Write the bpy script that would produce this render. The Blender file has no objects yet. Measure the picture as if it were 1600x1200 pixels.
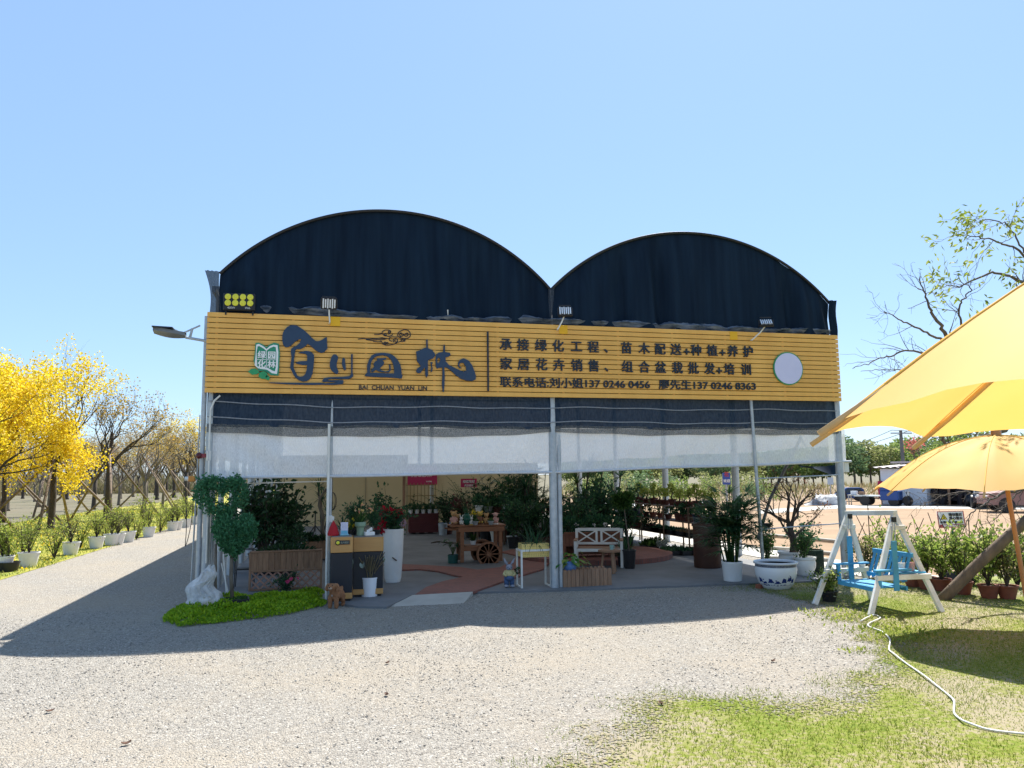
import bpy, bmesh, math, random
import numpy as np
from mathutils import Vector, Matrix, Euler
from mathutils import noise as mnoise
S = bpy.context.scene
COL = S.collection
R = math.radians
# ------------------------------------------------------------------ camera
CAM = np.array([1.761, -12.4895, 1.9]); YAW, PITCH, ROLL, FPX = .24, .1169, -.0107, 1202.0
_f = np.array([math.sin(YAW)*math.cos(PITCH), math.cos(YAW)*math.cos(PITCH), math.sin(PITCH)])
_r = np.array([math.cos(YAW), -math.sin(YAW), 0.0]); _u = np.cross(_r, _f)
_r, _u = math.cos(ROLL)*_r+math.sin(ROLL)*_u, -math.sin(ROLL)*_r+math.cos(ROLL)*_u
cd = bpy.data.cameras.new('camera'); cam = bpy.data.objects.new('camera', cd); COL.objects.link(cam)
cam.matrix_world = Matrix(((_r[0], _u[0], -_f[0], CAM[0]), (_r[1], _u[1], -_f[1], CAM[1]), (_r[2], _u[2], -_f[2], CAM[2]), (0, 0, 0, 1)))
cd.sensor_width = 36; cd.lens = FPX/1600*36; cd.clip_start = .05; cd.clip_end = 3000
S.camera = cam
# ------------------------------------------------------------------ light
SUN = Vector((1.95, 2.6, 5.1)).normalized()
w = bpy.data.worlds.new('World'); S.world = w; w.use_nodes = True
nt = w.node_tree; bg = nt.nodes['Background']; sky = nt.nodes.new('ShaderNodeTexSky'); sky.sky_type = 'NISHITA'
sky.sun_disc = False; sky.sun_elevation = math.asin(SUN.z); sky.sun_rotation = math.atan2(SUN.x, SUN.y)
sky.air_density = 1.0; sky.dust_density = .6; sky.ozone_density = 3; sky.altitude = 600
mxw = nt.nodes.new('ShaderNodeMix'); mxw.data_type = 'RGBA'; mxw.inputs[0].default_value = .42; mxw.inputs[7].default_value = (3.5, 5.65, 8.9, 1)
nt.links.new(sky.outputs[0], mxw.inputs[6]); nt.links.new(mxw.outputs[2], bg.inputs[0]); bg.inputs[1].default_value = .073
sl = bpy.data.lights.new('sun', 'SUN'); sl.energy = 5.0; sl.angle = R(.5); sl.color = (1, .955, .88)
so = bpy.data.objects.new('sun', sl); COL.objects.link(so); so.rotation_euler = SUN.to_track_quat('Z', 'Y').to_euler()
S.view_settings.view_transform = 'Standard'; S.view_settings.look = 'None'; S.view_settings.exposure = 1.13; S.view_settings.gamma = 1
S.view_settings.use_curve_mapping = False
S.cycles.use_denoising = True; S.cycles.max_bounces = 8; S.cycles.transparent_max_bounces = 24
S.cycles.diffuse_bounces = 4; S.cycles.glossy_bounces = 2; S.cycles.transmission_bounces = 4
# ------------------------------------------------------------------ helpers
def _ray(px, py): return _f+_r*(px-800)/FPX-_u*(py-600)/FPX
def gp(px, py, z=0.0):                       # a point of the ground (height z) seen at that pixel of the photo
    d = _ray(px, py); t = (z-CAM[2])/d[2]; return CAM+d*t
def fp(px, py, y=0.0):                       # a point of the upright plane y
    d = _ray(px, py); t = (y-CAM[1])/d[1]; return CAM+d*t
def rp(px, py, dist):                        # a point at a distance along the view axis
    return CAM+_ray(px, py)*dist
MATS = {}
def _new(name):
    m = bpy.data.materials.new(name); m.use_nodes = True; n = m.node_tree; return m, n, n.nodes['Principled BSDF'], n.nodes['Material Output']
def _spec(b, v): b.inputs['Specular IOR Level'].default_value = v
def pm(name, c1, c2=None, scale=6, rough=.6, bump=0.0, bscale=None, metal=0, spec=.4, stretch=None, detail=5, rnd=0.0, coat=0, world=False, isl=0.0):
    if name in MATS: return MATS[name]
    m, n, b, o = _new(name); N = n.nodes; L = n.links
    b.inputs['Roughness'].default_value = rough; b.inputs['Metallic'].default_value = metal; _spec(b, spec)
    if coat: b.inputs['Coat Weight'].default_value = coat
    c2 = c2 or tuple(x*.78 for x in c1)
    tc = N.new('ShaderNodeTexCoord'); vec = tc.outputs['Object']
    if world: vec = N.new('ShaderNodeNewGeometry').outputs['Position']
    if stretch:
        mp = N.new('ShaderNodeMapping'); mp.inputs['Scale'].default_value = stretch; L.new(vec, mp.inputs[0]); vec = mp.outputs[0]
    nz = N.new('ShaderNodeTexNoise'); nz.inputs['Scale'].default_value = scale; nz.inputs['Detail'].default_value = detail; nz.inputs['Roughness'].default_value = .65
    L.new(vec, nz.inputs['Vector'])
    cr = N.new('ShaderNodeValToRGB'); cr.color_ramp.elements[0].position = .32; cr.color_ramp.elements[1].position = .68
    cr.color_ramp.elements[0].color = (*c2, 1); cr.color_ramp.elements[1].color = (*c1, 1)
    L.new(nz.outputs[0], cr.inputs[0]); col = cr.outputs[0]
    if rnd:
        oi = N.new('ShaderNodeObjectInfo'); hs = N.new('ShaderNodeHueSaturation'); mr = N.new('ShaderNodeMapRange')
        mr.inputs[3].default_value = 1-rnd; mr.inputs[4].default_value = 1+rnd
        L.new(oi.outputs['Random'], mr.inputs[0]); L.new(mr.outputs[0], hs.inputs['Value']); L.new(col, hs.inputs['Color']); col = hs.outputs[0]
    if isl:
        ge = N.new('ShaderNodeNewGeometry'); hs = N.new('ShaderNodeHueSaturation'); mr = N.new('ShaderNodeMapRange'); mr.inputs[3].default_value = 1-isl; mr.inputs[4].default_value = 1+isl
        L.new(ge.outputs['Random Per Island'], mr.inputs[0]); L.new(mr.outputs[0], hs.inputs['Value']); L.new(col, hs.inputs['Color']); col = hs.outputs[0]
    L.new(col, b.inputs['Base Color'])
    if bump:
        n2 = N.new('ShaderNodeTexNoise'); n2.inputs['Scale'].default_value = bscale or scale*4; n2.inputs['Detail'].default_value = 6; L.new(vec, n2.inputs['Vector'])
        bp = N.new('ShaderNodeBump'); bp.inputs['Strength'].default_value = bump; bp.inputs['Distance'].default_value = .02
        L.new(n2.outputs[0], bp.inputs['Height']); L.new(bp.outputs[0], b.inputs['Normal'])
    MATS[name] = m; return m
def leafm(name, cols, trans=.45, rough=.5, tint=1.3, hue=.49):
    # each leaf its own shade of the kind's colours, light passing through it
    if name in MATS: return MATS[name]
    m, n, b, o = _new(name); N = n.nodes; L = n.links
    g = N.new('ShaderNodeNewGeometry'); cr = N.new('ShaderNodeValToRGB'); e = cr.color_ramp.elements
    while len(e) < len(cols): e.new(.5)
    for i, c in enumerate(cols): e[i].position = i/(len(cols)-1); e[i].color = (*c, 1)
    L.new(g.outputs['Random Per Island'], cr.inputs[0]); L.new(cr.outputs[0], b.inputs['Base Color'])
    b.inputs['Roughness'].default_value = rough; _spec(b, .25)
    t = N.new('ShaderNodeBsdfTranslucent'); hs = N.new('ShaderNodeHueSaturation'); hs.inputs['Value'].default_value = tint; hs.inputs['Hue'].default_value = hue
    L.new(cr.outputs[0], hs.inputs['Color']); L.new(hs.outputs[0], t.inputs[0])
    mx = N.new('ShaderNodeMixShader'); mx.inputs[0].default_value = trans
    L.new(b.outputs[0], mx.inputs[1]); L.new(t.outputs[0], mx.inputs[2]); L.new(mx.outputs[0], o.inputs[0])
    MATS[name] = m; return m
def netm(name, c1, c2, transp, scale=30, transl=0.0, stretch=(1, 1, 1), streak=None):
    # woven shade cloth: threads with gaps light passes through
    if name in MATS: return MATS[name]
    m, n, b, o = _new(name); N = n.nodes; L = n.links
    tc = N.new('ShaderNodeTexCoord'); mp = N.new('ShaderNodeMapping'); mp.inputs['Scale'].default_value = stretch; L.new(tc.outputs['Object'], mp.inputs[0])
    nz = N.new('ShaderNodeTexNoise'); nz.inputs['Scale'].default_value = scale; nz.inputs['Detail'].default_value = 4; L.new(mp.outputs[0], nz.inputs['Vector'])
    cr = N.new('ShaderNodeValToRGB'); cr.color_ramp.elements[0].position = .3; cr.color_ramp.elements[1].position = .7
    cr.color_ramp.elements[0].color = (*c2, 1); cr.color_ramp.elements[1].color = (*c1, 1); L.new(nz.outputs[0], cr.inputs[0])
    L.new(cr.outputs[0], b.inputs['Base Color']); b.inputs['Roughness'].default_value = .85; _spec(b, .15)
    sh = b.outputs[0]
    if transl:
        t = N.new('ShaderNodeBsdfTranslucent'); L.new(cr.outputs[0], t.inputs[0]); mx = N.new('ShaderNodeMixShader'); mx.inputs[0].default_value = transl
        L.new(sh, mx.inputs[1]); L.new(t.outputs[0], mx.inputs[2]); sh = mx.outputs[0]
    tr = N.new('ShaderNodeBsdfTransparent'); mx = N.new('ShaderNodeMixShader')
    n3 = N.new('ShaderNodeTexNoise'); n3.inputs['Scale'].default_value = scale*3; L.new(mp.outputs[0], n3.inputs['Vector'])
    mr = N.new('ShaderNodeMapRange'); mr.inputs[1].default_value = .35; mr.inputs[2].default_value = .65
    mr.inputs[3].default_value = max(0, transp-.12); mr.inputs[4].default_value = transp+.12
    L.new(n3.outputs[0], mr.inputs[0]); L.new(mr.outputs[0], mx.inputs[0])
    L.new(sh, mx.inputs[1]); L.new(tr.outputs[0], mx.inputs[2]); L.new(mx.outputs[0], o.inputs[0])
    MATS[name] = m; return m
class G:
    """collects shapes and links them as ONE mesh object"""
    def __init__(s): s.v = []; s.f = []; s.n = 0
    def add(s, v, f):
        v = np.asarray(v, float).reshape(-1, 3); s.v.append(v); k = s.n
        s.f += [tuple(i+k for i in q) for q in f]; s.n += len(v); return s
    def box(s, c, d, rot=None):
        x, y, z = (q/2 for q in d); v = np.array([(-x, -y, -z), (x, -y, -z), (x, y, -z), (-x, y, -z), (-x, -y, z), (x, -y, z), (x, y, z), (-x, y, z)])
        if rot is not None:
            M = np.array(Euler(rot).to_matrix()); v = v@M.T
        return s.add(v+np.array(c), [(3, 2, 1, 0), (4, 5, 6, 7), (0, 1, 5, 4), (1, 2, 6, 5), (2, 3, 7, 6), (3, 0, 4, 7)])
    def bar(s, a, b, wd, dp, up=(0, 0, 1)):            # rectangular bar from a to b
        a = Vector(a); b = Vector(b); d = b-a; ln = d.length; z = d.normalized(); x = Vector(up).cross(z)
        if x.length < 1e-3: x = Vector((1, 0, 0)).cross(z)
        x.normalize(); y = z.cross(x); M = np.array([[x[i], y[i], z[i]] for i in range(3)])
        h = np.array([(-wd/2, -dp/2, 0), (wd/2, -dp/2, 0), (wd/2, dp/2, 0), (-wd/2, dp/2, 0)]); v = np.vstack([h, h+[0, 0, ln]])@M.T+np.array(a)
        return s.add(v, [(3, 2, 1, 0), (4, 5, 6, 7), (0, 1, 5, 4), (1, 2, 6, 5), (2, 3, 7, 6), (3, 0, 4, 7)])
    def tube(s, pts, rad, n=8, cap=True):
        P = np.asarray(pts, float); m = len(P); rad = np.broadcast_to(np.asarray(rad, float), (m,))
        T = np.gradient(P, axis=0); T /= np.linalg.norm(T, axis=1)[:, None]+1e-12
        ref = np.array([0, 0, 1.]) if abs(T[0][2]) < .9 else np.array([1., 0, 0]); V = []
        x = np.cross(ref, T[0]); x /= np.linalg.norm(x); an = np.arange(n)*2*math.pi/n
        for i in range(m):
            x = x-T[i]*(x@T[i]); x /= np.linalg.norm(x)+1e-12; y = np.cross(T[i], x)
            V.append(P[i]+rad[i]*(np.cos(an)[:, None]*x+np.sin(an)[:, None]*y))
        f = [(i*n+j, i*n+(j+1) % n, (i+1)*n+(j+1) % n, (i+1)*n+j) for i in range(m-1) for j in range(n)]
        if cap: f += [tuple(range(n-1, -1, -1)), tuple((m-1)*n+j for j in range(n))]
        return s.add(np.vstack(V), f)
    def lathe(s, prof, n=24, c=(0, 0, 0), sx=1, sy=1):
        an = np.arange(n)*2*math.pi/n; V = [np.stack([r*np.cos(an)*sx, r*np.sin(an)*sy, np.full(n, z)], 1) for r, z in prof]; m = len(prof)
        f = [(i*n+j, i*n+(j+1) % n, (i+1)*n+(j+1) % n, (i+1)*n+j) for i in range(m-1) for j in range(n)]
        if prof[0][0] > 1e-4: f.append(tuple(range(n-1, -1, -1)))
        if prof[-1][0] > 1e-4: f.append(tuple((m-1)*n+j for j in range(n)))
        return s.add(np.vstack(V)+np.array(c), f)
    def ball(s, c, r, n=12, m=8):
        r = (r, r, r) if np.isscalar(r) else r
        prof = [(max(1e-5, math.sin(math.pi*i/m)), -math.cos(math.pi*i/m)) for i in range(m+1)]
        k = len(s.v); s.lathe(prof, n); s.v[k] = s.v[k]*np.array(r)+np.array(c); return s
    def prism(s, poly, z0, z1):                         # convex-ish outline in XY raised from z0 to z1
        n = len(poly); v = [(x, y, z0) for x, y in poly]+[(x, y, z1) for x, y in poly]
        return s.add(v, [tuple(range(n-1, -1, -1)), tuple(range(n, 2*n))]+[(i, (i+1) % n, n+(i+1) % n, n+i) for i in range(n)])
    def grid(s, P):                                     # P: rows x cols x 3
        P = np.asarray(P); a, b = P.shape[:2]
        return s.add(P.reshape(-1, 3), [(i*b+j, i*b+j+1, (i+1)*b+j+1, (i+1)*b+j) for i in range(a-1) for j in range(b-1)])
    def xf(s, k, M):                                    # transform everything added since index k of s.v
        M = np.array(M)
        for i in range(k, len(s.v)): s.v[i] = s.v[i]@M[:3, :3].T+M[:3, 3]
        return s
    def build(s, name, m, parent=None, loc=(0, 0, 0), rz=0, smooth=False, bevel=0, seg=1):
        me = bpy.data.meshes.new(name); V = np.vstack(s.v) if s.v else np.zeros((0, 3)); me.from_pydata(V.tolist(), [], s.f); me.update()
        if bevel:
            bm = bmesh.new(); bm.from_mesh(me); ed = [e for e in bm.edges if len(e.link_faces) == 2 and e.calc_face_angle(0) > .6]
            bmesh.ops.bevel(bm, geom=ed, offset=bevel, segments=seg, affect='EDGES', clamp_overlap=True); bm.to_mesh(me); bm.free()
        return link(name, me, m, parent, loc, rz, smooth)
def link(name, me, m, parent=None, loc=(0, 0, 0), rz=0, smooth=False):
    if m is not None: me.materials.append(m)
    if smooth:
        me.polygons.foreach_set('use_smooth', np.ones(len(me.polygons), bool))
        if smooth != 'all': me.set_sharp_from_angle(angle=R(40))
    o = bpy.data.objects.new(name, me); COL.objects.link(o); o.location = loc; o.rotation_euler = (0, 0, rz)
    if parent is not None: o.parent = parent
    return o
def leaves(g, P, D, Lh, Wd, fold=.25, seed=0, droop=0.0):
    """one folded leaf blade per point: P base, D direction"""
    rs = np.random.RandomState(seed); P = np.asarray(P, float); n = len(P); D = np.asarray(D, float); D = D/(np.linalg.norm(D, axis=1)[:, None]+1e-9)
    Lh = np.broadcast_to(Lh, (n,))*rs.uniform(.7, 1.25, n); Wd = np.broadcast_to(Wd, (n,))*rs.uniform(.8, 1.2, n)
    rv = rs.normal(size=(n, 3)); rv[:, 2] *= .35; X = np.cross(D, rv); X /= np.linalg.norm(X, axis=1)[:, None]+1e-9; U = np.cross(X, D)
    mid = P+D*(Lh*.45)[:, None]; tip = P+D*Lh[:, None]; tip[:, 2] -= droop*Lh
    a = mid+X*(Wd/2)[:, None]+U*(Wd*fold)[:, None]; b = mid-X*(Wd/2)[:, None]+U*(Wd*fold)[:, None]
    V = np.stack([P, a, tip, b], 1).reshape(-1, 3)
    g.add(V, [(4*i, 4*i+1, 4*i+2, 4*i+3) if False else (4*i, 4*i+1, 4*i+2) for i in range(n)]+[(4*i, 4*i+2, 4*i+3) for i in range(n)]); return g
def blade(g, p, d, ln, wd, bend, seg=4, seed=0):
    """one long strap leaf arching from p along d"""
    d = Vector(d).normalized(); side = d.cross(Vector((0, 0, 1)))
    if side.length < .05: side = Vector((math.cos(seed), math.sin(seed), 0))
    side.normalize(); q = Vector(p); V = []
    for i in range(seg+1):
        t = i/seg; ww = wd*(.55+.45*math.sin(math.pi*min(1, t*1.2+.1)))*(1-t**3)+.0006
        V += [q-side*ww/2, q+side*ww/2]; d = (d+Vector((0, 0, -bend/seg))).normalized(); q = q+d*(ln/seg)
    g.add([tuple(v) for v in V], [(2*i, 2*i+1, 2*i+3, 2*i+2) for i in range(seg)]); return g
def cloud_pts(rs, n, blobs, shell=.55):
    """points in lumps: blobs = [(centre, radii), ...], thinner inside"""
    wts = np.array([b[1][0]*b[1][1]*b[1][2] for b in blobs])**.67; wts /= wts.sum(); out = []; dirs = []
    for (c, r), k in zip(blobs, rs.multinomial(n, wts)):
        d = rs.normal(size=(k, 3)); d /= np.linalg.norm(d, axis=1)[:, None]; rr = rs.uniform(0, 1, k)**(shell)
        out.append(np.array(c)+d*rr[:, None]*np.array(r)); dirs.append(d)
    return np.vstack(out), np.vstack(dirs)
def tag(o, label=None, cat=None, group=None, kind=None):
    if label: o['label'] = label
    if cat: o['category'] = cat
    if group: o['group'] = group
    if kind: o['kind'] = kind
    return o
def thing(name, label, cat, loc=(0, 0, 0), rz=0, group=None, scale=None):
    o = bpy.data.objects.new(name, None); COL.objects.link(o); o.location = loc; o.rotation_euler = (0, 0, rz); o.empty_display_size = .1
    if scale is not None: o.scale = (scale,)*3 if np.isscalar(scale) else scale
    return tag(o, label, cat, group)
KIDS = {}
def _kids(o): return [c for c in o.children]
def dup(root, loc, rz=0, scale=None, label=None, group=None):
    def cp(o, par):
        c = o.copy(); COL.objects.link(c)
        if par is not None: c.parent = par
        for k in _kids(o): cp(k, c)
        return c
    r = cp(root, None); r.location = loc; r.rotation_euler = (0, 0, rz)
    if scale is not None: r.scale = (scale,)*3 if np.isscalar(scale) else scale
    if label: r['label'] = label
    if group: r['group'] = group
    return r
def flat(outlines, depth, to3=None):
    """filled outline(s), holes by even-odd, extruded: local XY -> upright XZ facing -Y"""
    cu = bpy.data.curves.new('outline', 'CURVE'); cu.dimensions = '2D'; cu.fill_mode = 'BOTH'; cu.extrude = depth/2
    for pts in outlines:
        sp = cu.splines.new('POLY'); sp.points.add(len(pts)-1); sp.use_cyclic_u = True
        for p, (x, y) in zip(sp.points, pts): p.co = (x, y, 0, 1)
    o = bpy.data.objects.new('outline', cu); me = bpy.data.meshes.new_from_object(o); bpy.data.objects.remove(o); bpy.data.curves.remove(cu)
    me.transform(Matrix.Rotation(R(90), 4, 'X')); return me
def text_mesh(txt, size, depth, bold=0.0, align='LEFT', fit=None):
    if bold:      # strokes thickened by slightly shifted layers, each a little prouder than the last
        ly = [(text_mesh(txt, size, depth, 0, align, fit), Matrix.Translation((dx*bold, -.0006*i, dz*bold))) for i, (dx, dz) in enumerate(((0, 0), (1, .4), (-1, -.4), (.5, -.6), (-.5, .6)))]
        return join_meshes('lettering', ly)
    cu = bpy.data.curves.new('lettering', 'FONT'); cu.body = txt; cu.size = size; cu.extrude = depth/2; cu.offset = bold; cu.align_x = align; cu.resolution_u = 3
    o = bpy.data.objects.new('lettering', cu); me = bpy.data.meshes.new_from_object(o); bpy.data.objects.remove(o); bpy.data.curves.remove(cu)
    if fit and len(me.vertices):
        xs = [v.co.x for v in me.vertices]; x0 = min(xs); k = fit/(max(xs)-x0)
        for v in me.vertices: v.co.x = (v.co.x-x0)*k
    me.transform(Matrix.Rotation(R(90), 4, 'X')); return me
def join_meshes(name, items):
    """items: (mesh, Matrix) -> one mesh"""
    g = G()
    for me, M in items:
        v = np.empty(len(me.vertices)*3); me.vertices.foreach_get('co', v); v = v.reshape(-1, 3); M = np.array(M)
        g.add(v@M[:3, :3].T+M[:3, 3], [tuple(p.vertices) for p in me.polygons]); bpy.data.meshes.remove(me)
    me = bpy.data.meshes.new(name); me.from_pydata(np.vstack(g.v).tolist(), [], g.f); me.update(); return me
def structure(o): return tag(o, kind='structure')
def inpoly(X, Yv, poly):
    c = np.zeros(X.shape, bool); n = len(poly)
    for i in range(n):
        x1, y1 = poly[i]; x2, y2 = poly[(i+1) % n]
        k = ((y1 > Yv) != (y2 > Yv)) & (X < (x2-x1)*(Yv-y1)/((y2-y1) or 1e-9)+x1); c ^= k
    return c
def edge_dist(X, Yv, poly):
    d = np.full(X.shape, 1e9); n = len(poly)
    for i in range(n):
        a = np.array(poly[i]); b = np.array(poly[(i+1) % n]); ab = b-a; t = np.clip(((X-a[0])*ab[0]+(Yv-a[1])*ab[1])/(ab@ab+1e-12), 0, 1)
        d = np.minimum(d, np.hypot(X-a[0]-t*ab[0], Yv-a[1]-t*ab[1]))
    return np.where(inpoly(X, Yv, poly), d, -d)
def fbm(X, Yv, sc, seed=0):
    rs = np.random.RandomState(seed); out = np.zeros(X.shape); a = 1
    for o in range(4):
        G_ = rs.uniform(-1, 1, (64, 64)); u = (X*sc) % 64; v = (Yv*sc) % 64; i = u.astype(int); j = v.astype(int); fu = u-i; fv = v-j
        fu = fu*fu*(3-2*fu); fv = fv*fv*(3-2*fv); i1 = (i+1) % 64; j1 = (j+1) % 64; i %= 64; j %= 64
        out += a*((G_[i, j]*(1-fu)+G_[i1, j]*fu)*(1-fv)+(G_[i, j1]*(1-fu)+G_[i1, j1]*fu)*fv); sc *= 2.1; a *= .5
    return out
# ------------------------------------------------------------------ common materials
M_steel = pm('galvanised_steel', (.50, .53, .55), (.36, .40, .43), 9, .42, .05, metal=.35)
M_white = pm('white_paint', (.78, .77, .72), (.66, .64, .58), 5, .5, .05)
M_slat = pm('ochre_slat', (.86, .47, .10), (.75, .385, .07), 1.1, .42, .02, stretch=(2.2, 1, .5), spec=.5, isl=.05)
M_navy = pm('navy_letter', (.022, .052, .105), (.017, .042, .088), 4, .45, .02)
M_black = pm('black_plastic', (.018, .019, .022), (.012, .012, .015), 8, .45, .05)
M_green_pot = pm('green_glaze', (.03, .12, .1), (.02, .09, .08), 6, .3)
M_terra = pm('terracotta', (.24, .075, .045), (.17, .055, .035), 9, .75, .1)
M_terra_d = pm('dark_terracotta', (.12, .035, .025), (.08, .025, .02), 9, .7, .1)
M_soil = pm('soil', (.045, .032, .022), (.025, .018, .013), 22, .95, .6)
M_wood = pm('weathered_wood', (.34, .20, .12), (.22, .125, .075), 5, .75, .25, stretch=(6, 6, 1), isl=.16)
M_woodh = pm('weathered_rail', (.34, .20, .12), (.22, .125, .075), 5, .75, .25, stretch=(1, 6, 6))
M_bark = pm('bark', (.085, .065, .05), (.04, .032, .027), 14, .9, .6, stretch=(1, 1, .35))
M_bark_l = pm('pale_bark', (.20, .165, .125), (.11, .09, .07), 14, .9, .5, stretch=(1, 1, .35))
M_stake = pm('stake_wood', (.24, .175, .12), (.13, .095, .07), 9, .85, .4, stretch=(1, 1, .3), rnd=.3)
M_cer = pm('white_ceramic', (.78, .78, .76), (.70, .70, .68), 5, .25, .02)
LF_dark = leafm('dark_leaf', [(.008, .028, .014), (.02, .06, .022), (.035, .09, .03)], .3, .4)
LF_mid = leafm('mid_leaf', [(.02, .06, .015), (.045, .11, .025), (.08, .15, .035)], .4)
LF_light = leafm('light_leaf', [(.13, .19, .025), (.22, .28, .045), (.30, .34, .09)], .45)
LF_teal = leafm('topiary_leaf', [(.03, .12, .055), (.055, .19, .085), (.085, .25, .12)], .3)
LF_lime = leafm('lime_leaf', [(.12, .25, .01), (.22, .38, .012), (.34, .48, .025)], .35, tint=1.15)
LF_yellow = leafm('yellow_blossom', [(.60, .40, .01), (.76, .56, .02), (.80, .66, .09)], .45, tint=1.15, hue=.505)
LF_red = leafm('red_petal', [(.32, .006, .02), (.5, .012, .03)], .35)
LF_pink = leafm('pink_petal', [(.6, .05, .18), (.75, .15, .3)], .35)
LF_fresh = leafm('fresh_bush_leaf', [(.09, .16, .028), (.19, .27, .05), (.32, .37, .11)], .5)
LF_dry = leafm('dry_leaf', [(.2, .13, .05), (.3, .2, .09), (.15, .08, .04)], .3)
LF_olive = leafm('olive_leaf', [(.07, .09, .03), (.12, .14, .04), (.18, .17, .06)], .4)
# ================================================================== SETTING: ground
def gravel_material():
    m, n, b, o = _new('gravel'); N = n.nodes; L = n.links
    pos = N.new('ShaderNodeNewGeometry').outputs['Position']
    def vor(sc):
        v = N.new('ShaderNodeTexVoronoi'); v.inputs['Scale'].default_value = sc; L.new(pos, v.inputs['Vector']); return v
    v1 = vor(62); v2 = vor(130)
    sep = N.new('ShaderNodeSeparateColor'); L.new(v1.outputs['Color'], sep.inputs[0])
    cr = N.new('ShaderNodeValToRGB'); e = cr.color_ramp.elements
    for p_, c in ((.0, (.12, .11, .10)), (.2, (.24, .222, .198)), (.55, (.33, .308, .27)), (.85, (.41, .385, .34)), (1, (.53, .505, .46))):
        if p_ in (0, 1): el = e[0] if p_ == 0 else e[-1]
        else: el = e.new(p_)
        el.color = (*c, 1)
    L.new(sep.outputs[0], cr.inputs[0])
    sep2 = N.new('ShaderNodeSeparateColor'); L.new(v2.outputs['Color'], sep2.inputs[0])
    cr2 = N.new('ShaderNodeValToRGB'); cr2.color_ramp.elements[0].color = (.18, .167, .148, 1); cr2.color_ramp.elements[1].color = (.40, .375, .33, 1); L.new(sep2.outputs[1], cr2.inputs[0])
    fac = N.new('ShaderNodeMath'); fac.operation = 'GREATER_THAN'; fac.inputs[1].default_value = .45; L.new(sep.outputs[1], fac.inputs[0])
    mx = N.new('ShaderNodeMix'); mx.data_type = 'RGBA'; L.new(fac.outputs[0], mx.inputs[0]); L.new(cr2.outputs[0], mx.inputs[6]); L.new(cr.outputs[0], mx.inputs[7])
    # sandy dust lying between the stones, in broad worn patches
    nz = N.new('ShaderNodeTexNoise'); nz.inputs['Scale'].default_value = .55; nz.inputs['Detail'].default_value = 6; L.new(pos, nz.inputs['Vector'])
    nz2 = N.new('ShaderNodeTexNoise'); nz2.inputs['Scale'].default_value = 9; nz2.inputs['Detail'].default_value = 5; L.new(pos, nz2.inputs['Vector'])
    ad = N.new('ShaderNodeMath'); ad.operation = 'MULTIPLY_ADD'; ad.inputs[1].default_value = .45; L.new(nz2.outputs[0], ad.inputs[0]); L.new(nz.outputs[0], ad.inputs[2])
    mr = N.new('ShaderNodeMapRange'); mr.inputs[1].default_value = .62; mr.inputs[2].default_value = .95; mr.inputs[3].default_value = .08; mr.inputs[4].default_value = .72; L.new(ad.outputs[0], mr.inputs[0])
    m2 = N.new('ShaderNodeMix'); m2.data_type = 'RGBA'; L.new(mr.outputs[0], m2.inputs[0]); L.new(mx.outputs[2], m2.inputs[6]); m2.inputs[7].default_value = (.37, .32, .25, 1)
    L.new(m2.outputs[2], b.inputs['Base Color']); b.inputs['Roughness'].default_value = .9; _spec(b, .2)
    hm = N.new('ShaderNodeMath'); hm.operation = 'MULTIPLY_ADD'; hm.inputs[1].default_value = .5; L.new(v2.outputs['Distance'], hm.inputs[0]); L.new(v1.outputs['Distance'], hm.inputs[2])
    bp = N.new('ShaderNodeBump'); bp.invert = True; bp.inputs['Strength'].default_value = .9; bp.inputs['Distance'].default_value = .018
    L.new(hm.outputs[0], bp.inputs['Height']); L.new(bp.outputs[0], b.inputs['Normal'])
    return m
M_gravel = gravel_material()
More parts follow.
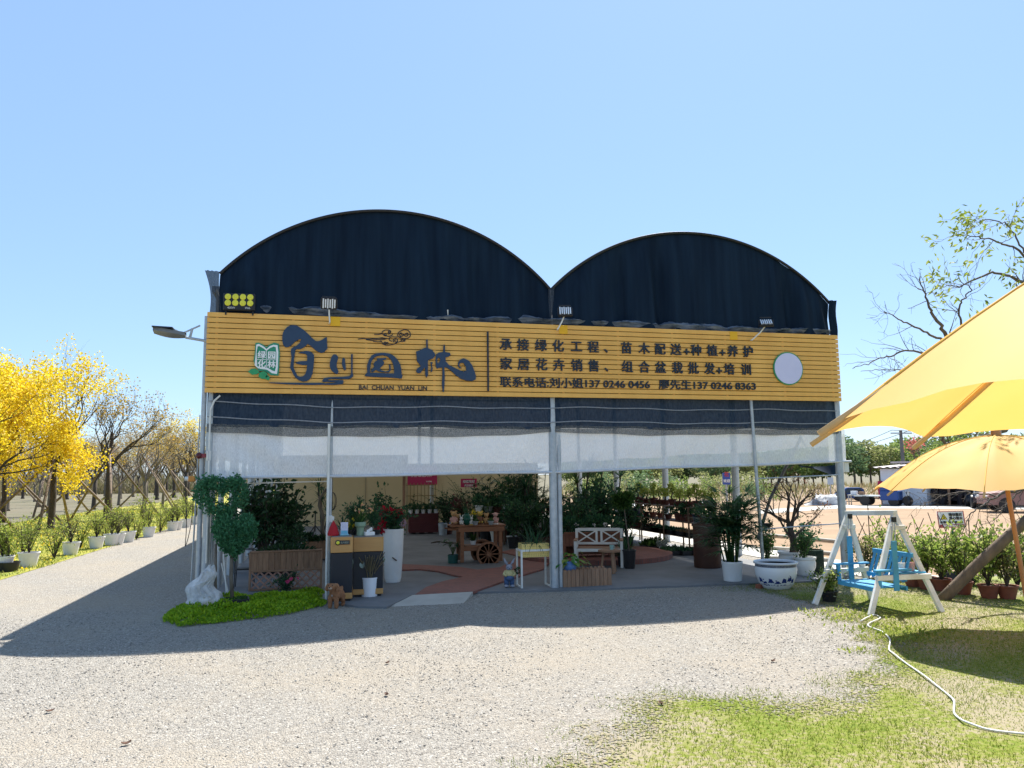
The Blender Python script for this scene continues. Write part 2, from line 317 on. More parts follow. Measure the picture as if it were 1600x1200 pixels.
def turf_mat():
    m, n, b, o = _new('turf_ground'); N = n.nodes; L = n.links; pos = N.new('ShaderNodeNewGeometry').outputs['Position']
    a = N.new('ShaderNodeTexNoise'); a.inputs['Scale'].default_value = .9; a.inputs['Detail'].default_value = 4; L.new(pos, a.inputs['Vector'])
    c = N.new('ShaderNodeTexNoise'); c.inputs['Scale'].default_value = 22; c.inputs['Detail'].default_value = 6; L.new(pos, c.inputs['Vector'])
    ad = N.new('ShaderNodeMath'); ad.operation = 'MULTIPLY_ADD'; ad.inputs[1].default_value = .8; L.new(c.outputs[0], ad.inputs[0]); L.new(a.outputs[0], ad.inputs[2])
    cr = N.new('ShaderNodeValToRGB'); e = cr.color_ramp.elements; e[0].position = .62; e[0].color = (.10, .145, .02, 1); e[1].position = 1.0; e[1].color = (.27, .235, .16, 1)
    q = e.new(.78); q.color = (.155, .185, .032, 1); q = e.new(.9); q.color = (.21, .205, .08, 1); L.new(ad.outputs[0], cr.inputs[0]); L.new(cr.outputs[0], b.inputs['Base Color']); b.inputs['Roughness'].default_value = .95; _spec(b, .1)
    bp = N.new('ShaderNodeBump'); bp.inputs['Strength'].default_value = .6; bp.inputs['Distance'].default_value = .02; L.new(c.outputs[0], bp.inputs['Height']); L.new(bp.outputs[0], b.inputs['Normal'])
    # turf thins out towards the gravel: the share of soil covered is stored per vertex
    av = N.new('ShaderNodeAttribute'); av.attribute_name = 'cover'; fn = N.new('ShaderNodeTexNoise'); fn.inputs['Scale'].default_value = 34; fn.inputs['Detail'].default_value = 3; L.new(pos, fn.inputs['Vector'])
    f2 = N.new('ShaderNodeMath'); f2.operation = 'MULTIPLY_ADD'; f2.inputs[1].default_value = 2.4; f2.inputs[2].default_value = -1.2; L.new(fn.outputs[0], f2.inputs[0])
    f3 = N.new('ShaderNodeMath'); f3.operation = 'ADD'; L.new(av.outputs['Fac'], f3.inputs[0]); L.new(f2.outputs[0], f3.inputs[1]); mr = N.new('ShaderNodeMapRange'); mr.inputs[1].default_value = .22; mr.inputs[2].default_value = .42; L.new(f3.outputs[0], mr.inputs[0])
    tr = N.new('ShaderNodeBsdfTransparent'); mx = N.new('ShaderNodeMixShader'); L.new(mr.outputs[0], mx.inputs[0]); L.new(tr.outputs[0], mx.inputs[1]); L.new(b.outputs[0], mx.inputs[2]); L.new(mx.outputs[0], o.inputs[0]); return m
M_grassg = turf_mat()
M_verge = pm('verge_turf', (.17, .21, .03), (.36, .30, .04), 1.2, .95, .5, 40, world=True, detail=9)
M_dirt = pm('bare_earth', (.315, .215, .13), (.235, .155, .09), .5, .95, .5, 9, world=True, detail=9, stretch=(.35, 1.2, 1))
M_far = pm('far_ground', (.15, .125, .085), (.11, .105, .055), .15, .95, .3, 3, world=True, detail=8)
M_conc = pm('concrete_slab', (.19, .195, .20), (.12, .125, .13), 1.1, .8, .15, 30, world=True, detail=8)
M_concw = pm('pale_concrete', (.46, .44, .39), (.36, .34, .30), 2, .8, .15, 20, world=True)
def sheet(name, poly, z, m):
    g = G(); n = len(poly); me = bpy.data.meshes.new(name); bm = bmesh.new()
    vs = [bm.verts.new((x, y, z)) for x, y in poly]; f = bm.faces.new(vs); f.normal_update(); bmesh.ops.triangulate(bm, faces=[f], ngon_method='EAR_CLIP')
    bm.normal_update()
    if sum(q.normal.z for q in bm.faces) < 0: bmesh.ops.reverse_faces(bm, faces=bm.faces[:])
    bm.to_mesh(me); bm.free(); return structure(link(name, me, m))
sheet('ground', [(-900, -400), (900, -400), (900, 1500), (-900, 1500)], -.012, M_far)
sheet('gravel_yard', [(-4.3, -60), (14, -60), (14, -.7), (11.2, -.7), (11.2, 30), (-.1, 30), (-.1, 140), (-3.4, 140), (-4.15, 6), (-4.3, 0)], 0, M_gravel)
sheet('dirt_field', [(12.6, -4), (60, -12), (75, 20), (60, 48), (30, 60), (14, 40), (12.6, 20)], -.004, M_dirt)
sheet('concrete_path', [(11.25, -.9), (12.55, -.9), (12.55, 30), (11.25, 30)], .004, M_concw)
LAWN = [tuple(gp(*p)[:2]) for p in ((862, 1205), (950, 1128), (1035, 1092), (1180, 1092), (1300, 1088), (1372, 1060), (1395, 1010), (1345, 985), (1305, 962), (1285, 945), (1240, 934), (1180, 922), (1165, 912))]
LAWN = [(2.2, -9.6), (2.9, -8.3)]+LAWN+[(9.4, -.05), (11.2, -.6), (12.6, -.7), (22, -3), (22, -14), (4, -14)]
VERGE = [(-4.05, 140), (-3.4, 140), (-3.55, 60), (-3.75, 24), (-3.95, 15), (-4.1, 8), (-4.2, 4), (-4.4, 0), (-4.6, -3), (-5.5, -6), (-11.5, -6), (-10.2, 12), (-11.8, 30), (-10.5, 60), (-12, 140)]
def turf(name, poly, x0, x1, y0, y1, st, z, m, amp, seed):
    xs = np.arange(x0, x1, st); ys = np.arange(y0, y1, st); X, Yv = np.meshgrid(xs, ys, indexing='ij')
    k = edge_dist(X+st/2, Yv+st/2, poly)+amp*fbm(X, Yv, 1.7, seed)+amp*.5*fbm(X, Yv, 5.3, seed+1)
    kv = k; k = k > -.1
    g = G(); ii, jj = np.nonzero(k); idx = -np.ones((len(xs)+1, len(ys)+1), int); V = []; F = []
    for a, b_ in zip(ii, jj):
        q = []
        for da, db in ((0, 0), (1, 0), (1, 1), (0, 1)):
            if idx[a+da, b_+db] < 0: idx[a+da, b_+db] = len(V); V.append((x0+(a+da)*st, y0+(b_+db)*st, z))
            q.append(idx[a+da, b_+db])
        F.append(tuple(q))
    g.add(V, F); o = structure(g.build(name, m)); at = o.data.attributes.new('cover', 'FLOAT', 'POINT'); v = np.array(V)
    i_ = np.clip(((v[:, 0]-x0)/st).round().astype(int), 0, len(xs)-1); j_ = np.clip(((v[:, 1]-y0)/st).round().astype(int), 0, len(ys)-1); at.data.foreach_set('value', np.clip((kv[i_, j_]+.1)/.75, 0, 1)); return o
turf('lawn', LAWN, 1.5, 13, -12, 0, .05, .006, M_grassg, .22, 3)
sheet('lawn_beyond', [(13.02, -.8), (13.02, -14), (30, -20), (30, -4.5), (22, -3)], .003, pm('lawn_beyond_turf', (.17, .22, .035), (.22, .22, .07), 1.5, .95, .5, 60, world=True))
sheet('grass_verge', [p for p in VERGE], .006, M_verge)
# grass blades
def blades(name, poly, n, box, amp, seed, h, wd, m, pw=1.0, thr=0.0, soft=0.0):
    rs = np.random.RandomState(seed); x0, x1, y0, y1 = box; X = rs.uniform(x0, x1, n); Yv = y0+(y1-y0)*rs.uniform(0, 1, n)**pw
    k = edge_dist(X, Yv, poly)+amp*fbm(X, Yv, 1.7, 3)+rs.uniform(-.12, .04, n)+.16*fbm(X, Yv, 3.1, 8)+(-soft*rs.uniform(0, 1, n)**1.6+soft*.45 if soft else 0)-(soft*.5*np.maximum(0, fbm(X, Yv, 1.1, 13)+rs.uniform(-.3, .3, n)) if soft else 0) > thr; X = X[k]; Yv = Yv[k]; n = len(X)
    a = rs.uniform(0, 6.283, n); hh = h*rs.uniform(.4, 1.3, n)*(1+.45*fbm(X, Yv, .9, 5)); ln = rs.normal(0, .55, (n, 2))*hh[:, None]
    w2 = wd*rs.uniform(.7, 1.3, n)/2; dx = np.cos(a)*w2; dy = np.sin(a)*w2
    V = np.stack([np.stack([X-dx, Yv-dy, np.full(n, .004)], 1), np.stack([X+dx, Yv+dy, np.full(n, .004)], 1), np.stack([X+ln[:, 0], Yv+ln[:, 1], .004+hh], 1)], 1).reshape(-1, 3)
    g = G(); g.add(V, [(3*i, 3*i+1, 3*i+2) for i in range(n)]); return tag(g.build(name, m), kind='stuff')
LF_grass = leafm('grass_blade', [(.09, .145, .014), (.15, .225, .02), (.19, .25, .032), (.27, .26, .075)], .4, tint=1.1)
tag(blades('lawn_grass', LAWN, 230000, (1.6, 13, -9.4, -.3), .22, 2, .024, .0065, LF_grass, soft=.9), 'short yellow-green grass of the lawn at the right', 'grass')
tag(blades('verge_grass', VERGE, 60000, (-14, -3.6, 1, 40), .1, 4, .07, .02, LF_grass, 1.5), 'grass of the verge along the left of the drive', 'grass')
# fallen blossom on the verge
rs = np.random.RandomState(7); n = 9000; X = rs.uniform(-22, -3.8, n); Yv = 3+45*rs.uniform(0, 1, n)**1.3; k = (edge_dist(X, Yv, VERGE) > .15) & (fbm(X, Yv, .5, 1) > -.25)
g = G(); X, Yv = X[k], Yv[k]; D = rs.normal(size=(len(X), 3)); D[:, 2] = np.abs(D[:, 2])*.3
leaves(g, np.stack([X, Yv, np.full(len(X), .03)], 1), D, .06, .05, .1, 1); tag(g.build('fallen_petals', LF_yellow), 'yellow petals scattered over the grass verge', 'petals', kind='stuff')
# loose stones on the yard
def stones(name, n, seed, box, s0, s1, m):
    rs = np.random.RandomState(seed); x0, x1, y0, y1 = box; X = rs.uniform(x0, x1, n); Yv = rs.uniform(y0, y1, n)
    k = (edge_dist(X, Yv, LAWN)+.22*fbm(X, Yv, 1.7, 3) < .12) & (fbm(X, Yv, .7, 9)+rs.uniform(-.9, .9, n) > -.15); X = X[k]; Yv = Yv[k]; n = len(X)
    base = np.array([(1, 0, 0), (0, 1, 0), (-1, 0, 0), (0, -1, 0), (0, 0, 1), (0, 0, -1)], float); sz = s0+(s1-s0)*rs.uniform(0, 1, n)**2.5
    V = base[None]*rs.uniform(.6, 1.25, (n, 6, 1)); V = V+rs.normal(0, .22, V.shape); V[:, :, 2] *= .62
    a = rs.uniform(0, 6.28, n); c, s_ = np.cos(a)[:, None], np.sin(a)[:, None]; V[:, :, 0], V[:, :, 1] = V[:, :, 0]*c-V[:, :, 1]*s_, V[:, :, 0]*s_+V[:, :, 1]*c
    V = V*sz[:, None, None]/2+np.stack([X, Yv, sz*.14], 1)[:, None]
    F = [(0, 1, 4), (1, 2, 4), (2, 3, 4), (3, 0, 4), (1, 0, 5), (2, 1, 5), (3, 2, 5), (0, 3, 5)]
    g = G(); g.add(V.reshape(-1, 3), [(6*i+a_, 6*i+b_, 6*i+c_) for i in range(n) for a_, b_, c_ in F]); return tag(g.build(name, m), kind='stuff')
M_stone = leafm('loose_stone', [(.13, .12, .11), (.26, .24, .21), (.35, .325, .285), (.48, .455, .41)], 0.0, .9)
tag(stones('gravel_stones', 80000, 5, (-5, 9, -9.4, 0), .009, .024, M_stone), 'loose grey and white gravel stones over the yard', 'gravel')
# building floor
M_brick = None
def brick_mat():
    m, n, b, o = _new('red_pavers'); N = n.nodes; L = n.links; pos = N.new('ShaderNodeNewGeometry').outputs['Position']
    mp = N.new('ShaderNodeMapping'); mp.inputs['Rotation'].default_value = (0, 0, R(35)); L.new(pos, mp.inputs[0])
    bt = N.new('ShaderNodeTexBrick'); bt.inputs['Scale'].default_value = 5; bt.inputs['Color1'].default_value = (.30, .105, .075, 1); bt.inputs['Color2'].default_value = (.22, .085, .065, 1)
    bt.inputs['Mortar'].default_value = (.14, .10, .09, 1); bt.inputs['Mortar Size'].default_value = .014; L.new(mp.outputs[0], bt.inputs['Vector'])
    nz = N.new('ShaderNodeTexNoise'); nz.inputs['Scale'].default_value = 3; L.new(pos, nz.inputs['Vector'])
    mx = N.new('ShaderNodeMix'); mx.data_type = 'RGBA'; mx.blend_type = 'MULTIPLY'; mx.inputs[0].default_value = .5; L.new(bt.outputs[0], mx.inputs[6]); L.new(nz.outputs[0], mx.inputs[7])
    mxx = N.new('ShaderNodeMix'); mxx.data_type = 'RGBA'; mxx.inputs[0].default_value = .45; L.new(mx.outputs[2], mxx.inputs[6]); L.new(bt.outputs[0], mxx.inputs[7])
    L.new(mxx.outputs[2], b.inputs['Base Color']); b.inputs['Roughness'].default_value = .8
    bp = N.new('ShaderNodeBump'); bp.inputs['Strength'].default_value = .4; bp.inputs['Distance'].default_value = .01; L.new(bt.outputs['Fac'], bp.inputs['Height']); bp.invert = True; L.new(bp.outputs[0], b.inputs['Normal'])
    return m
M_brick = brick_mat()
def slab_poly(name, pts, z0, z1, m):
    bm = bmesh.new(); vs = [bm.verts.new((x, y, z1)) for x, y in pts]; f = bm.faces.new(vs); f.normal_update()
    r_ = bmesh.ops.extrude_face_region(bm, geom=[f]); bmesh.ops.translate(bm, verts=[q for q in r_['geom'] if isinstance(q, bmesh.types.BMVert)], vec=(0, 0, z0-z1))
    bm.normal_update(); bmesh.ops.triangulate(bm, faces=bm.faces[:], ngon_method='EAR_CLIP'); bmesh.ops.recalc_face_normals(bm, faces=bm.faces[:]); me = bpy.data.meshes.new(name); bm.to_mesh(me); bm.free(); return structure(link(name, me, m))
FLOOR = [tuple(gp(*p, .03)[:2]) for p in ((330, 930), (470, 926), (512, 940), (560, 947), (604, 948), (645, 929), (741, 925), (840, 922.5), (960, 918.5), (1130, 912.5), (1240, 909), (1318, 905))]
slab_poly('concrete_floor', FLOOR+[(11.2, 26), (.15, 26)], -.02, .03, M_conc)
zz = [(340, 1045), (430, 985), (560, 940), (720, 905), (640, 890), (520, 860), (380, 845), (230, 850), (230, 805), (450, 815), (700, 830), (830, 850), (1010, 830), (1110, 770), (1150, 740), (1020, 710), (1100, 690), (1400, 700), (1400, 790), (1340, 845), (1250, 870), (1060, 930), (900, 985), (800, 1020)]
slab_poly('brick_path', [tuple(gp(580+x/5, 720+y/5, .06)[:2]) for x, y in zz], .02, .06, M_brick)
an = np.linspace(0, 2*math.pi, 48, endpoint=False)
slab_poly('brick_platform', [(7.75+1.75*math.cos(a), 4.35+1.75*math.sin(a)) for a in an], .02, .13, M_brick)
a_ = [gp(608, 948), gp(724, 943), gp(739, 924.5, .064), gp(645, 929.5, .064)]
g = G(); g.add([(a_[0][0], a_[0][1], .001), (a_[1][0], a_[1][1], .001), (a_[2][0], a_[2][1], .064), (a_[3][0], a_[3][1], .064), (a_[2][0], a_[2][1], 0), (a_[3][0], a_[3][1], 0)], [(0, 1, 2, 3), (1, 4, 2), (0, 3, 5), (2, 4, 5, 3)])
structure(g.build('ramp', M_concw))

# ================================================================== GREENHOUSE
W_ = 11.08; HALF = 5.52; ZT, ZB = 4.434, 3.179; DEEP = 22.0
gh = thing('greenhouse', 'open-fronted twin-arched greenhouse covered in black shade netting', 'greenhouse', (0, 0, 0))
N_black = netm('black_shade_net', (.009, .023, .044), (.004, .012, .026), -.12, 2, stretch=(4, 4, .22))  # upright lighter and darker streaks put the shading of the folds into the colour
N_roof = netm('roof_net', (.25, .255, .255), (.19, .195, .2), -.12, 30, .5)
N_band = netm('shade_curtain_net', (.035, .055, .085), (.012, .026, .05), -.09, 38, stretch=(1, 1, .35))
N_hem = netm('curtain_hem', (.15, .155, .15), (.08, .085, .09), .32, 30)
N_white = netm('white_insect_mesh', (.90, .90, .90), (.85, .86, .87), .20, 55, .15, stretch=(1, 1, .12))
def arc(cx, half, z0, zt, n=40):
    h = zt-z0; Rr = (half*half+h*h)/(2*h); a0 = math.asin(half/Rr); return [(cx+Rr*math.sin(a), zt-Rr+Rr*math.cos(a)) for a in np.linspace(-a0, a0, n)]
for cx, half, z0, zt, sd in ((2.83, 2.7, 5.06, 6.27, 1), (8.3, 2.76, 5.06, 6.25, 2)):
    A = arc(cx, half, z0, zt, 130); rows = []
    for i in range(26):
        t = i/25; row = []
        for j, (x, zt_) in enumerate(A):
            z = 4.36+(zt_-4.36)*t; xx = x
            y = .06-(1-t)**.6*.05+(.085*math.sin(x*5+2*math.sin(x*2.3+sd)+t*.8)+.045*math.sin(x*13+sd+t*1.5+2*math.sin(x*1.7))+.006*math.sin(x*31+t*3))*min(1, (1-t)*2.2+.06)*(.6+.4*math.sin(x*1.7+sd))
            row.append((xx, y, z))
        rows.append(row)
    G().grid(rows).build('gable_net', N_black, gh, smooth='all')
    g = G(); g.tube([(x, .03, z+.012) for x, z in A], .026, 8); g.build('arch_pipe', M_black, gh, smooth=True)
    A2 = arc(cx, half, z0, zt, 40); g = G(); g.grid([[(x, y, z) for x, z in A2] for y in (.07, 4, 8, 12, 16, 20, DEEP)]); g.build('roof_net', N_roof, gh, smooth='all')
    for y in (3.81, 7.62, 11.35, 15.08, 18.8):
        g = G(); g.tube([(x, y, z-.03) for x, z in A2], .022, 6); g.build('roof_hoop', M_steel, gh, smooth=True)
# corner flaps and the gusset between the arches
g = G(); T = np.linspace(0, 1, 12)
L_ = [fp(320+4*math.sin(t*3)*1.2+7*t, 422+68*t, -.01) for t in T]; R_ = [fp(343-5*t+10*t*t, 424+64*t, .0) for t in T]
g.grid([[l*(1-s)+r*s+np.array([0, .03*math.sin(s*22+t*4)*(1-s*.4), 0]) for s in np.linspace(0, 1, 14)] for l, r, t in zip(L_, R_, T)])
N_flap = netm('grey_net', (.06, .075, .10), (.03, .04, .055), .12, 25, stretch=(8, 8, .8))
g.build('corner_flap', N_flap, gh, smooth='all')
g = G(); g.grid([[fp(857, 452, 0), fp(860, 452, -.02), fp(866, 451, 0)], [fp(857, 470, 0), fp(861, 472, -.03), fp(865, 470, 0)], [fp(858, 492, 0), fp(860, 500, -.02), fp(862, 496, 0)]])
g.build('valley_flap', N_flap, gh)
g = G(); g.grid([[fp(1300-6*s_, 470+56*t, 0)+np.array([0, -.03-.03*math.sin(5*t+3*s_), 0]) for s_ in (-1, -.2, .4, 1)] for t in np.linspace(0, 1, 8)])
g.build('corner_flap', N_black, gh, smooth='all')
rs = np.random.RandomState(3); g = G(); xs = np.linspace(.75, 11.0, 260); z0 = ZT+.055+.02*np.sin(xs*1.3)
zt_ = z0+.03+.075*np.abs(np.sin(xs*2.1+np.sin(xs*5)))*np.abs(np.sin(xs*.9+.6))+.015*rs.rand(260)
yy = -.05-.03*np.sin(xs*11+np.sin(xs*3)*2); g.grid([[(x, -.02+.2*(y_+.05), a) for x, y_, a in zip(xs, yy, z0-.05)], [(x, y_-.02, (a+b_)/2) for x, y_, a, b_ in zip(xs, yy, z0, zt_)], [(x, -.005, b_) for x, b_ in zip(xs, zt_)]])
g.build('gathered_hem', netm('hem_net', (.22, .25, .30), (.03, .045, .07), .08, 2.2, stretch=(2, 4, 10)), gh)
# posts
def post(x, y, z1, r, nm='post', m=M_steel, lean=0):
    g = G(); g.tube([(x, y, -.02), (x+lean*.5, y, z1/2), (x+lean, y, z1)], r, 16); return g.build(nm, m, gh, smooth=True)
post(.06, .05, 4.4, .055); post(-.045, .1, 4.4, .038); post(.135, .12, 4.4, .028)
post(HALF, .04, 4.4, .066); post(HALF+.115, .06, 4.4, .042)
post(W_+.0, .05, 4.4, .07)
post(1.835, -.06, 2.72, .021, 'slim_post', M_white); post(1.875, .02, 3.2, .022, 'slim_post')
post(9.36, -.03, 3.25, .030, 'slim_post', lean=-.1)
for y in (3.81, 7.62, 11.35, 15.08, 18.8):
    post(W_, y, 5.0, .085); post(.03, y, 5.0, .085)
for y in (1.98, 5.9, 9.6, 13.2): post(.02, y, 5.0, .05)
for y in (15.08, 18.8): post(HALF, y, 5.0, .07)
g = G()
for x in (0, HALF, W_): g.bar((x, .7, 4.98), (x, DEEP, 4.98), .14, .1)
g.build('gutter', M_steel, gh)
g = G()
for y in (.12, 7.62, 15.08): g.tube([(0, y, 4.2 if y < 1 else 4.6), (W_, y, 4.2 if y < 1 else 4.6)], .03, 8)
g.build('cross_beam', M_steel, gh, smooth=True)
# black curtain band with two pale stripes and a sagging lower hem
def wav(x, s): return .012*math.sin(x*2.1+s)+.008*math.sin(x*5.3+s*2)
X = np.linspace(.02, W_+.03, 120)
g = G(); g.grid([[(x, .0+.012*math.sin(x*3+t*2)+.004*math.sin(x*17), ZB+.02+(2.66-ZB-.02)*t+wav(x, 1)*t) for x in X] for t in np.linspace(0, 1, 6)]); g.build('shade_curtain', N_band, gh, smooth='all')
sag = lambda x: (-.07*math.sin(math.pi*min(1, max(0, x/5.5))) if x < 5.5 else -.03*math.sin(math.pi*(x-5.5)/5.6))
g = G(); g.grid([[(x, -.012, 2.70+wav(x, 1)) for x in X], [(x, -.018, 2.62+wav(x, 1)+sag(x)*.6) for x in X], [(x, -.012, 2.585+wav(x, 2)+sag(x)) for x in X]]); g.build('curtain_hem', N_hem, gh, smooth='all')
for zc in (3.02, 2.78):
    g = G(); g.grid([[(x, -.024+.012*math.sin(x*3), zc+d+wav(x, .5)+sag(x)*.35+.03*math.exp(-x*1.2)) for x in X] for d in (-.008, .008)]); g.build('curtain_stripe', pm('stripe_thread', (.30, .32, .35), (.2, .22, .25), 40, .9), gh)
# white insect mesh on its roller tube
zb = lambda x: 1.885+.045*(x/5.5) if x < 5.5 else 1.93+.135*(x-5.5)/5.58
X2 = np.linspace(.07, W_+.14, 150)
g = G(); g.grid([[(x, .02+.014*math.sin(x*2.2+t*3)+.02*math.sin((x-t*.9)*9)*math.exp(-((x-.9)/.8)**2)*(t*(1-t)*4)+.006*math.sin(x*13+t*6), 2.66+(zb(x)-2.66)*t) for x in X2] for t in np.linspace(0, 1, 12)]); g.build('insect_mesh', N_white, gh, smooth='all')
g = G(); g.tube([(x, .0, zb(x)+.006*math.sin(x*1.9)) for x in np.linspace(-.05, W_+.22, 50)], .021, 10); g.build('roller_tube', pm('roller_white', (.62, .63, .64), (.5, .51, .53), 8, .5), gh, smooth=True)
g = G(); g.box((W_+.14, .05, 1.97), (.1, .06, .2)); g.build('roller_end', M_white, gh, bevel=.01)
# rails and braces
g = G(); g.tube([(.3, .35, 1.80), (1.85, .3, 1.82)], .010, 6); g.build('rail', M_white, gh, smooth=True)
for a, b in (((1180, 748), (1312, 742)), ((1188, 827), (1312, 818))):
    g = G(); g.tube([fp(*a, .02), fp(*b, .02)], .012, 6); g.build('rail', M_steel, gh, smooth=True)
g = G(); g.tube([fp(1258, 670, 1.2), fp(1203, 780, 1.0), fp(1184, 842, .9)], .03, 8); g.build('brace', pm('dark_steel', (.10, .11, .11), (.06, .065, .07), 9, .5), gh, smooth=True)
g = G(); q0 = np.array([W_-.05, .2, 2.05]); 
rows = []
for t in np.linspace(0, 1, 9): rows.append([fp(1248+62*t, 727-2*t+3*math.sin(3*t), .6), fp(1252+58*t, 730+7*t, .55), fp(1262+48*t, 728+18*t, .5)])
g.grid(rows); g.build('side_net', N_black, gh, smooth='all')
# side walls: netting rolled high on both sides, rear gable film
N_film = netm('rear_film', (.62, .62, .60), (.52, .52, .50), .02, 5, .5)
g = G(); g.grid([[(W_-.02, y, z+.02*math.sin(y*1.3)) for y in np.linspace(.3, DEEP, 40)] for z in (4.9, 3.6, 2.35+0)]); g.build('side_film', N_film, gh, smooth='all')
g = G(); g.grid([[(.05, y, z) for y in np.linspace(.3, DEEP, 30)] for z in (4.9, 3.6, 2.2)]); g.build('side_film', N_film, gh, smooth='all')
g = G(); g.grid([[(x, DEEP, z) for x in np.linspace(0, W_, 20)] for z in (.05, 2, 5.0)]); g.build('rear_film', N_film, gh)
for cx in (2.76, 8.3):
    A2 = arc(cx, 2.75, 5.0, 6.25, 24); g = G(); g.grid([[(x, DEEP, 5.0) for x, z in A2], [(x, DEEP, z) for x, z in A2]]); g.build('rear_gable', N_film, gh)
# brackets for the valley lamp etc. : white stub seen over the sign
g = G(); g.tube([(3.72, -.03, 4.3), (3.72, -.03, 4.63)], .014, 8); g.build('stub_post', M_white, gh, smooth=True)

# ================================================================== SIGN
sg = thing('signboard', 'long ochre slatted signboard with navy lettering across the greenhouse front', 'signboard', (0, -.10, ZB))
SH = ZT-ZB; g = G(); pit = SH/15
for i in range(15):
    g.box((W_/2+.0, 0, pit*(i+.5)), (W_+.03, .022, pit-.011))
g.build('slat_panel', M_slat, sg, bevel=.003)
g = G(); g.box((W_/2, .045, SH/2), (W_-.02, .012, SH-.03)); g.build('gap_blocker', pm('gap_blocker_brown', (.10, .05, .02), (.07, .035, .015), 3, .8), sg)  # added dark sheet behind the slats, stops light showing through the gaps
for px in (337, 457, 572, 679, 778, 880, 967, 1052, 1135, 1225, 1300):
    x = fp(px, 560, -.1)[0]; g = G(); g.box((x, .022, SH/2), (.04, .018, SH-.01)); g.build('batten', M_slat, sg)
M_patch = pm('bright_patch', (.86, .47, .01), (.8, .42, .01), 3, .5)
for px, py in ((524, 508), (880, 523), (1146, 530)):
    p = fp(px, py, -.1); g = G(); g.box((p[0], -.0165, SH-.085), (.15, .004, .15)); g.build('cover_patch', M_patch, sg)
def sp(px, py): p = fp(px, py, -.12); return (p[0], p[2]-ZB)
def zoomed(pts, x0, y0, k): return [sp(x0+x/k, y0+y/k) for x, y in pts]
def glyph(name, outlines, m=M_navy, depth=.035, y=-.034): return link(name, flat(outlines, depth), m, sg, (0, y, 0))
Z2 = lambda p: zoomed(p, 430, 500, 9.412)
Z3 = lambda p: zoomed(p, 540, 500, 6.957)
glyph('calligraphy', [Z2([(105, 250), (115, 190), (140, 150), (180, 105), (215, 88), (250, 78), (310, 82), (360, 110), (420, 150), (480, 205), (540, 265), (600, 318), (650, 312), (700, 290), (735, 262), (760, 258), (762, 330), (768, 420), (745, 450), (715, 480), (680, 488), (640, 475), (590, 445), (540, 400), (480, 352), (455, 380), (420, 408), (375, 430), (335, 430), (300, 440), (290, 500), (280, 560), (275, 640), (270, 700), (300, 770), (330, 825), (370, 838), (410, 830), (445, 795), (465, 730), (470, 665), (400, 665), (330, 650), (300, 635), (340, 615), (400, 608), (470, 605), (472, 540), (465, 515), (440, 500), (380, 495), (340, 488), (390, 470), (450, 458), (500, 462), (545, 485), (572, 520), (572, 600), (565, 680), (550, 790), (520, 860), (470, 900), (410, 908), (350, 890), (300, 850), (265, 800), (245, 755), (220, 710), (228, 640), (240, 560), (230, 480), (235, 430), (265, 405), (320, 380), (360, 340), (380, 300), (380, 278), (340, 295), (290, 325), (240, 375), (200, 400), (150, 405), (120, 370), (105, 310)])])
glyph('calligraphy', [Z2([(805, 620), (825, 550), (855, 510), (895, 510), (925, 545), (920, 590), (905, 640), (905, 700), (930, 760), (925, 790), (900, 798), (860, 775), (825, 740), (803, 690)]),
                      Z2([(985, 580), (1005, 555), (1025, 570), (1030, 640), (1040, 710), (1035, 740), (1010, 740), (990, 690), (980, 640)]),
                      Z2([(1115, 505), (1140, 505), (1138, 780), (1150, 825), (1120, 855), (1060, 872), (960, 868), (860, 865), (790, 872), (760, 890), (840, 890), (960, 885), (1003, 890), (1003, 930), (980, 948), (860, 958), (700, 955), (500, 958), (200, 950), (-85, 930), (-85, 920), (200, 925), (480, 928), (680, 925), (740, 935), (880, 922), (930, 914), (700, 912), (690, 895), (720, 855), (790, 845), (1000, 838), (1090, 828), (1115, 800)])])
glyph('calligraphy', [Z3([(205, 605), (235, 570), (232, 500), (250, 440), (280, 390), (330, 365), (400, 358), (470, 365), (520, 390), (560, 430), (590, 480), (605, 540), (608, 590), (618, 610), (605, 640), (500, 628), (400, 625), (300, 620), (220, 615)]),
                      Z3([(265, 575), (265, 540), (275, 470), (300, 420), (340, 395), (400, 385), (450, 395), (490, 430), (515, 480), (525, 530), (525, 585), (400, 580), (300, 575)]),
                      Z3([(335, 420), (440, 415), (440, 430), (400, 442), (420, 465), (410, 490), (370, 530), (390, 550), (430, 563), (465, 555), (475, 540), (470, 490), (485, 485), (492, 545), (470, 572), (400, 570), (355, 560), (330, 545), (290, 568), (272, 560), (290, 530), (310, 510), (300, 480), (320, 452), (345, 440)])])
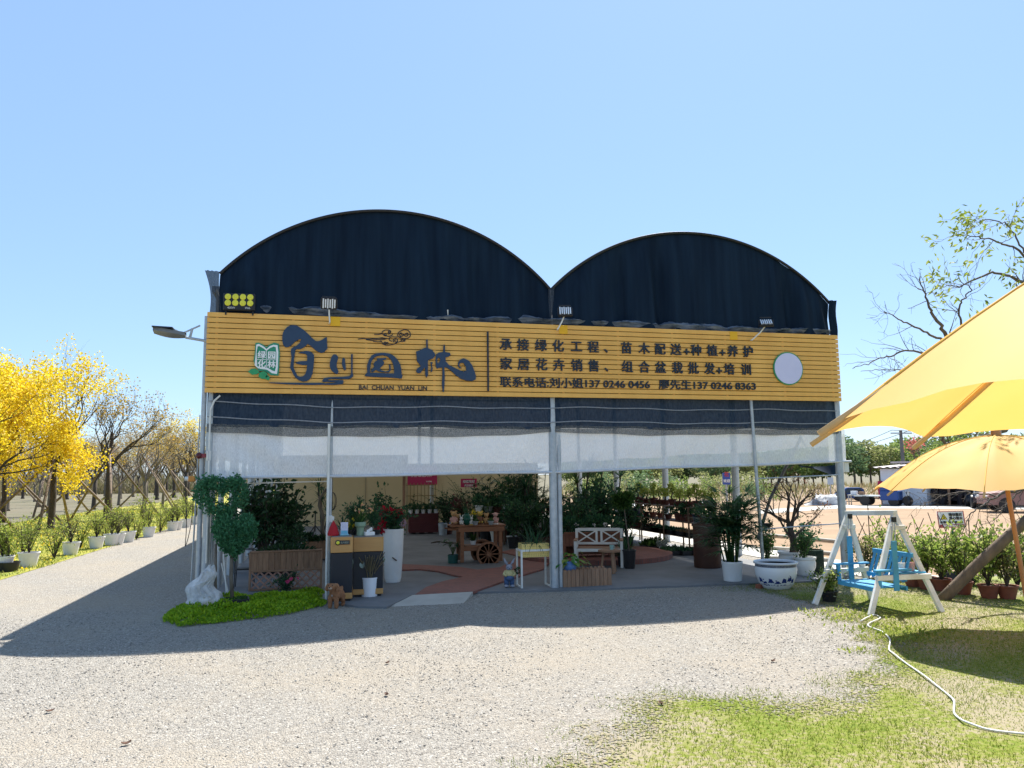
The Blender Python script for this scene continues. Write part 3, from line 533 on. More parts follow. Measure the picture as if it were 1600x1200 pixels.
glyph('calligraphy', [Z3([(875, 215), (890, 215), (892, 310), (930, 325), (965, 360), (972, 390), (950, 420), (900, 435), (893, 450), (893, 600), (880, 630), (865, 600), (862, 520), (835, 545), (810, 580), (780, 580), (765, 560), (775, 530), (815, 505), (800, 480), (775, 450), (770, 400), (765, 345), (800, 335), (850, 308), (875, 305)]),
                      Z3([(920, 460), (945, 462), (935, 490), (945, 530), (935, 568), (922, 560), (930, 520)]),
                      Z3([(1062, 290), (1068, 265), (1078, 290), (1078, 350), (1130, 360), (1140, 380), (1120, 400), (1085, 408), (1085, 450), (1120, 490), (1180, 520), (1240, 550), (1280, 565), (1310, 550), (1305, 510), (1280, 470), (1250, 465), (1230, 490), (1240, 515), (1262, 524), (1240, 528), (1218, 500), (1220, 465), (1240, 435), (1280, 418), (1330, 440), (1370, 490), (1395, 550), (1413, 610), (1410, 650), (1370, 665), (1310, 660), (1250, 640), (1200, 605), (1130, 540), (1090, 515), (1070, 520), (1075, 620), (1072, 700), (1065, 785), (1055, 785), (1045, 700), (1050, 600), (1050, 520), (1020, 520), (990, 530), (977, 500), (976, 430), (982, 375), (1010, 358), (1058, 350)]),
                      Z3([(992, 430), (1015, 410), (1030, 430), (1020, 455), (998, 478)])])
M_dk = pm('dark_lettering', (.018, .028, .045), (.014, .022, .036), 5, .5)
x_, z1 = sp(762, 518); _, z0_ = sp(762, 611); g = G(); g.box((x_, -.025, (z0_+z1)/2), (.028, .02, z1-z0_)); g.build('divider_bar', M_dk, sg)
# cloud ornament drawn in bent flat bars
def ribbon(pts, wdt): 
    q = Z3(pts); return G().tube([(x, -.022, z) for x, z in q], wdt, 5)
def spiral(cx, cy, r0, turns, a0, n=22, sgn=1): return [(cx+r0*(1-.75*t)*math.cos(a0+sgn*t*turns*6.283), cy+r0*(1-.75*t)*math.sin(a0+sgn*t*turns*6.283)) for t in np.linspace(0, 1, n)]
g = G()
for p in ([(135, 208), (200, 200), (260, 208), (330, 202), (400, 192), (455, 203), (420, 212), (340, 215), (280, 222), (220, 212)], [(300, 232), (350, 238), (395, 236), (380, 222)],
          [(310, 155), (350, 158), (395, 150), (400, 125), (430, 108), (470, 108), (492, 128), (480, 150), (460, 152)], [(400, 150), (420, 170), (470, 178), (505, 165), (512, 152)],
          spiral(430, 155, 16, 1, 0), spiral(475, 128, 18, 1.1, -1), [(470, 205), (480, 190), (510, 182), (560, 185), (600, 182)],
          spiral(545, 225, 30, 1.3, 2.5), [(575, 240), (600, 232), (640, 232), (650, 215)], [(395, 240), (405, 262), (435, 274), (480, 272), (530, 262), (570, 240)],
          [(470, 205), (480, 222), (505, 232)], spiral(430, 250, 18, 1, 1), spiral(455, 255, 14, 1, 3), spiral(605, 155, 26, 1.2, 0), spiral(662, 155, 26, 1.2, 3.1, sgn=-1),
          [(565, 175), (570, 140), (600, 118), (640, 103), (680, 112), (702, 140), (704, 170), (685, 195), (650, 203), (600, 195), (570, 180)], [(600, 208), (605, 225), (618, 210)], [(625, 208), (632, 226), (645, 208)]):
    q = Z3(p); g.tube([(x, -.02, z) for x, z in q], .0075, 5)
g.build('cloud_ornament', M_dk, sg)
# writing
def word(name, chars, size, bold, m, y=-.022, depth=.02):
    items = []
    for ch, (x, z) in chars:
        me = text_mesh(ch, size, depth, bold, 'CENTER'); items.append((me, Matrix.Translation((x, 0, z-size*.36))))
    return link(name, join_meshes(name, items), m, sg, (0, y, 0))
q = lambda X_, Y_: sp(740+X_/2.667, 440+Y_/2.667)
l1 = list(zip('承接绿化工程、苗木配送+种植+养护', (134, 206, 280, 352, 428, 498, 565, 636, 710, 776, 842, 886, 926, 993, 1035, 1078, 1142)))
l2 = list(zip('家居花卉销售、组合盆栽批发+培训', (135, 208, 283, 355, 430, 500, 567, 640, 710, 778, 848, 915, 982, 1022, 1064, 1134)))
zl1 = q(134, 262)[1]; zl2 = q(135, 343)[1]
word('lettering', [(c, (q(X_, 262)[0], zl1-(.03 if c == '+' else 0))) for c, X_ in l1], .215, .0055, M_dk)
word('lettering', [(c, (q(X_, 343)[0], zl2-(.03 if c == '+' else 0))) for c, X_ in l2], .215, .0055, M_dk)
def fitline(txt, X0, X1, Yc, size, bold, nm='lettering', m=M_dk):
    x0, z = q(X0, Yc); x1 = q(X1, Yc)[0]; me = text_mesh(txt, size, .02, bold, 'LEFT', x1-x0); me.transform(Matrix.Translation((x0, 0, z-size*.36))); return link(nm, me, m, sg, (0, -.022, 0))
fitline('联系电话:刘小姐137 0246 0456', 111, 733, 418, .175, .0042)
fitline('廖先生137 0246 8363', 772, 1174, 429, .175, .0042)
x0, z = sp(561, 605); x1 = sp(667, 605)[0]; me = text_mesh('BAI  CHUAN  YUAN  LIN', .10, .012, .001, 'LEFT', x1-x0); me.transform(Matrix.Translation((x0, 0, z-.034))); link('lettering', me, M_dk, sg, (0, -.02, 0))
# green emblem
Z1 = lambda p: zoomed(p, 300, 460, 6.154)
M_em = pm('emblem_green', (.02, .27, .15), (.017, .24, .13), 3, .4); M_emw = pm('emblem_white', (.85, .86, .84), (.8, .8, .78), 3, .5)
em = glyph('emblem', [Z1([(612, 472), (640, 465), (680, 483), (718, 508), (748, 484), (790, 466), (836, 478), (845, 560), (840, 700), (832, 782), (760, 778), (722, 748), (690, 735), (650, 740), (608, 690), (594, 640), (605, 560)])], M_em, .03, -.03)
frame = Z1([(620, 486), (645, 479), (690, 503), (718, 528), (750, 500), (785, 487), (824, 492), (831, 560), (827, 700), (818, 768), (770, 760), (728, 730), (720, 726), (660, 718), (640, 712), (640, 716), (604, 684), (608, 640), (616, 560)])
inner = Z1([(632, 503), (650, 500), (690, 523), (716, 545), (752, 518), (785, 505), (806, 510), (812, 560), (808, 700), (798, 742), (775, 735), (728, 708), (690, 705), (648, 700), (628, 690), (622, 560)])
link('emblem_border', flat([frame, inner], .008), M_emw, em, (0, -.017, 0))
g = G(); a = Z1([(718, 530), (718, 715)]); b = Z1([(628, 628), (808, 632)])
for (x0, z0_), (x1, z1_) in (a, b): g.bar((x0, -.018, z0_), (x1, -.018, z1_), .008, .008)
g.build('emblem_rule', M_emw, em)
it = []
for ch, X_, Y_ in (('绿', 672, 585), ('园', 768, 588), ('化', 672, 672), ('林', 766, 675)):
    x, z = Z1([(X_, Y_)])[0]; it.append((text_mesh(ch, .125, .008, .004, 'CENTER'), Matrix.Translation((x, 0, z-.045))))
link('emblem_lettering', join_meshes('emblem_lettering', it), M_emw, em, (0, -.019, 0))
for pts in ([(540, 745), (570, 720), (610, 715), (640, 735), (650, 755), (620, 770), (580, 775)], [(640, 790), (650, 755), (690, 740), (720, 755), (735, 790), (700, 815), (665, 812)], [(700, 812), (715, 780), (745, 790), (748, 815), (735, 830)]):
    link('emblem_leaf', flat([Z1(pts)], .02), pm('emblem_leaf_green', (.03, .33, .12), (.025, .28, .10), 6, .4), em, (0, -.012, 0))
# round plate near the right end (its printed code is left out)
c = sp(1231, 576); g = G(); k0 = 0
g.lathe([(.305, 0), (.305, .02)], 48); g.xf(0, Matrix.Translation((c[0], -.018, c[1]))@Matrix.Rotation(R(90), 4, 'X')); rd = g.build('round_plate', pm('plate_rim', (.05, .30, .12), (.04, .27, .10), 4, .4), sg)
g = G(); g.lathe([(.285, 0), (.285, .006)], 48); g.xf(0, Matrix.Translation((c[0], -.039, c[1]))@Matrix.Rotation(R(90), 4, 'X')); g.build('plate_face', pm('plate_lavender', (.66, .65, .86), (.62, .61, .82), 3, .4), rd)
# ================================================================== LAMPS on the front
fl = thing('floodlight', 'large black floodlight with eight round yellow lamps above the left end of the signboard', 'floodlight', tuple(fp(374, 472, -.16)), R(-4), 'floodlights along the sign top')
g = G(); g.box((0, 0, 0), (.475, .05, .27)); g.build('housing', M_black, fl, bevel=.012)
M_led = pm('yellow_lens', (.80, .75, .06), (.7, .64, .04), 8, .3, .1)
for i in range(4):
    for j in range(2):
        g = G(); g.lathe([(.048, 0), (.045, .008), (.03, .012), (1e-4, .013)], 20); g.xf(0, Matrix.Translation((-.165+.11*i, -.026, .075-.095*j))@Matrix.Rotation(R(90), 4, 'X')); g.build('lens', M_led, fl, smooth=True)
M_emt = pm('print_white', (.6, .6, .6), (.55, .55, .55), 4, .5)
for t_, x in (('400W', -.17), ('IP66', .09)):
    me = text_mesh(t_, .045, .002, .0005); link('lettering', me, M_emt, fl, (x, -.027, -.112))
g = G(); g.bar((-.2, .03, -.13), (-.2, .03, -.2), .02, .02); g.bar((.2, .03, -.13), (.2, .03, -.2), .02, .02); g.build('bracket', M_black, fl)
def small_flood(px, py, rz, tilt, label, arm):
    c = fp(px, py, -.3); t = thing('floodlight', label, 'floodlight', tuple(c), rz, 'floodlights along the sign top')
    g = G(); g.box((0, 0, 0), (.24, .05, .19)); g.xf(0, Matrix.Rotation(tilt, 4, 'X')); g.build('housing', M_black, t, bevel=.01)
    g = G()
    for i in range(6): g.box((-.088+.035*i, -.03, .0), (.02, .012, .15-.02*(i % 2)))
    g.xf(0, Matrix.Rotation(tilt, 4, 'X')); g.build('reflector', pm('reflector_white', (.80, .82, .84), (.7, .72, .75), 20, .2), t)
    g = G(); g.tube([(arm[0], .03, -.30), (arm[0]*.4, .03, -.16), (0, .02, -.03)], .012, 8); g.tube([(arm[0], .03, -.29), (arm[0], .2, -.29)], .012, 6); g.build('arm', M_white, t, smooth=True)
    g = G(); g.box((-.125, 0, .0), (.012, .03, .12)); g.box((.125, 0, 0), (.012, .03, .12)); g.box((0, .03, .11), (.2, .02, .02)); g.build('yoke', M_black, t)
small_flood(514, 474, R(3), R(18), 'small white floodlight above the calligraphy, first right of the yellow-lamped one', (.02,))
small_flood(883, 487, R(-12), R(-25), 'small white floodlight on a slanted arm under the valley between the arches', (-.13,))
small_flood(1197, 505, R(-20), R(-48), 'small floodlight tipped nearly flat above the right part of the signboard', (-.26,))
# solar lamp on the left corner
p0 = fp(325, 529, .05); sol = thing('solar_street_lamp', 'grey solar street lamp on an arm off the left corner of the greenhouse', 'street lamp', tuple(p0))
p = lambda X_, Y_, y=.05: np.array(fp(220+X_/4.285, 400+Y_/4.285, y))-p0
g = G(); g.tube([p(445, 570), p(340, 552), p(300, 545)], .022, 10); g.build('arm', M_steel, sol, smooth=True)
g = G()
a, b = p(90, 505), p(300, 535); d = b-a
g.grid([[a+d*t+np.array([0, yv*(.7+.6*math.sin(math.pi*min(1, t*.9+.25))), h]) for yv, h in ((-.1, .0), (-.1, .05), (.1, .05), (.1, 0), (0, -.035-.03*math.sin(math.pi*t)), (-.1, 0))] for t in np.linspace(0, 1, 9)]); g.build('lamp_head', pm('dark_alloy', (.20, .21, .22), (.14, .15, .16), 8, .45, metal=.3), sol, smooth=True)
g = G(); a, b = p(88, 492), p(225, 492); g.bar(a+np.array([0, 0, .02]), b+np.array([.0, 0, .0]), .34, .02, up=(0, 0, 1)); g.build('solar_panel', pm('solar_black', (.012, .014, .022), (.01, .012, .02), 30, .15), sol)
g = G(); g.tube([p(230, 495), p(300, 535)], .016, 6); g.tube([p(275, 520), p(398, 465)], .014, 6); g.tube([p(330, 545), p(345, 485)], .02, 6); g.build('panel_bracket', M_steel, sol, smooth=True)
# boxes, alarm lamp, sensor and thin pole at the left corner
bx = thing('junction_box', 'white switch box clamped to the left corner post', 'box', tuple(fp(326, 712, -.03)))
g = G(); g.box((0, 0, 0), (.06, .05, .15)); g.build('box_body', M_white, bx, bevel=.006); g = G(); g.box((.0, -.03, 0), (.008, .01, .15)); g.build('box_seam', M_steel, bx)
al = thing('alarm_lamp', 'round dark red alarm lamp beside the white switch box on the corner post', 'lamp', tuple(fp(311, 712, 0)))
g = G(); g.ball((0, 0, 0), .05); g.build('lens', pm('dark_red_lens', (.10, .012, .015), (.05, .01, .012), 6, .2), al, smooth=True); g = G(); g.bar((.03, 0, 0), (.1, .0, 0), .05, .06); g.build('base', pm('maroon', (.25, .04, .05), (.2, .03, .04), 6, .5), al)
se = thing('roller_motor', 'small orange and white winding motor at the end of the left roller tube', 'motor', tuple(fp(300, 748, 0)))
g = G(); g.tube([(-.1, 0, 0), (-.04, 0, 0)], .032, 12); g.build('motor_end', M_white, se, smooth=True); g = G(); g.box((0, 0, 0), (.1, .08, .085)); g.build('motor_body', pm('orange_plastic', (.62, .25, .04), (.5, .2, .03), 6, .45), se, bevel=.012); g = G(); g.tube([(.05, 0, 0), (.22, 0, 0)], .014, 8); g.build('shaft', M_steel, se, smooth=True)
g = G(); pa = gp(297, 938); g.tube([(pa[0], pa[1], 0), (pa[0]+.03, pa[1], 1.5), (pa[0]+.045, pa[1], 2.9)], [.014, .013, .008], 8); tag(g.build('motor_guide_pole', M_steel, smooth=True), 'thin grey guide pole standing just left of the corner post', 'pole')
g = G(); t = np.linspace(0, 1, 24); base = np.array(fp(300, 752, 0.0)); g.tube([base+np.array([-.1+.12*s+.02*math.sin(9*s), 0, -1.55*math.sin(math.pi*s)**.9*.62-.0]) for s in t], .006, 5); tag(g.build('cable', M_black), 'thin black cable looping down from the winding motor', 'cable')
g = G(); g.tube([fp(344, 618, -.05), fp(335, 626, -.06), fp(329, 640, -.06), fp(327, 690, -.05), fp(325, 800, -.03), fp(322, 880, -.03)], .014, 8); tag(g.build('white_conduit', M_white, smooth=True), 'white conduit bending down the left corner post from under the signboard', 'conduit')
# ================================================================== TREES
def grow(g, tips, rs, p, d, ln, r, lev, maxlev, up=.12, ang=.6, nseg=5, wob=.16, kids=(3, 4), thin=.62, short=.72, twigs=None):
    P = [np.array(p)]; Rr = [r]; d = np.array(d, float)
    for i in range(nseg):
        d = d+rs.normal(0, wob, 3)+np.array([0, 0, up]); d /= np.linalg.norm(d); P.append(P[-1]+d*ln/nseg); Rr.append(r*(1-.45*(i+1)/nseg))
    g.tube(P, Rr, 8 if lev == 0 else (5 if lev == 1 else 3), cap=lev == 0)
    if lev >= maxlev: tips.append((P[-1], d)); tips.append((P[2], d)); return
    for k in range(rs.randint(kids[0], kids[1]+1)):
        t = 1 if k == 0 else rs.uniform(.45, 1); i = min(nseg-1, int(t*nseg)); q = P[i]+(P[i+1]-P[i])*(t*nseg-i)
        a = rs.uniform(0, 6.283); x = np.cross(d, [0.3, .2, 1]); x /= np.linalg.norm(x)+1e-9; y = np.cross(d, x); an = ang*rs.uniform(.6, 1.3)
        nd = d*math.cos(an)+(x*math.cos(a)+y*math.sin(a))*math.sin(an)
        grow(g, tips, rs, q, nd, ln*short*rs.uniform(.8, 1.15), Rr[i]*thin, lev+1, maxlev, up, ang, nseg, wob, kids, thin, short)
def tree_proto(name, label, seed, trunk_h, r0, ln, maxlev, leaf, nl, lsz, lspread, group, bark=M_bark, ang=.62, kids=(3, 4), cat='tree', keep=1.0, up=.12):
    rs = np.random.RandomState(seed); g = G(); tips = []
    t = thing(name, label, cat, (0, 0, -50), 0, group)
    tr = G(); P = [(0, 0, -.05), (0, 0, .12), (.03, .02, trunk_h*.5), (.0, .05, trunk_h)]; tr.tube(P, [r0*1.5, r0*1.1, r0*.95, r0*.85], 10)
    for k in range(rs.randint(3, 5)):
        a = k*2.0+rs.uniform(0, 1); grow(tr, tips, rs, (0, .04, trunk_h*rs.uniform(.82, .99)), (math.cos(a)*.75, math.sin(a)*.75, 1), ln, r0*.62, 1, maxlev, up, ang, kids=kids)
    tr.build('trunk', bark, t, smooth='all')
    if nl:
        tp = np.array([q[0] for q in tips]); tp = tp[rs.rand(len(tp)) < keep]; n = len(tp)
        P = np.repeat(tp, nl, 0)+rs.normal(0, lspread, (n*nl, 3)); D = rs.normal(size=P.shape); g = G(); leaves(g, P, D, lsz, lsz*.75, .2, seed); g.build('crown', leaf, t)
    return t
YT = [tree_proto('blossoming_tree', 'tall tree covered in yellow blossom at the left edge, nearest the camera', 11, 1.7, .12, 1.95, 5, LF_yellow, 26, .10, .19, 'trees in rows left of the drive', ang=.66, kids=(3, 3), up=.03),
      tree_proto('blossoming_tree', 'dark-trunked tree with thinner yellow blossom, second along the drive', 12, 2.5, .12, 1.75, 5, LF_yellow, 11, .10, .15, 'trees in rows left of the drive', keep=.38, ang=.55, kids=(3, 3)),
      tree_proto('budding_tree', 'dark tree with fine bare twigs and a few yellow tufts, third along the drive', 13, 2.2, .14, 1.45, 5, leafm('yellow_tuft', [(.12, .12, .04), (.3, .22, .05), (.6, .4, .05)], .4), 3, .085, .12, 'trees in rows left of the drive', keep=.5, ang=.6, kids=(3, 4)),
      tree_proto('budding_tree', 'thin pale tree with sparse yellow-brown buds, fourth along the drive', 14, 2.0, .10, 1.5, 5, leafm('ochre_bud', [(.25, .18, .08), (.42, .30, .09), (.18, .15, .08)], .4), 3, .10, .15, 'trees in rows left of the drive', bark=M_bark_l, keep=.5, kids=(3, 3))]
def proj_px(p):
    d = np.array(p, float)-CAM; z = d@_f; return 800+FPX*(d@_r)/z, 600-FPX*(d@_u)/z, z
spots = [(0, -9.6, 14.0, 1.02, 2.2), (0, -13.2, 21.0, 1.15, 1.3), (1, -8.25, 20.4, 1.0, .5), (2, -8.0, 27.2, 1.12, 0), (3, -7.9, 34.3, 1.0, 0)]
for i, (k, x, y, s, rz) in enumerate(spots):
    if k == 0 and i == 1: dup(YT[0], (x, y, 0), rz, s, 'tall tree covered in yellow blossom standing behind the one at the left edge'); continue
    YT[k].location = (x, y, 0); YT[k].rotation_euler.z = rz; YT[k].scale = (s, s, s)
dup(YT[0], (-9.9, 17.4, 0), 4.1, (.95, .95, .92), 'low spreading tree covered in yellow blossom, between the two tall ones at the left edge'); dup(YT[0], (-11.6, 22.5, 0), 5.3, .98, 'yellow blossoming tree half hidden behind the low spreading one')
rs = np.random.RandomState(21); nn = 0
for x in (-8, -12.4, -17, -22, -28, -35, -43):
    for y in np.arange(13.4, 130, 6.9):
        xx, yy = x+rs.uniform(-.5, .5), y+rs.uniform(-.8, .8)
        if (x == -8 and y < 38) or (x < -12 and x > -13 and y < 20): continue
        px, _, z = proj_px((xx, yy, 0))
        if not (-45 < px < 330) or nn > 130: continue
        k = rs.choice([1, 2, 3, 3, 2]) if x > -20 else rs.choice([2, 3, 3]); s = rs.uniform(.85, 1.2); nn += 1
        dup(YT[k], (xx, yy, 0), rs.uniform(0, 6), (s, s, s*rs.uniform(.8, 1.05)), {1: 'tree with thin yellow blossom among the rows behind the first four along the drive', 2: 'dark bare-twigged tree among the rows behind the first four along the drive', 3: 'thin pale budding tree among the rows behind the first four along the drive'}[k], 'trees in rows left of the drive')
# stakes propping the trees
def support(loc, h, spread, n, rz, label, grp='stakes propping the trees', skip=()):
    t = thing('tree_support', label, 'tree support', loc, rz, grp)
    for k in range(n):
        a = k*2*math.pi/n+.3*math.sin(k*5.1+rz*3); g = G(); e = np.array([math.cos(a)*spread, math.sin(a)*spread, 0]); top = np.array([-.12*math.cos(a), -.12*math.sin(a), h*(1+.05*math.sin(k*3))])
        g.tube([e, e*.5+top*.5, top+(top-e)*.08], [.055, .05, .045], 7); g.build('stake', M_stake, t, smooth='all')
    return t
support((-9.6, 14.0, 0), 3.1, 3.2, 3, .9, 'wooden stakes propping the yellow tree at the left edge')
support((-8.25, 20.4, 0), 2.9, 2.6, 4, .2, 'wooden stakes propping the second tree along the drive')
support((-8.0, 27.2, 0), 3.2, 3.0, 4, .6, 'wooden stakes propping the third, dark bare tree along the drive')
support((-7.9, 34.3, 0), 3.0, 2.8, 3, 1.1, 'wooden stakes propping the fourth, pale tree along the drive')
for i, (x, y) in enumerate(((-12.4, 26.5), (-12.5, 33.5), (-8.2, 41.4), (-17, 40), (-8, 55))):
    support((x, y, 0), 3.0, 2.7, 3, i*.7, 'wooden stakes propping one of the trees farther back')
# bare trees and shrubs far left behind the rows
tag(blades('far_scrub', [(-120, 60), (-3.6, 100), (-3.6, 150), (-120, 150)], 40000, (-110, -4, 55, 150), 0, 6, 2.4, .22, leafm('scrub', [(.16, .13, .08), (.22, .19, .1), (.12, .13, .05)], .3), 1), 'far brown scrub closing the view behind the tree rows', 'scrub')
# ---- plants in pots along the drive
def shrub_mesh(seed, h, wd, n, lsz, leaf, stemm, t, nst=9, blobs=None, stem_r=.008, lname='foliage'):
    rs = np.random.RandomState(seed); g = G(); pts = []
    for k in range(nst):
        a = rs.uniform(0, 6.283); rr = wd/2*rs.uniform(.25, .95); e = np.array([rr*math.cos(a), rr*math.sin(a), h*rs.uniform(.6, 1)]); m_ = e*np.array([.35, .35, .5])+rs.normal(0, .02, 3)
        g.tube([(0, 0, 0), m_, e], [stem_r*1.4, stem_r, stem_r*.5], 4, cap=False)
        for s_ in np.linspace(.3, 1, 7): q = (m_*(1-abs(2*s_-1)) if s_ < .5 else m_*(2-2*s_)+e*(2*s_-1)); pts.append((q, e-m_))
        for j in range(3):
            s_ = rs.uniform(.45, .95); q = m_*(2-2*s_)+e*(2*s_-1) if s_ > .5 else m_; e2 = q+rs.normal(0, 1, 3)*wd*.17+np.array([0, 0, h*.1]); g.tube([q, e2], [stem_r*.6, stem_r*.3], 3, cap=False); pts += [(q*.5+e2*.5, e2-q), (e2, e2-q)]
    g.build('stems', stemm, t, smooth='all')
    b = np.array([q[0] for q in pts]); dd = np.array([q[1] for q in pts]); idx = rs.randint(0, len(b), n)
    P = b[idx]+rs.normal(0, wd*.055, (n, 3)); D = dd[idx]/(np.linalg.norm(dd[idx], axis=1)[:, None]+1e-6)*.5+rs.normal(0, .8, (n, 3)); D[:, 2] += .25
    g = G(); leaves(g, P, D, lsz, lsz*.45, .22, seed, .1); return g.build(lname, leaf, t)
def pot_mesh(t, r0, r1, h, m, rim=.012, soil=True, name='pot', n=20, sides=None):
    g = G(); g.lathe([(r0, 0), (r0*1.01, .01), (r1, h-.02), (r1+rim, h-.02), (r1+rim, h), (r1-.008, h), (r1-.012, h-.03), (1e-4, h-.03)], n); o = g.build(name, m, t, smooth=True)
    if soil: g = G(); g.lathe([(r1-.012, h-.025), (r1*.5, h-.018), (1e-4, h-.02)], n); g.build('soil', M_soil, t)
    return o
WP = []
M_wpot = pm('white_nursery_pot', (.80, .80, .80), (.68, .68, .69), 5, .5, .05)
for i in range(3):
    t = thing('potted_shrub', 'x', 'potted shrub', (0, 0, -40), 0, 'white pots along the drive'); pot_mesh(t, .15, .21, .32, M_wpot)
    e = bpy.data.objects.new('plant', None); 
    bpy.data.objects.remove(e)
    k0 = len(t.children); o = shrub_mesh(40+i, .66, .75, 300, .06, [LF_light, LF_olive, LF_light][i], M_bark, t, 11, stem_r=.009)
    for c in t.children:
        if c.name.startswith(('stems', 'foliage')): c.location.z = .3
    WP.append(t)
wsp = [(44, 886, 0), (110, 867, 1), (150, 857, 2), (174, 852, 0), (183, 851, 1), (200, 847, 2), (232, 839, 0), (269, 829, 1), (276, 828, 2), (290, 824, 0), (306, 819, 1), (314, 817, 2), (3, 893, 2)]
onm = ['first big one from the left edge', 'the tallest one, second big one', 'set close before the leaning stake', 'left one of a touching pair', 'right one of a touching pair', 'just beyond the touching pair', 'beside the foot of a leaning stake', 'left one of the small far pair', 'right one of the small far pair', 'third from the far end', 'second from the far end', 'farthest, nearly hidden by the corner post', 'cut by the left edge']
for (px, py, k), s_ in zip(wsp, onm):
    q = gp(px, py); dup(WP[k], (q[0], q[1], 0), px*.7, None, 'white pot with a budding shrub on the verge, '+s_)
for t in WP:
    for c in list(t.children): bpy.data.objects.remove(c)
    bpy.data.objects.remove(t)
bp_ = thing('potted_shrub', 'black pot with a yellow-green shrub at the left edge of the verge', 'potted shrub', tuple(gp(13, 893)), 0, 'black pots along the drive'); pot_mesh(bp_, .17, .2, .2, M_black); shrub_mesh(51, .85, .85, 520, .075, LF_light, M_bark, bp_, 12)
for c in bp_.children:
    if c.name.startswith(('stems', 'foliage')): c.location.z = .17
for i, (px, py, s_, lb) in enumerate(((85, 873, 1.1, 'wide yellow-green shrub in the verge behind the foot of the near leaning stake'), (125, 858, 1, 'small shrub in the verge between the second and third white pots'), (165, 850, 1, 'low shrub right behind the third white pot'), (213, 843, 1, 'low shrub in the verge before the second stake foot'), (250, 832, 1.1, 'round shrub left of the small far pair of white pots'), (262, 822, 1.3, 'bushy light green shrub behind the far pair of white pots'), (35, 868, 1.1, 'bushy shrub in the verge behind the first white pot'), (185, 832, 1.2, 'yellow-green shrub behind the touching pair of white pots'), (225, 822, 1.4, 'wide shrub farther back under the third tree'), (290, 812, 1.5, 'bushy shrub at the far end of the verge'))):
    q = gp(px, py); t = thing('verge_shrub', lb, 'shrub', (q[0], q[1], 0), i, 'shrubs planted along the verge', s_); shrub_mesh(60+i, .8, .95, 400, .065, LF_light, M_bark, t, 11)
# ================================================================== RIGHT BACKGROUND
def leafy_tree(name, label, seed, h, wd, n, lsz, leaf, group, trunk=.3):
    rs = np.random.RandomState(seed); t = thing(name, label, 'tree', (0, 0, -60), 0, group); g = G(); blobs = []
    g.tube([(0, 0, -.05), (.02, .03, h*trunk), (.05, 0, h*.75)], [h*.022, h*.016, h*.006], 7)
    for k in range(8):
        a = k*2.4; e = np.array([math.cos(a)*wd*.32, math.sin(a)*wd*.32, h*(.42+.06*k)]); g.tube([(0.02, .02, h*(trunk+.03*k)), e], [h*.008, h*.003], 4); blobs.append((e, (wd*.22*rs.uniform(.7, 1.2), wd*.22*rs.uniform(.7, 1.2), h*.13*rs.uniform(.8, 1.3))))
    blobs.append(((0, 0, h*.85), (wd*.2, wd*.2, h*.14))); g.build('trunk', M_bark_l, t, smooth='all')
    P, D = cloud_pts(rs, n, blobs, .45); g = G(); leaves(g, P, D+rs.normal(0, .7, D.shape), lsz, lsz*.6, .25, seed); g.build('crown', leaf, t); return t
LF_far = [leafm('far_leaf_green', [(.09, .15, .035), (.15, .22, .05), (.22, .28, .09)], .45), leafm('far_leaf_blue', [(.07, .13, .06), (.11, .18, .08), (.15, .22, .1)], .4), leafm('far_leaf_pale', [(.2, .24, .08), (.28, .3, .13), (.17, .2, .08)], .45)]
FT = [leafy_tree('roadside_tree', 'x', 70+i, 5.0, 4.6, 1500, .34, LF_far[i], 'trees of the far treeline') for i in range(3)]
rs = np.random.RandomState(8)
for i, px in enumerate(np.linspace(885, 1625, 54)):
    dist = rs.uniform(76, 98); q = rp(px+rs.uniform(-7, 7), 745, dist); k = rs.choice([0, 0, 1, 2]); s = rs.uniform(.82, 1.2)*(1.0 if px > 1300 else .85)
    dup(FT[k], (q[0], q[1], 0), rs.uniform(0, 6), (s*1.15, s*1.15, s), {0: 'bushy green tree in the far treeline beyond the field', 1: 'bluish-green tree in the far treeline beyond the field', 2: 'pale yellowish tree in the far treeline beyond the field'}[k])
NT = [leafy_tree('nursery_tree', 'x', 80+i, 2.1, 1.2, 240, .16, LF_far[i], 'young nursery trees beyond the right side') for i in range(3)]
for i in range(46):
    q = rp(rs.uniform(890, 1215), 760, rs.uniform(34, 60)); k = rs.randint(3); s = rs.uniform(.6, 1.05)
    dup(NT[k], (q[0], q[1], 0), rs.uniform(0, 6), s, {0: 'young green nursery tree seen through the greenhouse', 1: 'young bluish nursery tree seen through the greenhouse', 2: 'young pale nursery tree seen through the greenhouse'}[k])
for t in FT+NT:
    for c in list(t.children): bpy.data.objects.remove(c)
    bpy.data.objects.remove(t)
for i, (px, py, w_) in enumerate(((990, 758, 2.6), (1030, 759, 3.0), (1093, 759, 3.2), (1118, 760, 3.4), (1172, 760, 2.4), (1012, 759, 2.2))):
    q = rp(px, py, 64); t = thing('black_crate', 'black crate of seedlings in the far nursery', 'crate', (q[0], q[1], 0), -.24, 'black crates in the far nursery')
    g = G()
    for sx in (-1, 1): g.box((sx*w_*.25, 0, .35), (w_*.5-.03, 1, .5))
    g.box((0, 0, .04), (w_, 1.05, .06)); g.build('crate_body', M_black, t, bevel=.04)
    rs2 = np.random.RandomState(i); P = np.stack([rs2.uniform(-w_/2, w_/2, 140), rs2.uniform(-.4, .4, 140), np.full(140, .6)], 1); D = rs2.normal(0, .4, (140, 3)); D[:, 2] = 1; g = G(); leaves(g, P, D, .35, .14, .2, i); g.build('seedlings', LF_olive, t)
M_plas = pm('pale_plastic_sheet', (.70, .70, .70), (.5, .52, .54), .9, .6, .4, 3, world=True)
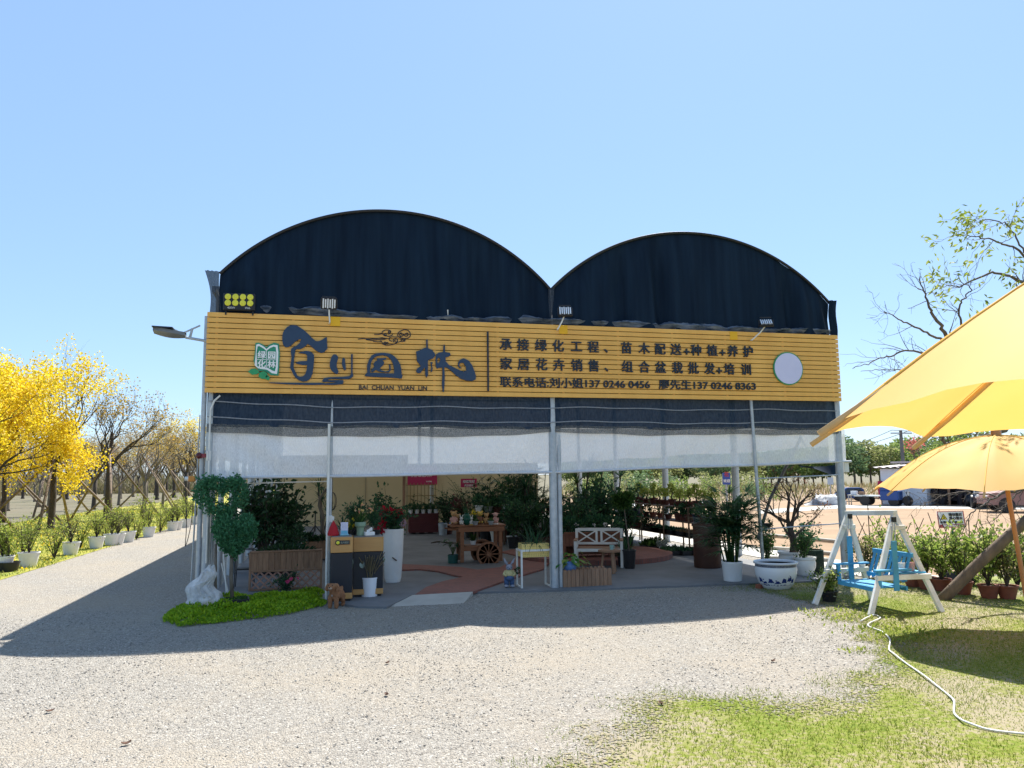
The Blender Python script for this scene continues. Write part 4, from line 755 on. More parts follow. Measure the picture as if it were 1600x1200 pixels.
sheet('plastic_sheeting', [tuple(gp(*p)[:2]) for p in ((905, 786), (960, 776), (1100, 777), (1130, 781), (1100, 787), (1010, 790), (930, 796))], .01, M_plas)
sheet('pale_road', [tuple(gp(*p)[:2]) for p in ((1180, 797), (1320, 789), (1700, 793), (1700, 797), (1320, 794), (1190, 803))], .008, M_concw)
# earth bank with dry weeds behind the field
g = G(); rs = np.random.RandomState(4); rows = []
for t in np.linspace(0, 1, 9):
    row = []
    for px in np.linspace(860, 1750, 90):
        q = rp(px, 760, 50+14*t); row.append((q[0], q[1], .85*math.sin(math.pi*t)*(.7+.3*math.sin(px*.03)+.15*math.sin(px*.11+t*4))-.05))
    rows.append(row)
M_bank = pm('bank_earth', (.27, .185, .125), (.17, .13, .075), .6, .95, .6, 4, world=True, detail=9)
structure(g.grid(rows).build('earth_bank', M_bank, smooth='all'))
def scatter_px(n, pxr, dr, seed, h, wd, nm, m, z0=0, lab='', cat=''):
    rs = np.random.RandomState(seed); g = G(); V = []; F = []
    px = rs.uniform(*pxr, n); ds = rs.uniform(*dr, n)
    for a, b_ in zip(px, ds):
        q = rp(a, 760, b_); t = (b_-50)/14; zz = .75*math.sin(math.pi*t)*.9 if 0 < t < 1 else 0; hh = h*rs.uniform(.4, 1.2); dx = rs.normal(0, .3)*hh; k = len(V); V += [(q[0]-wd/2, q[1], zz), (q[0]+wd/2, q[1], zz), (q[0]+dx, q[1]+rs.normal(0, .2)*hh, zz+hh)]; F.append((k, k+1, k+2))
    g.add(V, F); return tag(g.build(nm, m), lab, cat, kind='stuff')
scatter_px(3600, (860, 1650), (50, 66), 3, .5, .10, 'dry_weeds', leafm('dry_weed', [(.33, .24, .13), (.2, .2, .07), (.4, .32, .18), (.15, .18, .06)], .3), lab='dry brown and green weeds on the bank behind the field', cat='weeds')
# ---- farm shed
A = np.array([32.4, 25.2]); e1 = np.array([.57, -.82]); e1 /= np.linalg.norm(e1); hz = math.atan2(e1[1], e1[0])
def fs(px, py): # point on the front of the shed: along, height
    d = _ray(px, py); n_ = np.array([-e1[1], e1[0]]); t = ((A-CAM[:2])@n_)/(d[:2]@n_); q = CAM+d*t; return ((q[:2]-A)@e1, q[2])
sh = thing('farm_shed', 'low whitewashed farm shed with a barred window and corrugated roof beyond the field', 'shed', (A[0], A[1], 0), hz)
M_wash = pm('whitewash', (.74, .77, .82), (.62, .65, .70), .8, .85, .1)
s0 = 0; s1 = fs(1448, 770)[0]; s2 = fs(1640, 770)[0]; wx, wz = fs(1399, 753); wx2, wz2 = fs(1417, 738); hh = 1.98
g = G(); th = .18
g.box(((wx)/2, th/2, hh/2), (wx, th, hh)); g.box(((wx2+s1)/2, th/2, hh/2), (s1-wx2, th, hh)); g.box(((wx+wx2)/2, th/2, wz/2), (wx2-wx, th, wz)); g.box(((wx+wx2)/2, th/2, (wz2+hh)/2), (wx2-wx, th, hh-wz2))
g.box((th/2, 2.3, hh/2), (th, 4.2-.02, hh)); g.box((s1-th/2, 2.3, hh/2), (th, 4.2, hh)); g.box((s2/2, 4.5, hh/2), (s2, th, hh)); g.build('wall', M_wash, sh)
g = G(); g.box(((wx+wx2)/2, .12, (wz+wz2)/2), (wx2-wx, .02, wz2-wz)); wn = g.build('window', pm('dark_glass', (.03, .04, .045), (.02, .025, .03), 2, .1), sh)
g = G()
for k in range(7): x = wx+(wx2-wx)*(k+.5)/7; g.box((x, .04, (wz+wz2)/2), (.03, .03, wz2-wz))
g.build('bars', M_black, wn)
g = G(); rows = []
for y in (-.35, 2, 4.9): rows.append([(x, y, hh+.05+.06*y/2+.025*math.sin(x*16)) for x in np.linspace(-.35, s2+.3, 300)])
k0 = len(g.v); g.grid(rows); g.grid([[(x, y, z+.05) for x, y, z in r_] for r_ in rows]); g.build('roof', pm('corrugated_roof', (.50, .46, .45), (.36, .30, .29), 1.2, .7, .1), sh)
g = G(); g.box((s2*.5+.3, 1.2, hh+.36), (s2-.5, 2.2, .10)); g.build('roof_sheet', pm('roof_sheet', (.52, .47, .46), (.42, .36, .36), 1.5, .7), sh)
g = G()
for k in range(5): x = s1+(s2-s1)*(k+1)/5; g.box((x-.05, .1, hh/2), (.1, .1, hh))
g.build('post', M_wood, sh)
M_junk = pm('dark_clutter', (.07, .055, .055), (.02, .02, .03), 3, .8, .4, rnd=.4)
# vehicles
def wheel(parent, x, y, r, wd=.16):
    t = G(); t.lathe([(r*.62, -wd/2), (r*.95, -wd/2), (r, -wd*.3), (r, wd*.3), (r*.95, wd/2), (r*.62, wd/2)], 20); t.xf(0, Matrix.Translation((x, y, r))@Matrix.Rotation(R(90), 4, 'X')); o = t.build('wheel', M_black, parent, smooth=True)
    t = G(); t.lathe([(1e-4, -wd*.32), (r*.62, -wd*.3), (r*.62, wd*.3), (1e-4, wd*.32)], 14); t.xf(0, Matrix.Translation((x, y, r))@Matrix.Rotation(R(90), 4, 'X')); t.build('rim', M_steel, o, smooth=True)
def car(name, label, loc, rz, paint, L_=4.4, Wd=1.75, H_=1.6, van=False):
    t = thing(name, label, 'car' if not van else 'van', loc, rz); h = H_
    if van: prof = [(-.5, .2), (.5, .2), (.5, .48), (.46, .6), (.36, .98), (.3, 1), (-.48, 1), (-.5, .9)]
    else: prof = [(-.5, .24), (.5, .24), (.5, .46), (.47, .56), (.27, .62), (.15, .95), (.08, 1), (-.36, 1), (-.46, .9), (-.5, .6)]
    rows = []
    for yv, ins in ((-1, .93), (-.97, 1), (0, 1.01), (.97, 1), (1, .93)):
        rows.append([(x*L_*(1 if zv < .6 else ins), yv*Wd/2*(1 if zv < .6 else .84), zv*h*(ins if zv < .3 else 1)) for x, zv in prof+[prof[0]]])
    g = G(); g.grid(rows); n_ = len(prof)
    g.add(rows[0][:-1], [tuple(range(n_))]); g.add(rows[-1][:-1], [tuple(range(n_-1, -1, -1))]); g.build('body', paint, t, smooth=True)
    gl = pm('car_glass', (.05, .07, .085), (.03, .045, .06), 2, .06)
    for sy in (-1, 1):
        g = G(); x0, x1 = (-.4, .1) if not van else (.02, .3)
        g.add([(x0*L_, sy*Wd*.475, .64*h), (x1*L_+.1*L_, sy*Wd*.475, .64*h), (x1*L_, sy*Wd*.435, .92*h), (x0*L_+.04*L_, sy*Wd*.435, .92*h)], [(0, 1, 2, 3)]); g.build('window', gl, t)
        for sx in (-.31, .31): wheel(t, sx*L_, sy*(Wd/2-.07), .33, .2)
    g = G(); q = (.26, .165, .64, .93) if not van else (.455, .37, .62, .95)
    g.add([(q[0]*L_+.02, -Wd*.40, q[2]*h), (q[0]*L_+.02, Wd*.40, q[2]*h), (q[1]*L_+.02, Wd*.36, q[3]*h), (q[1]*L_+.02, -Wd*.36, q[3]*h)], [(0, 1, 2, 3)]); g.build('windscreen', gl, t)
    for sy in (-1, 1): g = G(); g.box((.5*L_, sy*Wd*.36, .46*h), (.06, .3, .12)); g.build('headlight', M_cer, t, bevel=.02)
    return t
q = gp(1545, 793); car('parked_car', 'dark car parked at the edge of the field behind the bare twigs', (q[0], q[1], 0), R(-128), pm('dark_car_paint', (.02, .03, .05), (.018, .026, .045), 1, .2, coat=.5), 3.6, 1.7, 1.25)
q = gp(1585, 781); car('parked_van', 'white van parked behind the dark car', (q[0], q[1], 0), R(-140), pm('white_car_paint', (.75, .78, .82), (.7, .73, .77), 1, .25, coat=.5), 5.2, 1.9, 2.0, True)
q = gp(1612, 800); car('parked_car', 'dusty pinkish car cut by the right edge behind the umbrella pole', (q[0], q[1], 0), R(150), pm('dusty_pink_paint', (.36, .19, .15), (.3, .16, .125), 1, .4), 3.8, 1.7, 1.5)
q = gp(1328, 783); car('parked_car', 'small blue pickup far off just right of the corner post', (q[0], q[1], 0), R(150), pm('blue_car_paint', (.03, .07, .22), (.025, .06, .19), 1, .3), 1.7, 1.0, .85)
# blue cargo tricycle with flatbed
q = gp(1383, 790); tc = thing('cargo_tricycle', 'blue cargo tricycle with a flat grey load bed before the shed', 'tricycle', (q[0], q[1], 0), hz)
M_blue = pm('blue_truck_paint', (.02, .07, .26), (.018, .06, .22), 2, .35)
g = G(); g.box((.35, 0, .55), (.9, .95, .5)); g.box((.35, -.42, .95), (.9, .05, .3)); g.build('cab', M_blue, tc, bevel=.03); g = G(); g.box((-.75, 0, .52), (1.4, 1.0, .07)); g.build('load_bed', M_steel, tc); g = G(); g.bar((-1.4, 0, .4), (.8, 0, .4), .08, .08); g.build('frame', M_black, tc)
for x, y in ((-.9, -.45), (-.9, .45), (.55, -.4), (.55, .4)): wheel(tc, x, y, .27, .1)
g = G(); g.tube([(.95, -.3, 1.1), (.95, .3, 1.1)], .02, 6); g.tube([(.95, 0, 1.1), (1.15, 0, .3)], .03, 6); g.build('handlebar', M_steel, tc); wheel(tc, 1.15, 0, .27, .09)
q = gp(1420, 790); sc = thing('motor_scooter', 'old grey motor scooter parked right of the blue tricycle', 'scooter', (q[0], q[1], 0), hz-1.3)
g = G(); g.tube([(-.5, 0, .55), (-.2, 0, .5), (.05, 0, .28), (.35, 0, .3), (.5, 0, .75), (.46, 0, .95)], [.1, .12, .09, .07, .07, .04], 8); g.build('body', M_steel, sc, smooth=True); g = G(); g.box((-.35, 0, .68), (.5, .22, .1)); g.build('seat', M_black, sc, bevel=.03); g = G(); g.tube([(.44, -.3, 1.0), (.44, .3, 1.0)], .018, 6); g.build('handlebar', M_black, sc); wheel(sc, -.45, 0, .24, .09); wheel(sc, .55, 0, .24, .09)
for i, (px, py) in enumerate(((1460, 790), (1478, 789), (1494, 790), (1506, 789))):
    q = gp(px, py); o_ = np.array([q[0], q[1]])+np.array([-e1[1], e1[0]])*1.6
    g = G(); rs2 = np.random.RandomState(i)
    for k in range(7): g.box((rs2.uniform(-.4, .4), rs2.uniform(-.3, .3), rs2.uniform(.1, 1.0)), rs2.uniform(.2, .6, 3), rs2.uniform(-.4, .4, 3))
    tag(g.build('junk_heap', M_junk, None, (o_[0], o_[1], 0), hz, bevel=.03), 'dark heap of stored junk under the open part of the shed', 'junk', 'junk under the shed roof')
q = gp(1378, 788); t = thing('hanging_cloth', 'crimson cloth hanging on a post at the left corner of the shed', 'cloth', (q[0], q[1], 0))
g = G(); g.tube([(0, 0, 0), (0, 0, 1.35)], .03, 6); g.build('post', M_wood, t); g = G(); g.grid([[(.16*math.cos(a)*(1+.2*math.sin(3*a)), .1*math.sin(a), z) for a in np.linspace(0, 6.283, 14)] for z in (.35, .8, 1.15, 1.3)]); g.build('cloth', pm('crimson_cloth', (.5, .02, .08), (.4, .015, .06), 4, .8), t, smooth='all')
q = gp(1292, 789); g = G(); rs = np.random.RandomState(2); rows = []
for i in range(9): rows.append([(1.3*(1-.09*i)*math.cos(a)*(1+.12*math.sin(3*a+i)), .7*(1-.1*i)*math.sin(a), .55*math.sin(i/8*math.pi/2)+.04*rs.normal()) for a in np.linspace(0, 6.283, 26)])
tag(g.grid(rows).build('tarp_heap', pm('grey_tarp', (.42, .44, .46), (.12, .13, .15), 1.6, .6, .4), None, (q[0], q[1], 0), smooth='all'), 'heap under grey and black tarpaulin at the edge of the field', 'tarp heap')
q = gp(1390, 790); t = thing('work_bench', 'small pale table loaded with boxes left of the blue tricycle', 'table', (q[0]-1.0, q[1]+1.2, 0), hz)
g = G(); g.box((0, 0, .55), (1.0, .5, .05)); [g.box((sx*.45, sy*.2, .27), (.05, .05, .54)) for sx in (-1, 1) for sy in (-1, 1)]; g.build('table_frame', M_concw, t); g = G(); g.box((-.2, 0, .68), (.3, .3, .2)); g.build('box', M_wash, t); g = G(); g.box((.2, 0, .66), (.25, .3, .16)); g.build('box', M_wood, t)
# field information board and small white notice seen through the frame
def board(name, label, px0, py0, px1, py1, dist, m, post_m, cat='sign'):
    a = rp(px0, py0, dist); b_ = rp(px1, py1, dist); w_ = np.hypot(*(b_-a)[:2]); h_ = abs(a[2]-b_[2]); c_ = (a+b_)/2; t = thing(name, label, cat, (c_[0], c_[1], 0), -.24)
    g = G(); g.box((0, 0, c_[2]), (w_, .05, h_)); p_ = g.build('panel', m, t); g = G(); g.tube([(0, .06, 0), (0, .06, c_[2])], .04, 6); g.build('post', post_m, t); return t, w_, h_, c_[2]
bd, bw, bh, bz = board('notice_board', 'blue notice board with red and white print seen through the greenhouse frame', 1129, 739, 1141, 757, 30, pm('board_blue', (.05, .10, .38), (.04, .08, .32), 2, .5), M_steel)
for t_, z_, m_, s_ in (('花', .13, pm('board_red', (.6, .05, .06), (.5, .04, .05), 2, .5), .2), ('欢迎', -.1, M_emw, .13)):
    me = text_mesh(t_, s_, .01, .004, 'CENTER'); link('lettering', me, m_, bd, (0, -.035, bz+z_-.03))
bd2 = board('notice_board', 'small pale notice by the far weeds, left of the right corner post', 1293, 746, 1302, 757, 50, pm('board_pale', (.6, .68, .72), (.5, .58, .62), 2, .5), M_steel)
# utility pole, wires, red-flowering tree
q = rp(1413, 745, 62); tp_ = rp(1407, 672, 62); up = thing('utility_pole', 'leaning grey utility pole with a crossarm behind the shed roof', 'utility pole', (q[0], q[1], 0))
g = G(); g.tube([(0, 0, 0), (tp_[0]-q[0], tp_[1]-q[1], tp_[2])], [.17, .12], 10); g.build('pole', M_conc, up, smooth=True); g = G(); d_ = np.array([tp_[0]-q[0], tp_[1]-q[1], tp_[2]-.25]); g.bar(d_+_r*-.8, d_+_r*.9, .1, .1); g.build('crossarm', M_steel, up)
for k, (z_, off) in enumerate(((0, -.7), (.0, .8))):
    a = tp_+_r*off; b_ = rp(1290, 704+3*k, 95); c_ = rp(2100, 690, 50)
    g = G(); g.tube([a*(1-t)+b_*t-np.array([0, 0, 1.2*t*(1-t)]) for t in np.linspace(0, 1, 12)], .022, 4); g.tube([a*(1-t)+c_*t-np.array([0, 0, 1.2*t*(1-t)]) for t in np.linspace(0, 1, 12)], .022, 4)
    tag(g.build('power_line', M_black), ['upper', 'lower'][k]+' power line strung from the leaning utility pole', 'power line')
rt = tree_proto('flowering_tree', 'bare tree with thin red blossom rising above the far treeline', 91, 3.2, .13, 1.6, 3, leafm('salmon_blossom', [(.45, .12, .1), (.55, .2, .16)], .4), 4, .22, .25, None, bark=M_bark_l)
q = rp(1437, 745, 72); rt.location = (q[0], q[1], 0); rt.scale = (.85, .85, .82)
bt_ = tree_proto('bare_tree', 'small grey bare tree standing out left in the far treeline', 92, 2.2, .1, 1.3, 3, LF_olive, 2, .12, .2, None, bark=M_bark_l, keep=.4)
q = rp(1335, 745, 80); bt_.location = (q[0], q[1], 0)
# ================================================================== RIGHT FOREGROUND
# swing
M_wp = pm('white_swing_paint', (.82, .82, .77), (.60, .58, .50), 3.5, .55, .08); M_sb = pm('sky_blue_paint', (.06, .36, .62), (.07, .27, .44), 4, .5, .06)
sw = thing('garden_swing', 'white A-frame garden swing with a sky-blue bench on the lawn', 'swing', (9.3, -2.97, 0)); o_ = np.array([9.3, -2.97, 0])
FLp, RLp, FRp, RRp = (np.array([*gp(*p)[:2], 0])-o_ for p in ((1273, 945), (1362, 938), (1360, 963), (1472, 957)))
T1 = rp(1325, 804, 11.55)-o_; T2 = rp(1397, 803, 10.85)-o_
for a, b in ((FLp, T1), (RLp, T1), (FRp, T2), (RRp, T2)):
    g = G(); g.bar(a, b+(b-a)*.02, .075, .05, up=(0, 1, 0)); g.build('leg', M_wp, sw, bevel=.006)
g = G(); g.bar(T1+[0, .03, .02], T2+[0, -.03, .02], .09, .07); g.build('top_beam', M_wp, sw, bevel=.006)
for a, b, t_ in ((FLp, RLp, T1), (FRp, RRp, T2)):
    k = .36; g = G(); p_, r__ = a+(t_-a)*k, b+(t_-b)*k; g.bar(p_-(r__-p_)*.1+[0, -.035, 0], r__+(r__-p_)*.1+[0, -.035, 0], .05, .07, up=(0, 0, 1)); g.build('crossbar', M_wp, sw, bevel=.005)
    k = .86; p_, r__ = a+(t_-a)*k, b+(t_-b)*k; g = G(); g.bar(p_-(r__-p_)*.15+[0, -.032, 0], r__+(r__-p_)*.25+[0, -.032, 0], .05, .06); g.build('gusset', M_wp, sw, bevel=.005)
seat = G(); sx = -.05
for i in range(5): seat.box((sx-.2+i*.095, 0, .33), (.08, .78, .022))
seat.build('seat', M_sb, sw, bevel=.004)
for xq in (sx-.245, sx+.23): g = G(); g.box((xq, 0, .305), (.03, .8, .06)); g.build('seat_rail', M_sb, sw, bevel=.004)
g = G()
for i in range(9): y = -.34+i*.085; g.bar((sx+.22, y, .38), (sx+.36, y, .74), .05, .018, up=(1, 0, 0))
g.bar((sx+.235, -.39, .42), (sx+.235, .39, .42), .03, .05); g.bar((sx+.36, -.39, .74), (sx+.36, .39, .74), .035, .06); g.build('backrest', M_sb, sw, bevel=.003)
for s_ in (-1, 1):
    g = G(); g.box((sx+.0, s_*.42, .56), (.56, .075, .025)); g.build('armrest', M_sb, sw, bevel=.004)
    g = G(); g.box((sx-.22, s_*.42, .44), (.05, .05, .22)); g.build('arm_post', M_sb, sw, bevel=.004)
    g = G(); g.box((sx+.02, s_*.455, .62), (.085, .022, .66)); g.build('hanger_board', M_sb, sw, bevel=.004)
    for d_ in (-.05, .05):
        g = G(); g.tube([(sx+.02+d_*.6, s_*.45, .94), (0+d_*.3, s_*.45, 1.27)], .008, 5); g.build('rope', M_steel, sw)
    g = G(); g.box((0.0, s_*.45, 1.235), (.06, .03, .07)); g.build('hook', M_black, sw)
q = FRp*.64+T2*.36; tz = q[2]+.03; g = G(); g.box((.26, q[1]+.08, tz+.02), (.42, .26, .02)); g.build('side_tray', M_sb, sw, bevel=.004)
for k, (dx, m_, nm_) in enumerate(((.2, M_cer, 'white cup on the blue side tray of the swing, left one'), (.36, pm('pink_cup', (.7, .42, .38), (.62, .36, .33), 3, .5), 'pale pink cup on the blue side tray of the swing, right one'))):
    g = G(); g.lathe([(.045, 0), (.058, .11), (.052, .11), (.04, .01), (1e-4, .01)], 16); tag(g.build('cup', m_, None, (o_[0]+dx, o_[1]+q[1]+.10, tz+.031), smooth=True), nm_, 'cup', 'cups on the swing tray')
# umbrellas
M_cloth = None
def cloth_mat():
    m, n, b, o = _new('yellow_canvas'); N = n.nodes; L = n.links
    tc = N.new('ShaderNodeTexCoord'); nz = N.new('ShaderNodeTexNoise'); nz.inputs['Scale'].default_value = 2.5; nz.inputs['Detail'].default_value = 6; L.new(tc.outputs['Object'], nz.inputs['Vector'])
    cr = N.new('ShaderNodeValToRGB'); cr.color_ramp.elements[0].color = (.78, .46, .105, 1); cr.color_ramp.elements[1].color = (.81, .52, .16, 1); L.new(nz.outputs[0], cr.inputs[0]); L.new(cr.outputs[0], b.inputs['Base Color']); b.inputs['Roughness'].default_value = .7
    n2 = N.new('ShaderNodeTexNoise'); n2.inputs['Scale'].default_value = 300; L.new(tc.outputs['Object'], n2.inputs['Vector']); bp = N.new('ShaderNodeBump'); bp.inputs['Strength'].default_value = .15; bp.inputs['Distance'].default_value = .002; L.new(n2.outputs[0], bp.inputs['Height']); L.new(bp.outputs[0], b.inputs['Normal'])
    t = N.new('ShaderNodeBsdfTranslucent'); L.new(cr.outputs[0], t.inputs[0]); mx = N.new('ShaderNodeMixShader'); mx.inputs[0].default_value = .42; L.new(b.outputs[0], mx.inputs[1]); L.new(t.outputs[0], mx.inputs[2]); L.new(mx.outputs[0], o.inputs[0]); return m
M_cloth = cloth_mat(); M_hem = pm('hem_canvas', (.84, .52, .10), (.80, .47, .08), 6, .8)
M_pole = pm('honey_wood', (.50, .22, .05), (.34, .13, .03), 3, .4, .1, stretch=(4, 4, .6), coat=.3); M_rib = pm('rib_wood', (.72, .46, .20), (.60, .36, .14), 6, .5)
def umbrella(label, base, top, Rr, rim_z, nr, ph, pole_r=.03, belly=.16, scal=.10, tiltx=0):
    t = thing('garden_umbrella', label, 'umbrella', (base[0], base[1], 0), 0, 'yellow garden umbrellas'); tx, ty = top[0]-base[0], top[1]-base[1]; az = top[2]; g = G(); na = nr*8; rows = []
    for i in range(15):
        s_ = i/14; row = []
        for j in range(na+1):
            a = ph+j*2*math.pi/na; f_ = abs(math.sin(j/8*math.pi)); ed = 1-scal*f_*s_**2*.55
            r_ = Rr*s_*ed; z = az+(rim_z-az)*(s_**1.12)+belly*math.sin(math.pi*s_)*(1-.35*f_)-.02*f_*math.sin(math.pi*s_)+.045*f_*s_**3+.007*s_*math.sin(j*2.1+s_*5+3*math.sin(j*.7))+.006*math.sin(j*.9+s_*17)*f_
            row.append((tx+r_*math.cos(a), ty+r_*math.sin(a), z))
        rows.append(row)
    g.grid(rows); g.build('canopy', M_cloth, t, smooth='all')
    for k in range(nr): g = G(); g.tube([(x, y, z+.002) for x, y, z in [r_[k*8] for r_ in rows]], .0045, 5); g.build('seam', M_hem, t, smooth='all')
    for k in range(nr):
        g = G(); a = ph+k*2*math.pi/nr; P = []
        for s_ in np.linspace(.04, 1.035, 10): r_ = Rr*s_; P.append((tx+r_*math.cos(a), ty+r_*math.sin(a), az+(rim_z-az)*(s_**1.12)+belly*math.sin(math.pi*min(s_, 1))-.022))
        g.tube(P, .014 if nr > 8 else .012, 6); g.build('rib', M_rib, t, smooth='all')
    g = G(); P0 = np.array([tx, ty, az]); g.tube([(0, 0, 0), (tx*.9, ty*.9, az-.02)], pole_r, 12); g.build('pole', M_pole, t, smooth=True)
    g = G(); g.lathe([(.055, -.02), (.055, .09), (.05, .1), (1e-4, .1)], 14, (tx, ty, az)); g.build('finial', M_pole, t, smooth=True)
    g = G(); g.lathe([(.05, 0), (.05, .12)], 12, (tx*.75, ty*.75, rim_z+.0)); g.build('runner', M_pole, t)
    for k in range(nr):
        a = ph+k*2*math.pi/nr; g = G(); s_ = .5; e = (tx+Rr*s_*math.cos(a), ty+Rr*s_*math.sin(a), az+(rim_z-az)*(s_**1.12)+belly-.035); g.tube([(tx*.78+.04*math.cos(a), ty*.78+.04*math.sin(a), rim_z+.06), e], .009, 5); g.build('strut', M_rib, t)
    return t
umbrella('yellow umbrella on a honey-coloured pole standing behind the lawn at the right', (9.55, -5.2), (9.5, -4.98, 2.30), 1.38, 1.66, 8, R(38), .026, .13, .1)
umbrella('big yellow umbrella close to the camera, its rim reaching in from the right', (5.65, -10.85), (5.7, -10.8, 3.0), 2.25, 2.09, 12, R(161.5), .04, .22, .12)
# warning sign
q = np.array([*gp(1492, 884)[:2], 0]); ws = thing('warning_sign', 'white and red warning sign with a yellow triangle on a green post', 'sign', tuple(q), -.36)
def wz_at(px, py):
    d = _ray(px, py); n_ = np.array([math.sin(.36), math.cos(.36)]); t = ((q[:2]-CAM[:2])@n_)/(d[:2]@n_); p = CAM+d*t; e = np.array([math.cos(.36), -math.sin(.36)]); return ((p[:2]-q[:2])@e, p[2])
C4 = [wz_at(*p) for p in ((1463, 799), (1504, 798), (1509, 824), (1467, 825))]
bx0, bz0 = C4[3]; ex = np.array(C4[2])-np.array(C4[3]); ez = np.array(C4[0])-np.array(C4[3])
def sb(u, v): p = np.array(C4[3])+ex*u+ez*v; return (p[0], p[1])
def sgpoly(name, pts, y, m, dep=.004): return link(name, flat([[sb(*p) for p in pl] for pl in pts], dep), m, ws, (0, y, 0))
M_red = pm('sign_red', (.42, .05, .06), (.38, .04, .05), 4, .5)
sgpoly('panel', [[(0, 0), (1, 0), (1, 1), (0, 1)]], 0, pm('sign_white', (.86, .87, .86), (.82, .83, .82), 4, .5), .012)
sgpoly('border', [[(0, 0), (1, 0), (1, 1), (0, 1)], [(.03, .04), (.97, .04), (.97, .96), (.03, .96)]], -.009, M_red)
sgpoly('red_band', [[(.05, .05), (.95, .05), (.95, .2), (.05, .2)]], -.0095, M_red)
sgpoly('triangle', [[(.10, .5), (.37, .5), (.235, .86)]], -.009, M_black); sgpoly('triangle_face', [[(.135, .525), (.335, .525), (.235, .80)]], -.0115, pm('sign_yellow', (.75, .62, .05), (.7, .57, .04), 3, .5)); sgpoly('pictogram', [[(.2, .55), (.28, .57), (.26, .64), (.235, .72), (.215, .70), (.24, .63)]], -.014, M_black)
wl = np.linalg.norm(ex); hl = np.linalg.norm(ez)
def sgtext(txt, u, v, w_, size, m):
    me = text_mesh(txt, size, .003, .003, 'LEFT', w_*wl); x, z = sb(u, v); me.transform(Matrix.Translation((x, 0, z))); link('lettering', me, m, ws, (0, -.013, 0))
sgtext('请勿靠近', .42, .72, .5, hl*.2, M_black); sgtext('当心落水', .43, .5, .5, hl*.2, M_black); sgtext('水深危险 严禁戏水', .07, .285, .86, hl*.15, M_black); sgtext('珍爱生命安全', .16, .075, .66, hl*.12, M_emw)
g = G(); px_, pz_ = sb(.52, 0); g.tube([(0, .02, 0), (px_, .02, pz_+.1)], .022, 8); g.build('post', pm('green_post', (.03, .16, .07), (.025, .12, .05), 5, .5), ws, smooth=True)
# bamboo lattice fence
p0 = gp(1338, 898); p1 = gp(1660, 908); d_ = p1-p0; ln = np.hypot(d_[0], d_[1]); bf = thing('cane_fence', 'low lattice fence of thin crossed canes along the edge of the field', 'fence', (p0[0], p0[1], 0), math.atan2(d_[1], d_[0]))
rs = np.random.RandomState(6); g = G(); x = 0
while x < ln:
    for s_ in (-1, 1):
        if rs.rand() < .9:
            hh = rs.uniform(.85, 1.15); lean = s_*rs.uniform(.28, .5); g.tube([(x-lean*.5, rs.uniform(-.02, .02), 0), (x+lean*.5+rs.normal(0, .02), rs.uniform(-.03, .03), hh)], .007, 5)
    if rs.rand() < .2: g.tube([(x, .02, 0), (x+.01, .02, rs.uniform(1.0, 1.3))], .009, 5)
    x += rs.uniform(.2, .3)
g.build('canes', M_bark, bf); g = G(); g.tube([(t*ln, .015, .72+.015*math.sin(9*t)) for t in np.linspace(0, 1, 20)], .004, 4); g.build('wire', M_steel, bf)
# leaning log
a = gp(1472, 938); b = gp(1610, 900)+np.array([.35, 0, 1.12]); b = rp(1645, 772, 10.9); g = G(); pts = [a*(1-t)+b*t+np.array([0, 0, .02*math.sin(5*t)]) for t in np.linspace(-.02, 1.0, 9)]
tag(g.tube(pts, [.085, .082, .08, .078, .078, .075, .072, .07, .07], 12).build('leaning_log', M_stake, smooth='all'), 'thick grey log leaning to the right over the potted bushes', 'log')
# potted bushes in a row
row = [((1427, 917), LF_fresh, .62, .6, 520, .07, 'terracotta pot with a mid-green bush right behind the swing'), ((1449, 921), LF_fresh, .75, .6, 560, .07, 'terracotta pot with a tall light green bush, second right of the swing'), ((1472, 924), LF_fresh, .78, .85, 900, .075, 'terracotta pot with the broadest glossy bush, left of the foot of the log'), ((1505, 929), LF_fresh, .7, .55, 420, .085, 'terracotta pot with a leafy bush right of the foot of the log'), ((1546, 935), LF_fresh, .78, .75, 560, .1, 'terracotta pot with big pale leaves under the log'), ((1575, 936), LF_olive, .8, .65, 560, .07, 'terracotta pot with a dry olive bush nearest the umbrella pole')]
for i, ((px, py), lf, h_, wd_, n_, ls, lb) in enumerate(row):
    q = gp(px, py); t = thing('potted_bush', lb, 'potted plant', (q[0], q[1], .0), i, 'potted bushes along the cane fence'); pot_mesh(t, .10, .145, .2, M_terra); shrub_mesh(110+i, h_, wd_*1.15, int(n_*.75), ls*1.1, lf, M_bark, t, 12)
    for c in t.children:
        if c.name.startswith(('stems', 'foliage')): c.location.z = .17
for i, (px, py, lf, h_, wd_, n_, ls, lb) in enumerate(((1357, 905, LF_olive, .75, .55, 600, .06, 'dense olive bush behind the left frame of the swing'), (1405, 905, LF_fresh, .85, .75, 900, .07, 'light green bush between the two frames of the swing'), (1385, 900, LF_fresh, .8, .55, 500, .07, 'darker bush seen through the swing bench'), (1440, 905, LF_fresh, .72, .6, 500, .075, 'yellow-green bush right of the swing top'), (1520, 915, LF_fresh, .62, .7, 500, .08, 'low bush filling the gap under the leaning log'), (1590, 918, LF_fresh, .95, .8, 900, .085, 'tall pale bush behind the umbrella pole'), (1545, 912, LF_olive, .9, .7, 700, .07, 'bush above the pots under the log'))):
    q = gp(px, py); t = thing('bush', lb, 'bush', (q[0], q[1], 0), i, 'bushes along the cane fence'); shrub_mesh(130+i, h_, wd_*1.2, int(n_*.8), ls*1.1, lf, M_bark, t, 13)
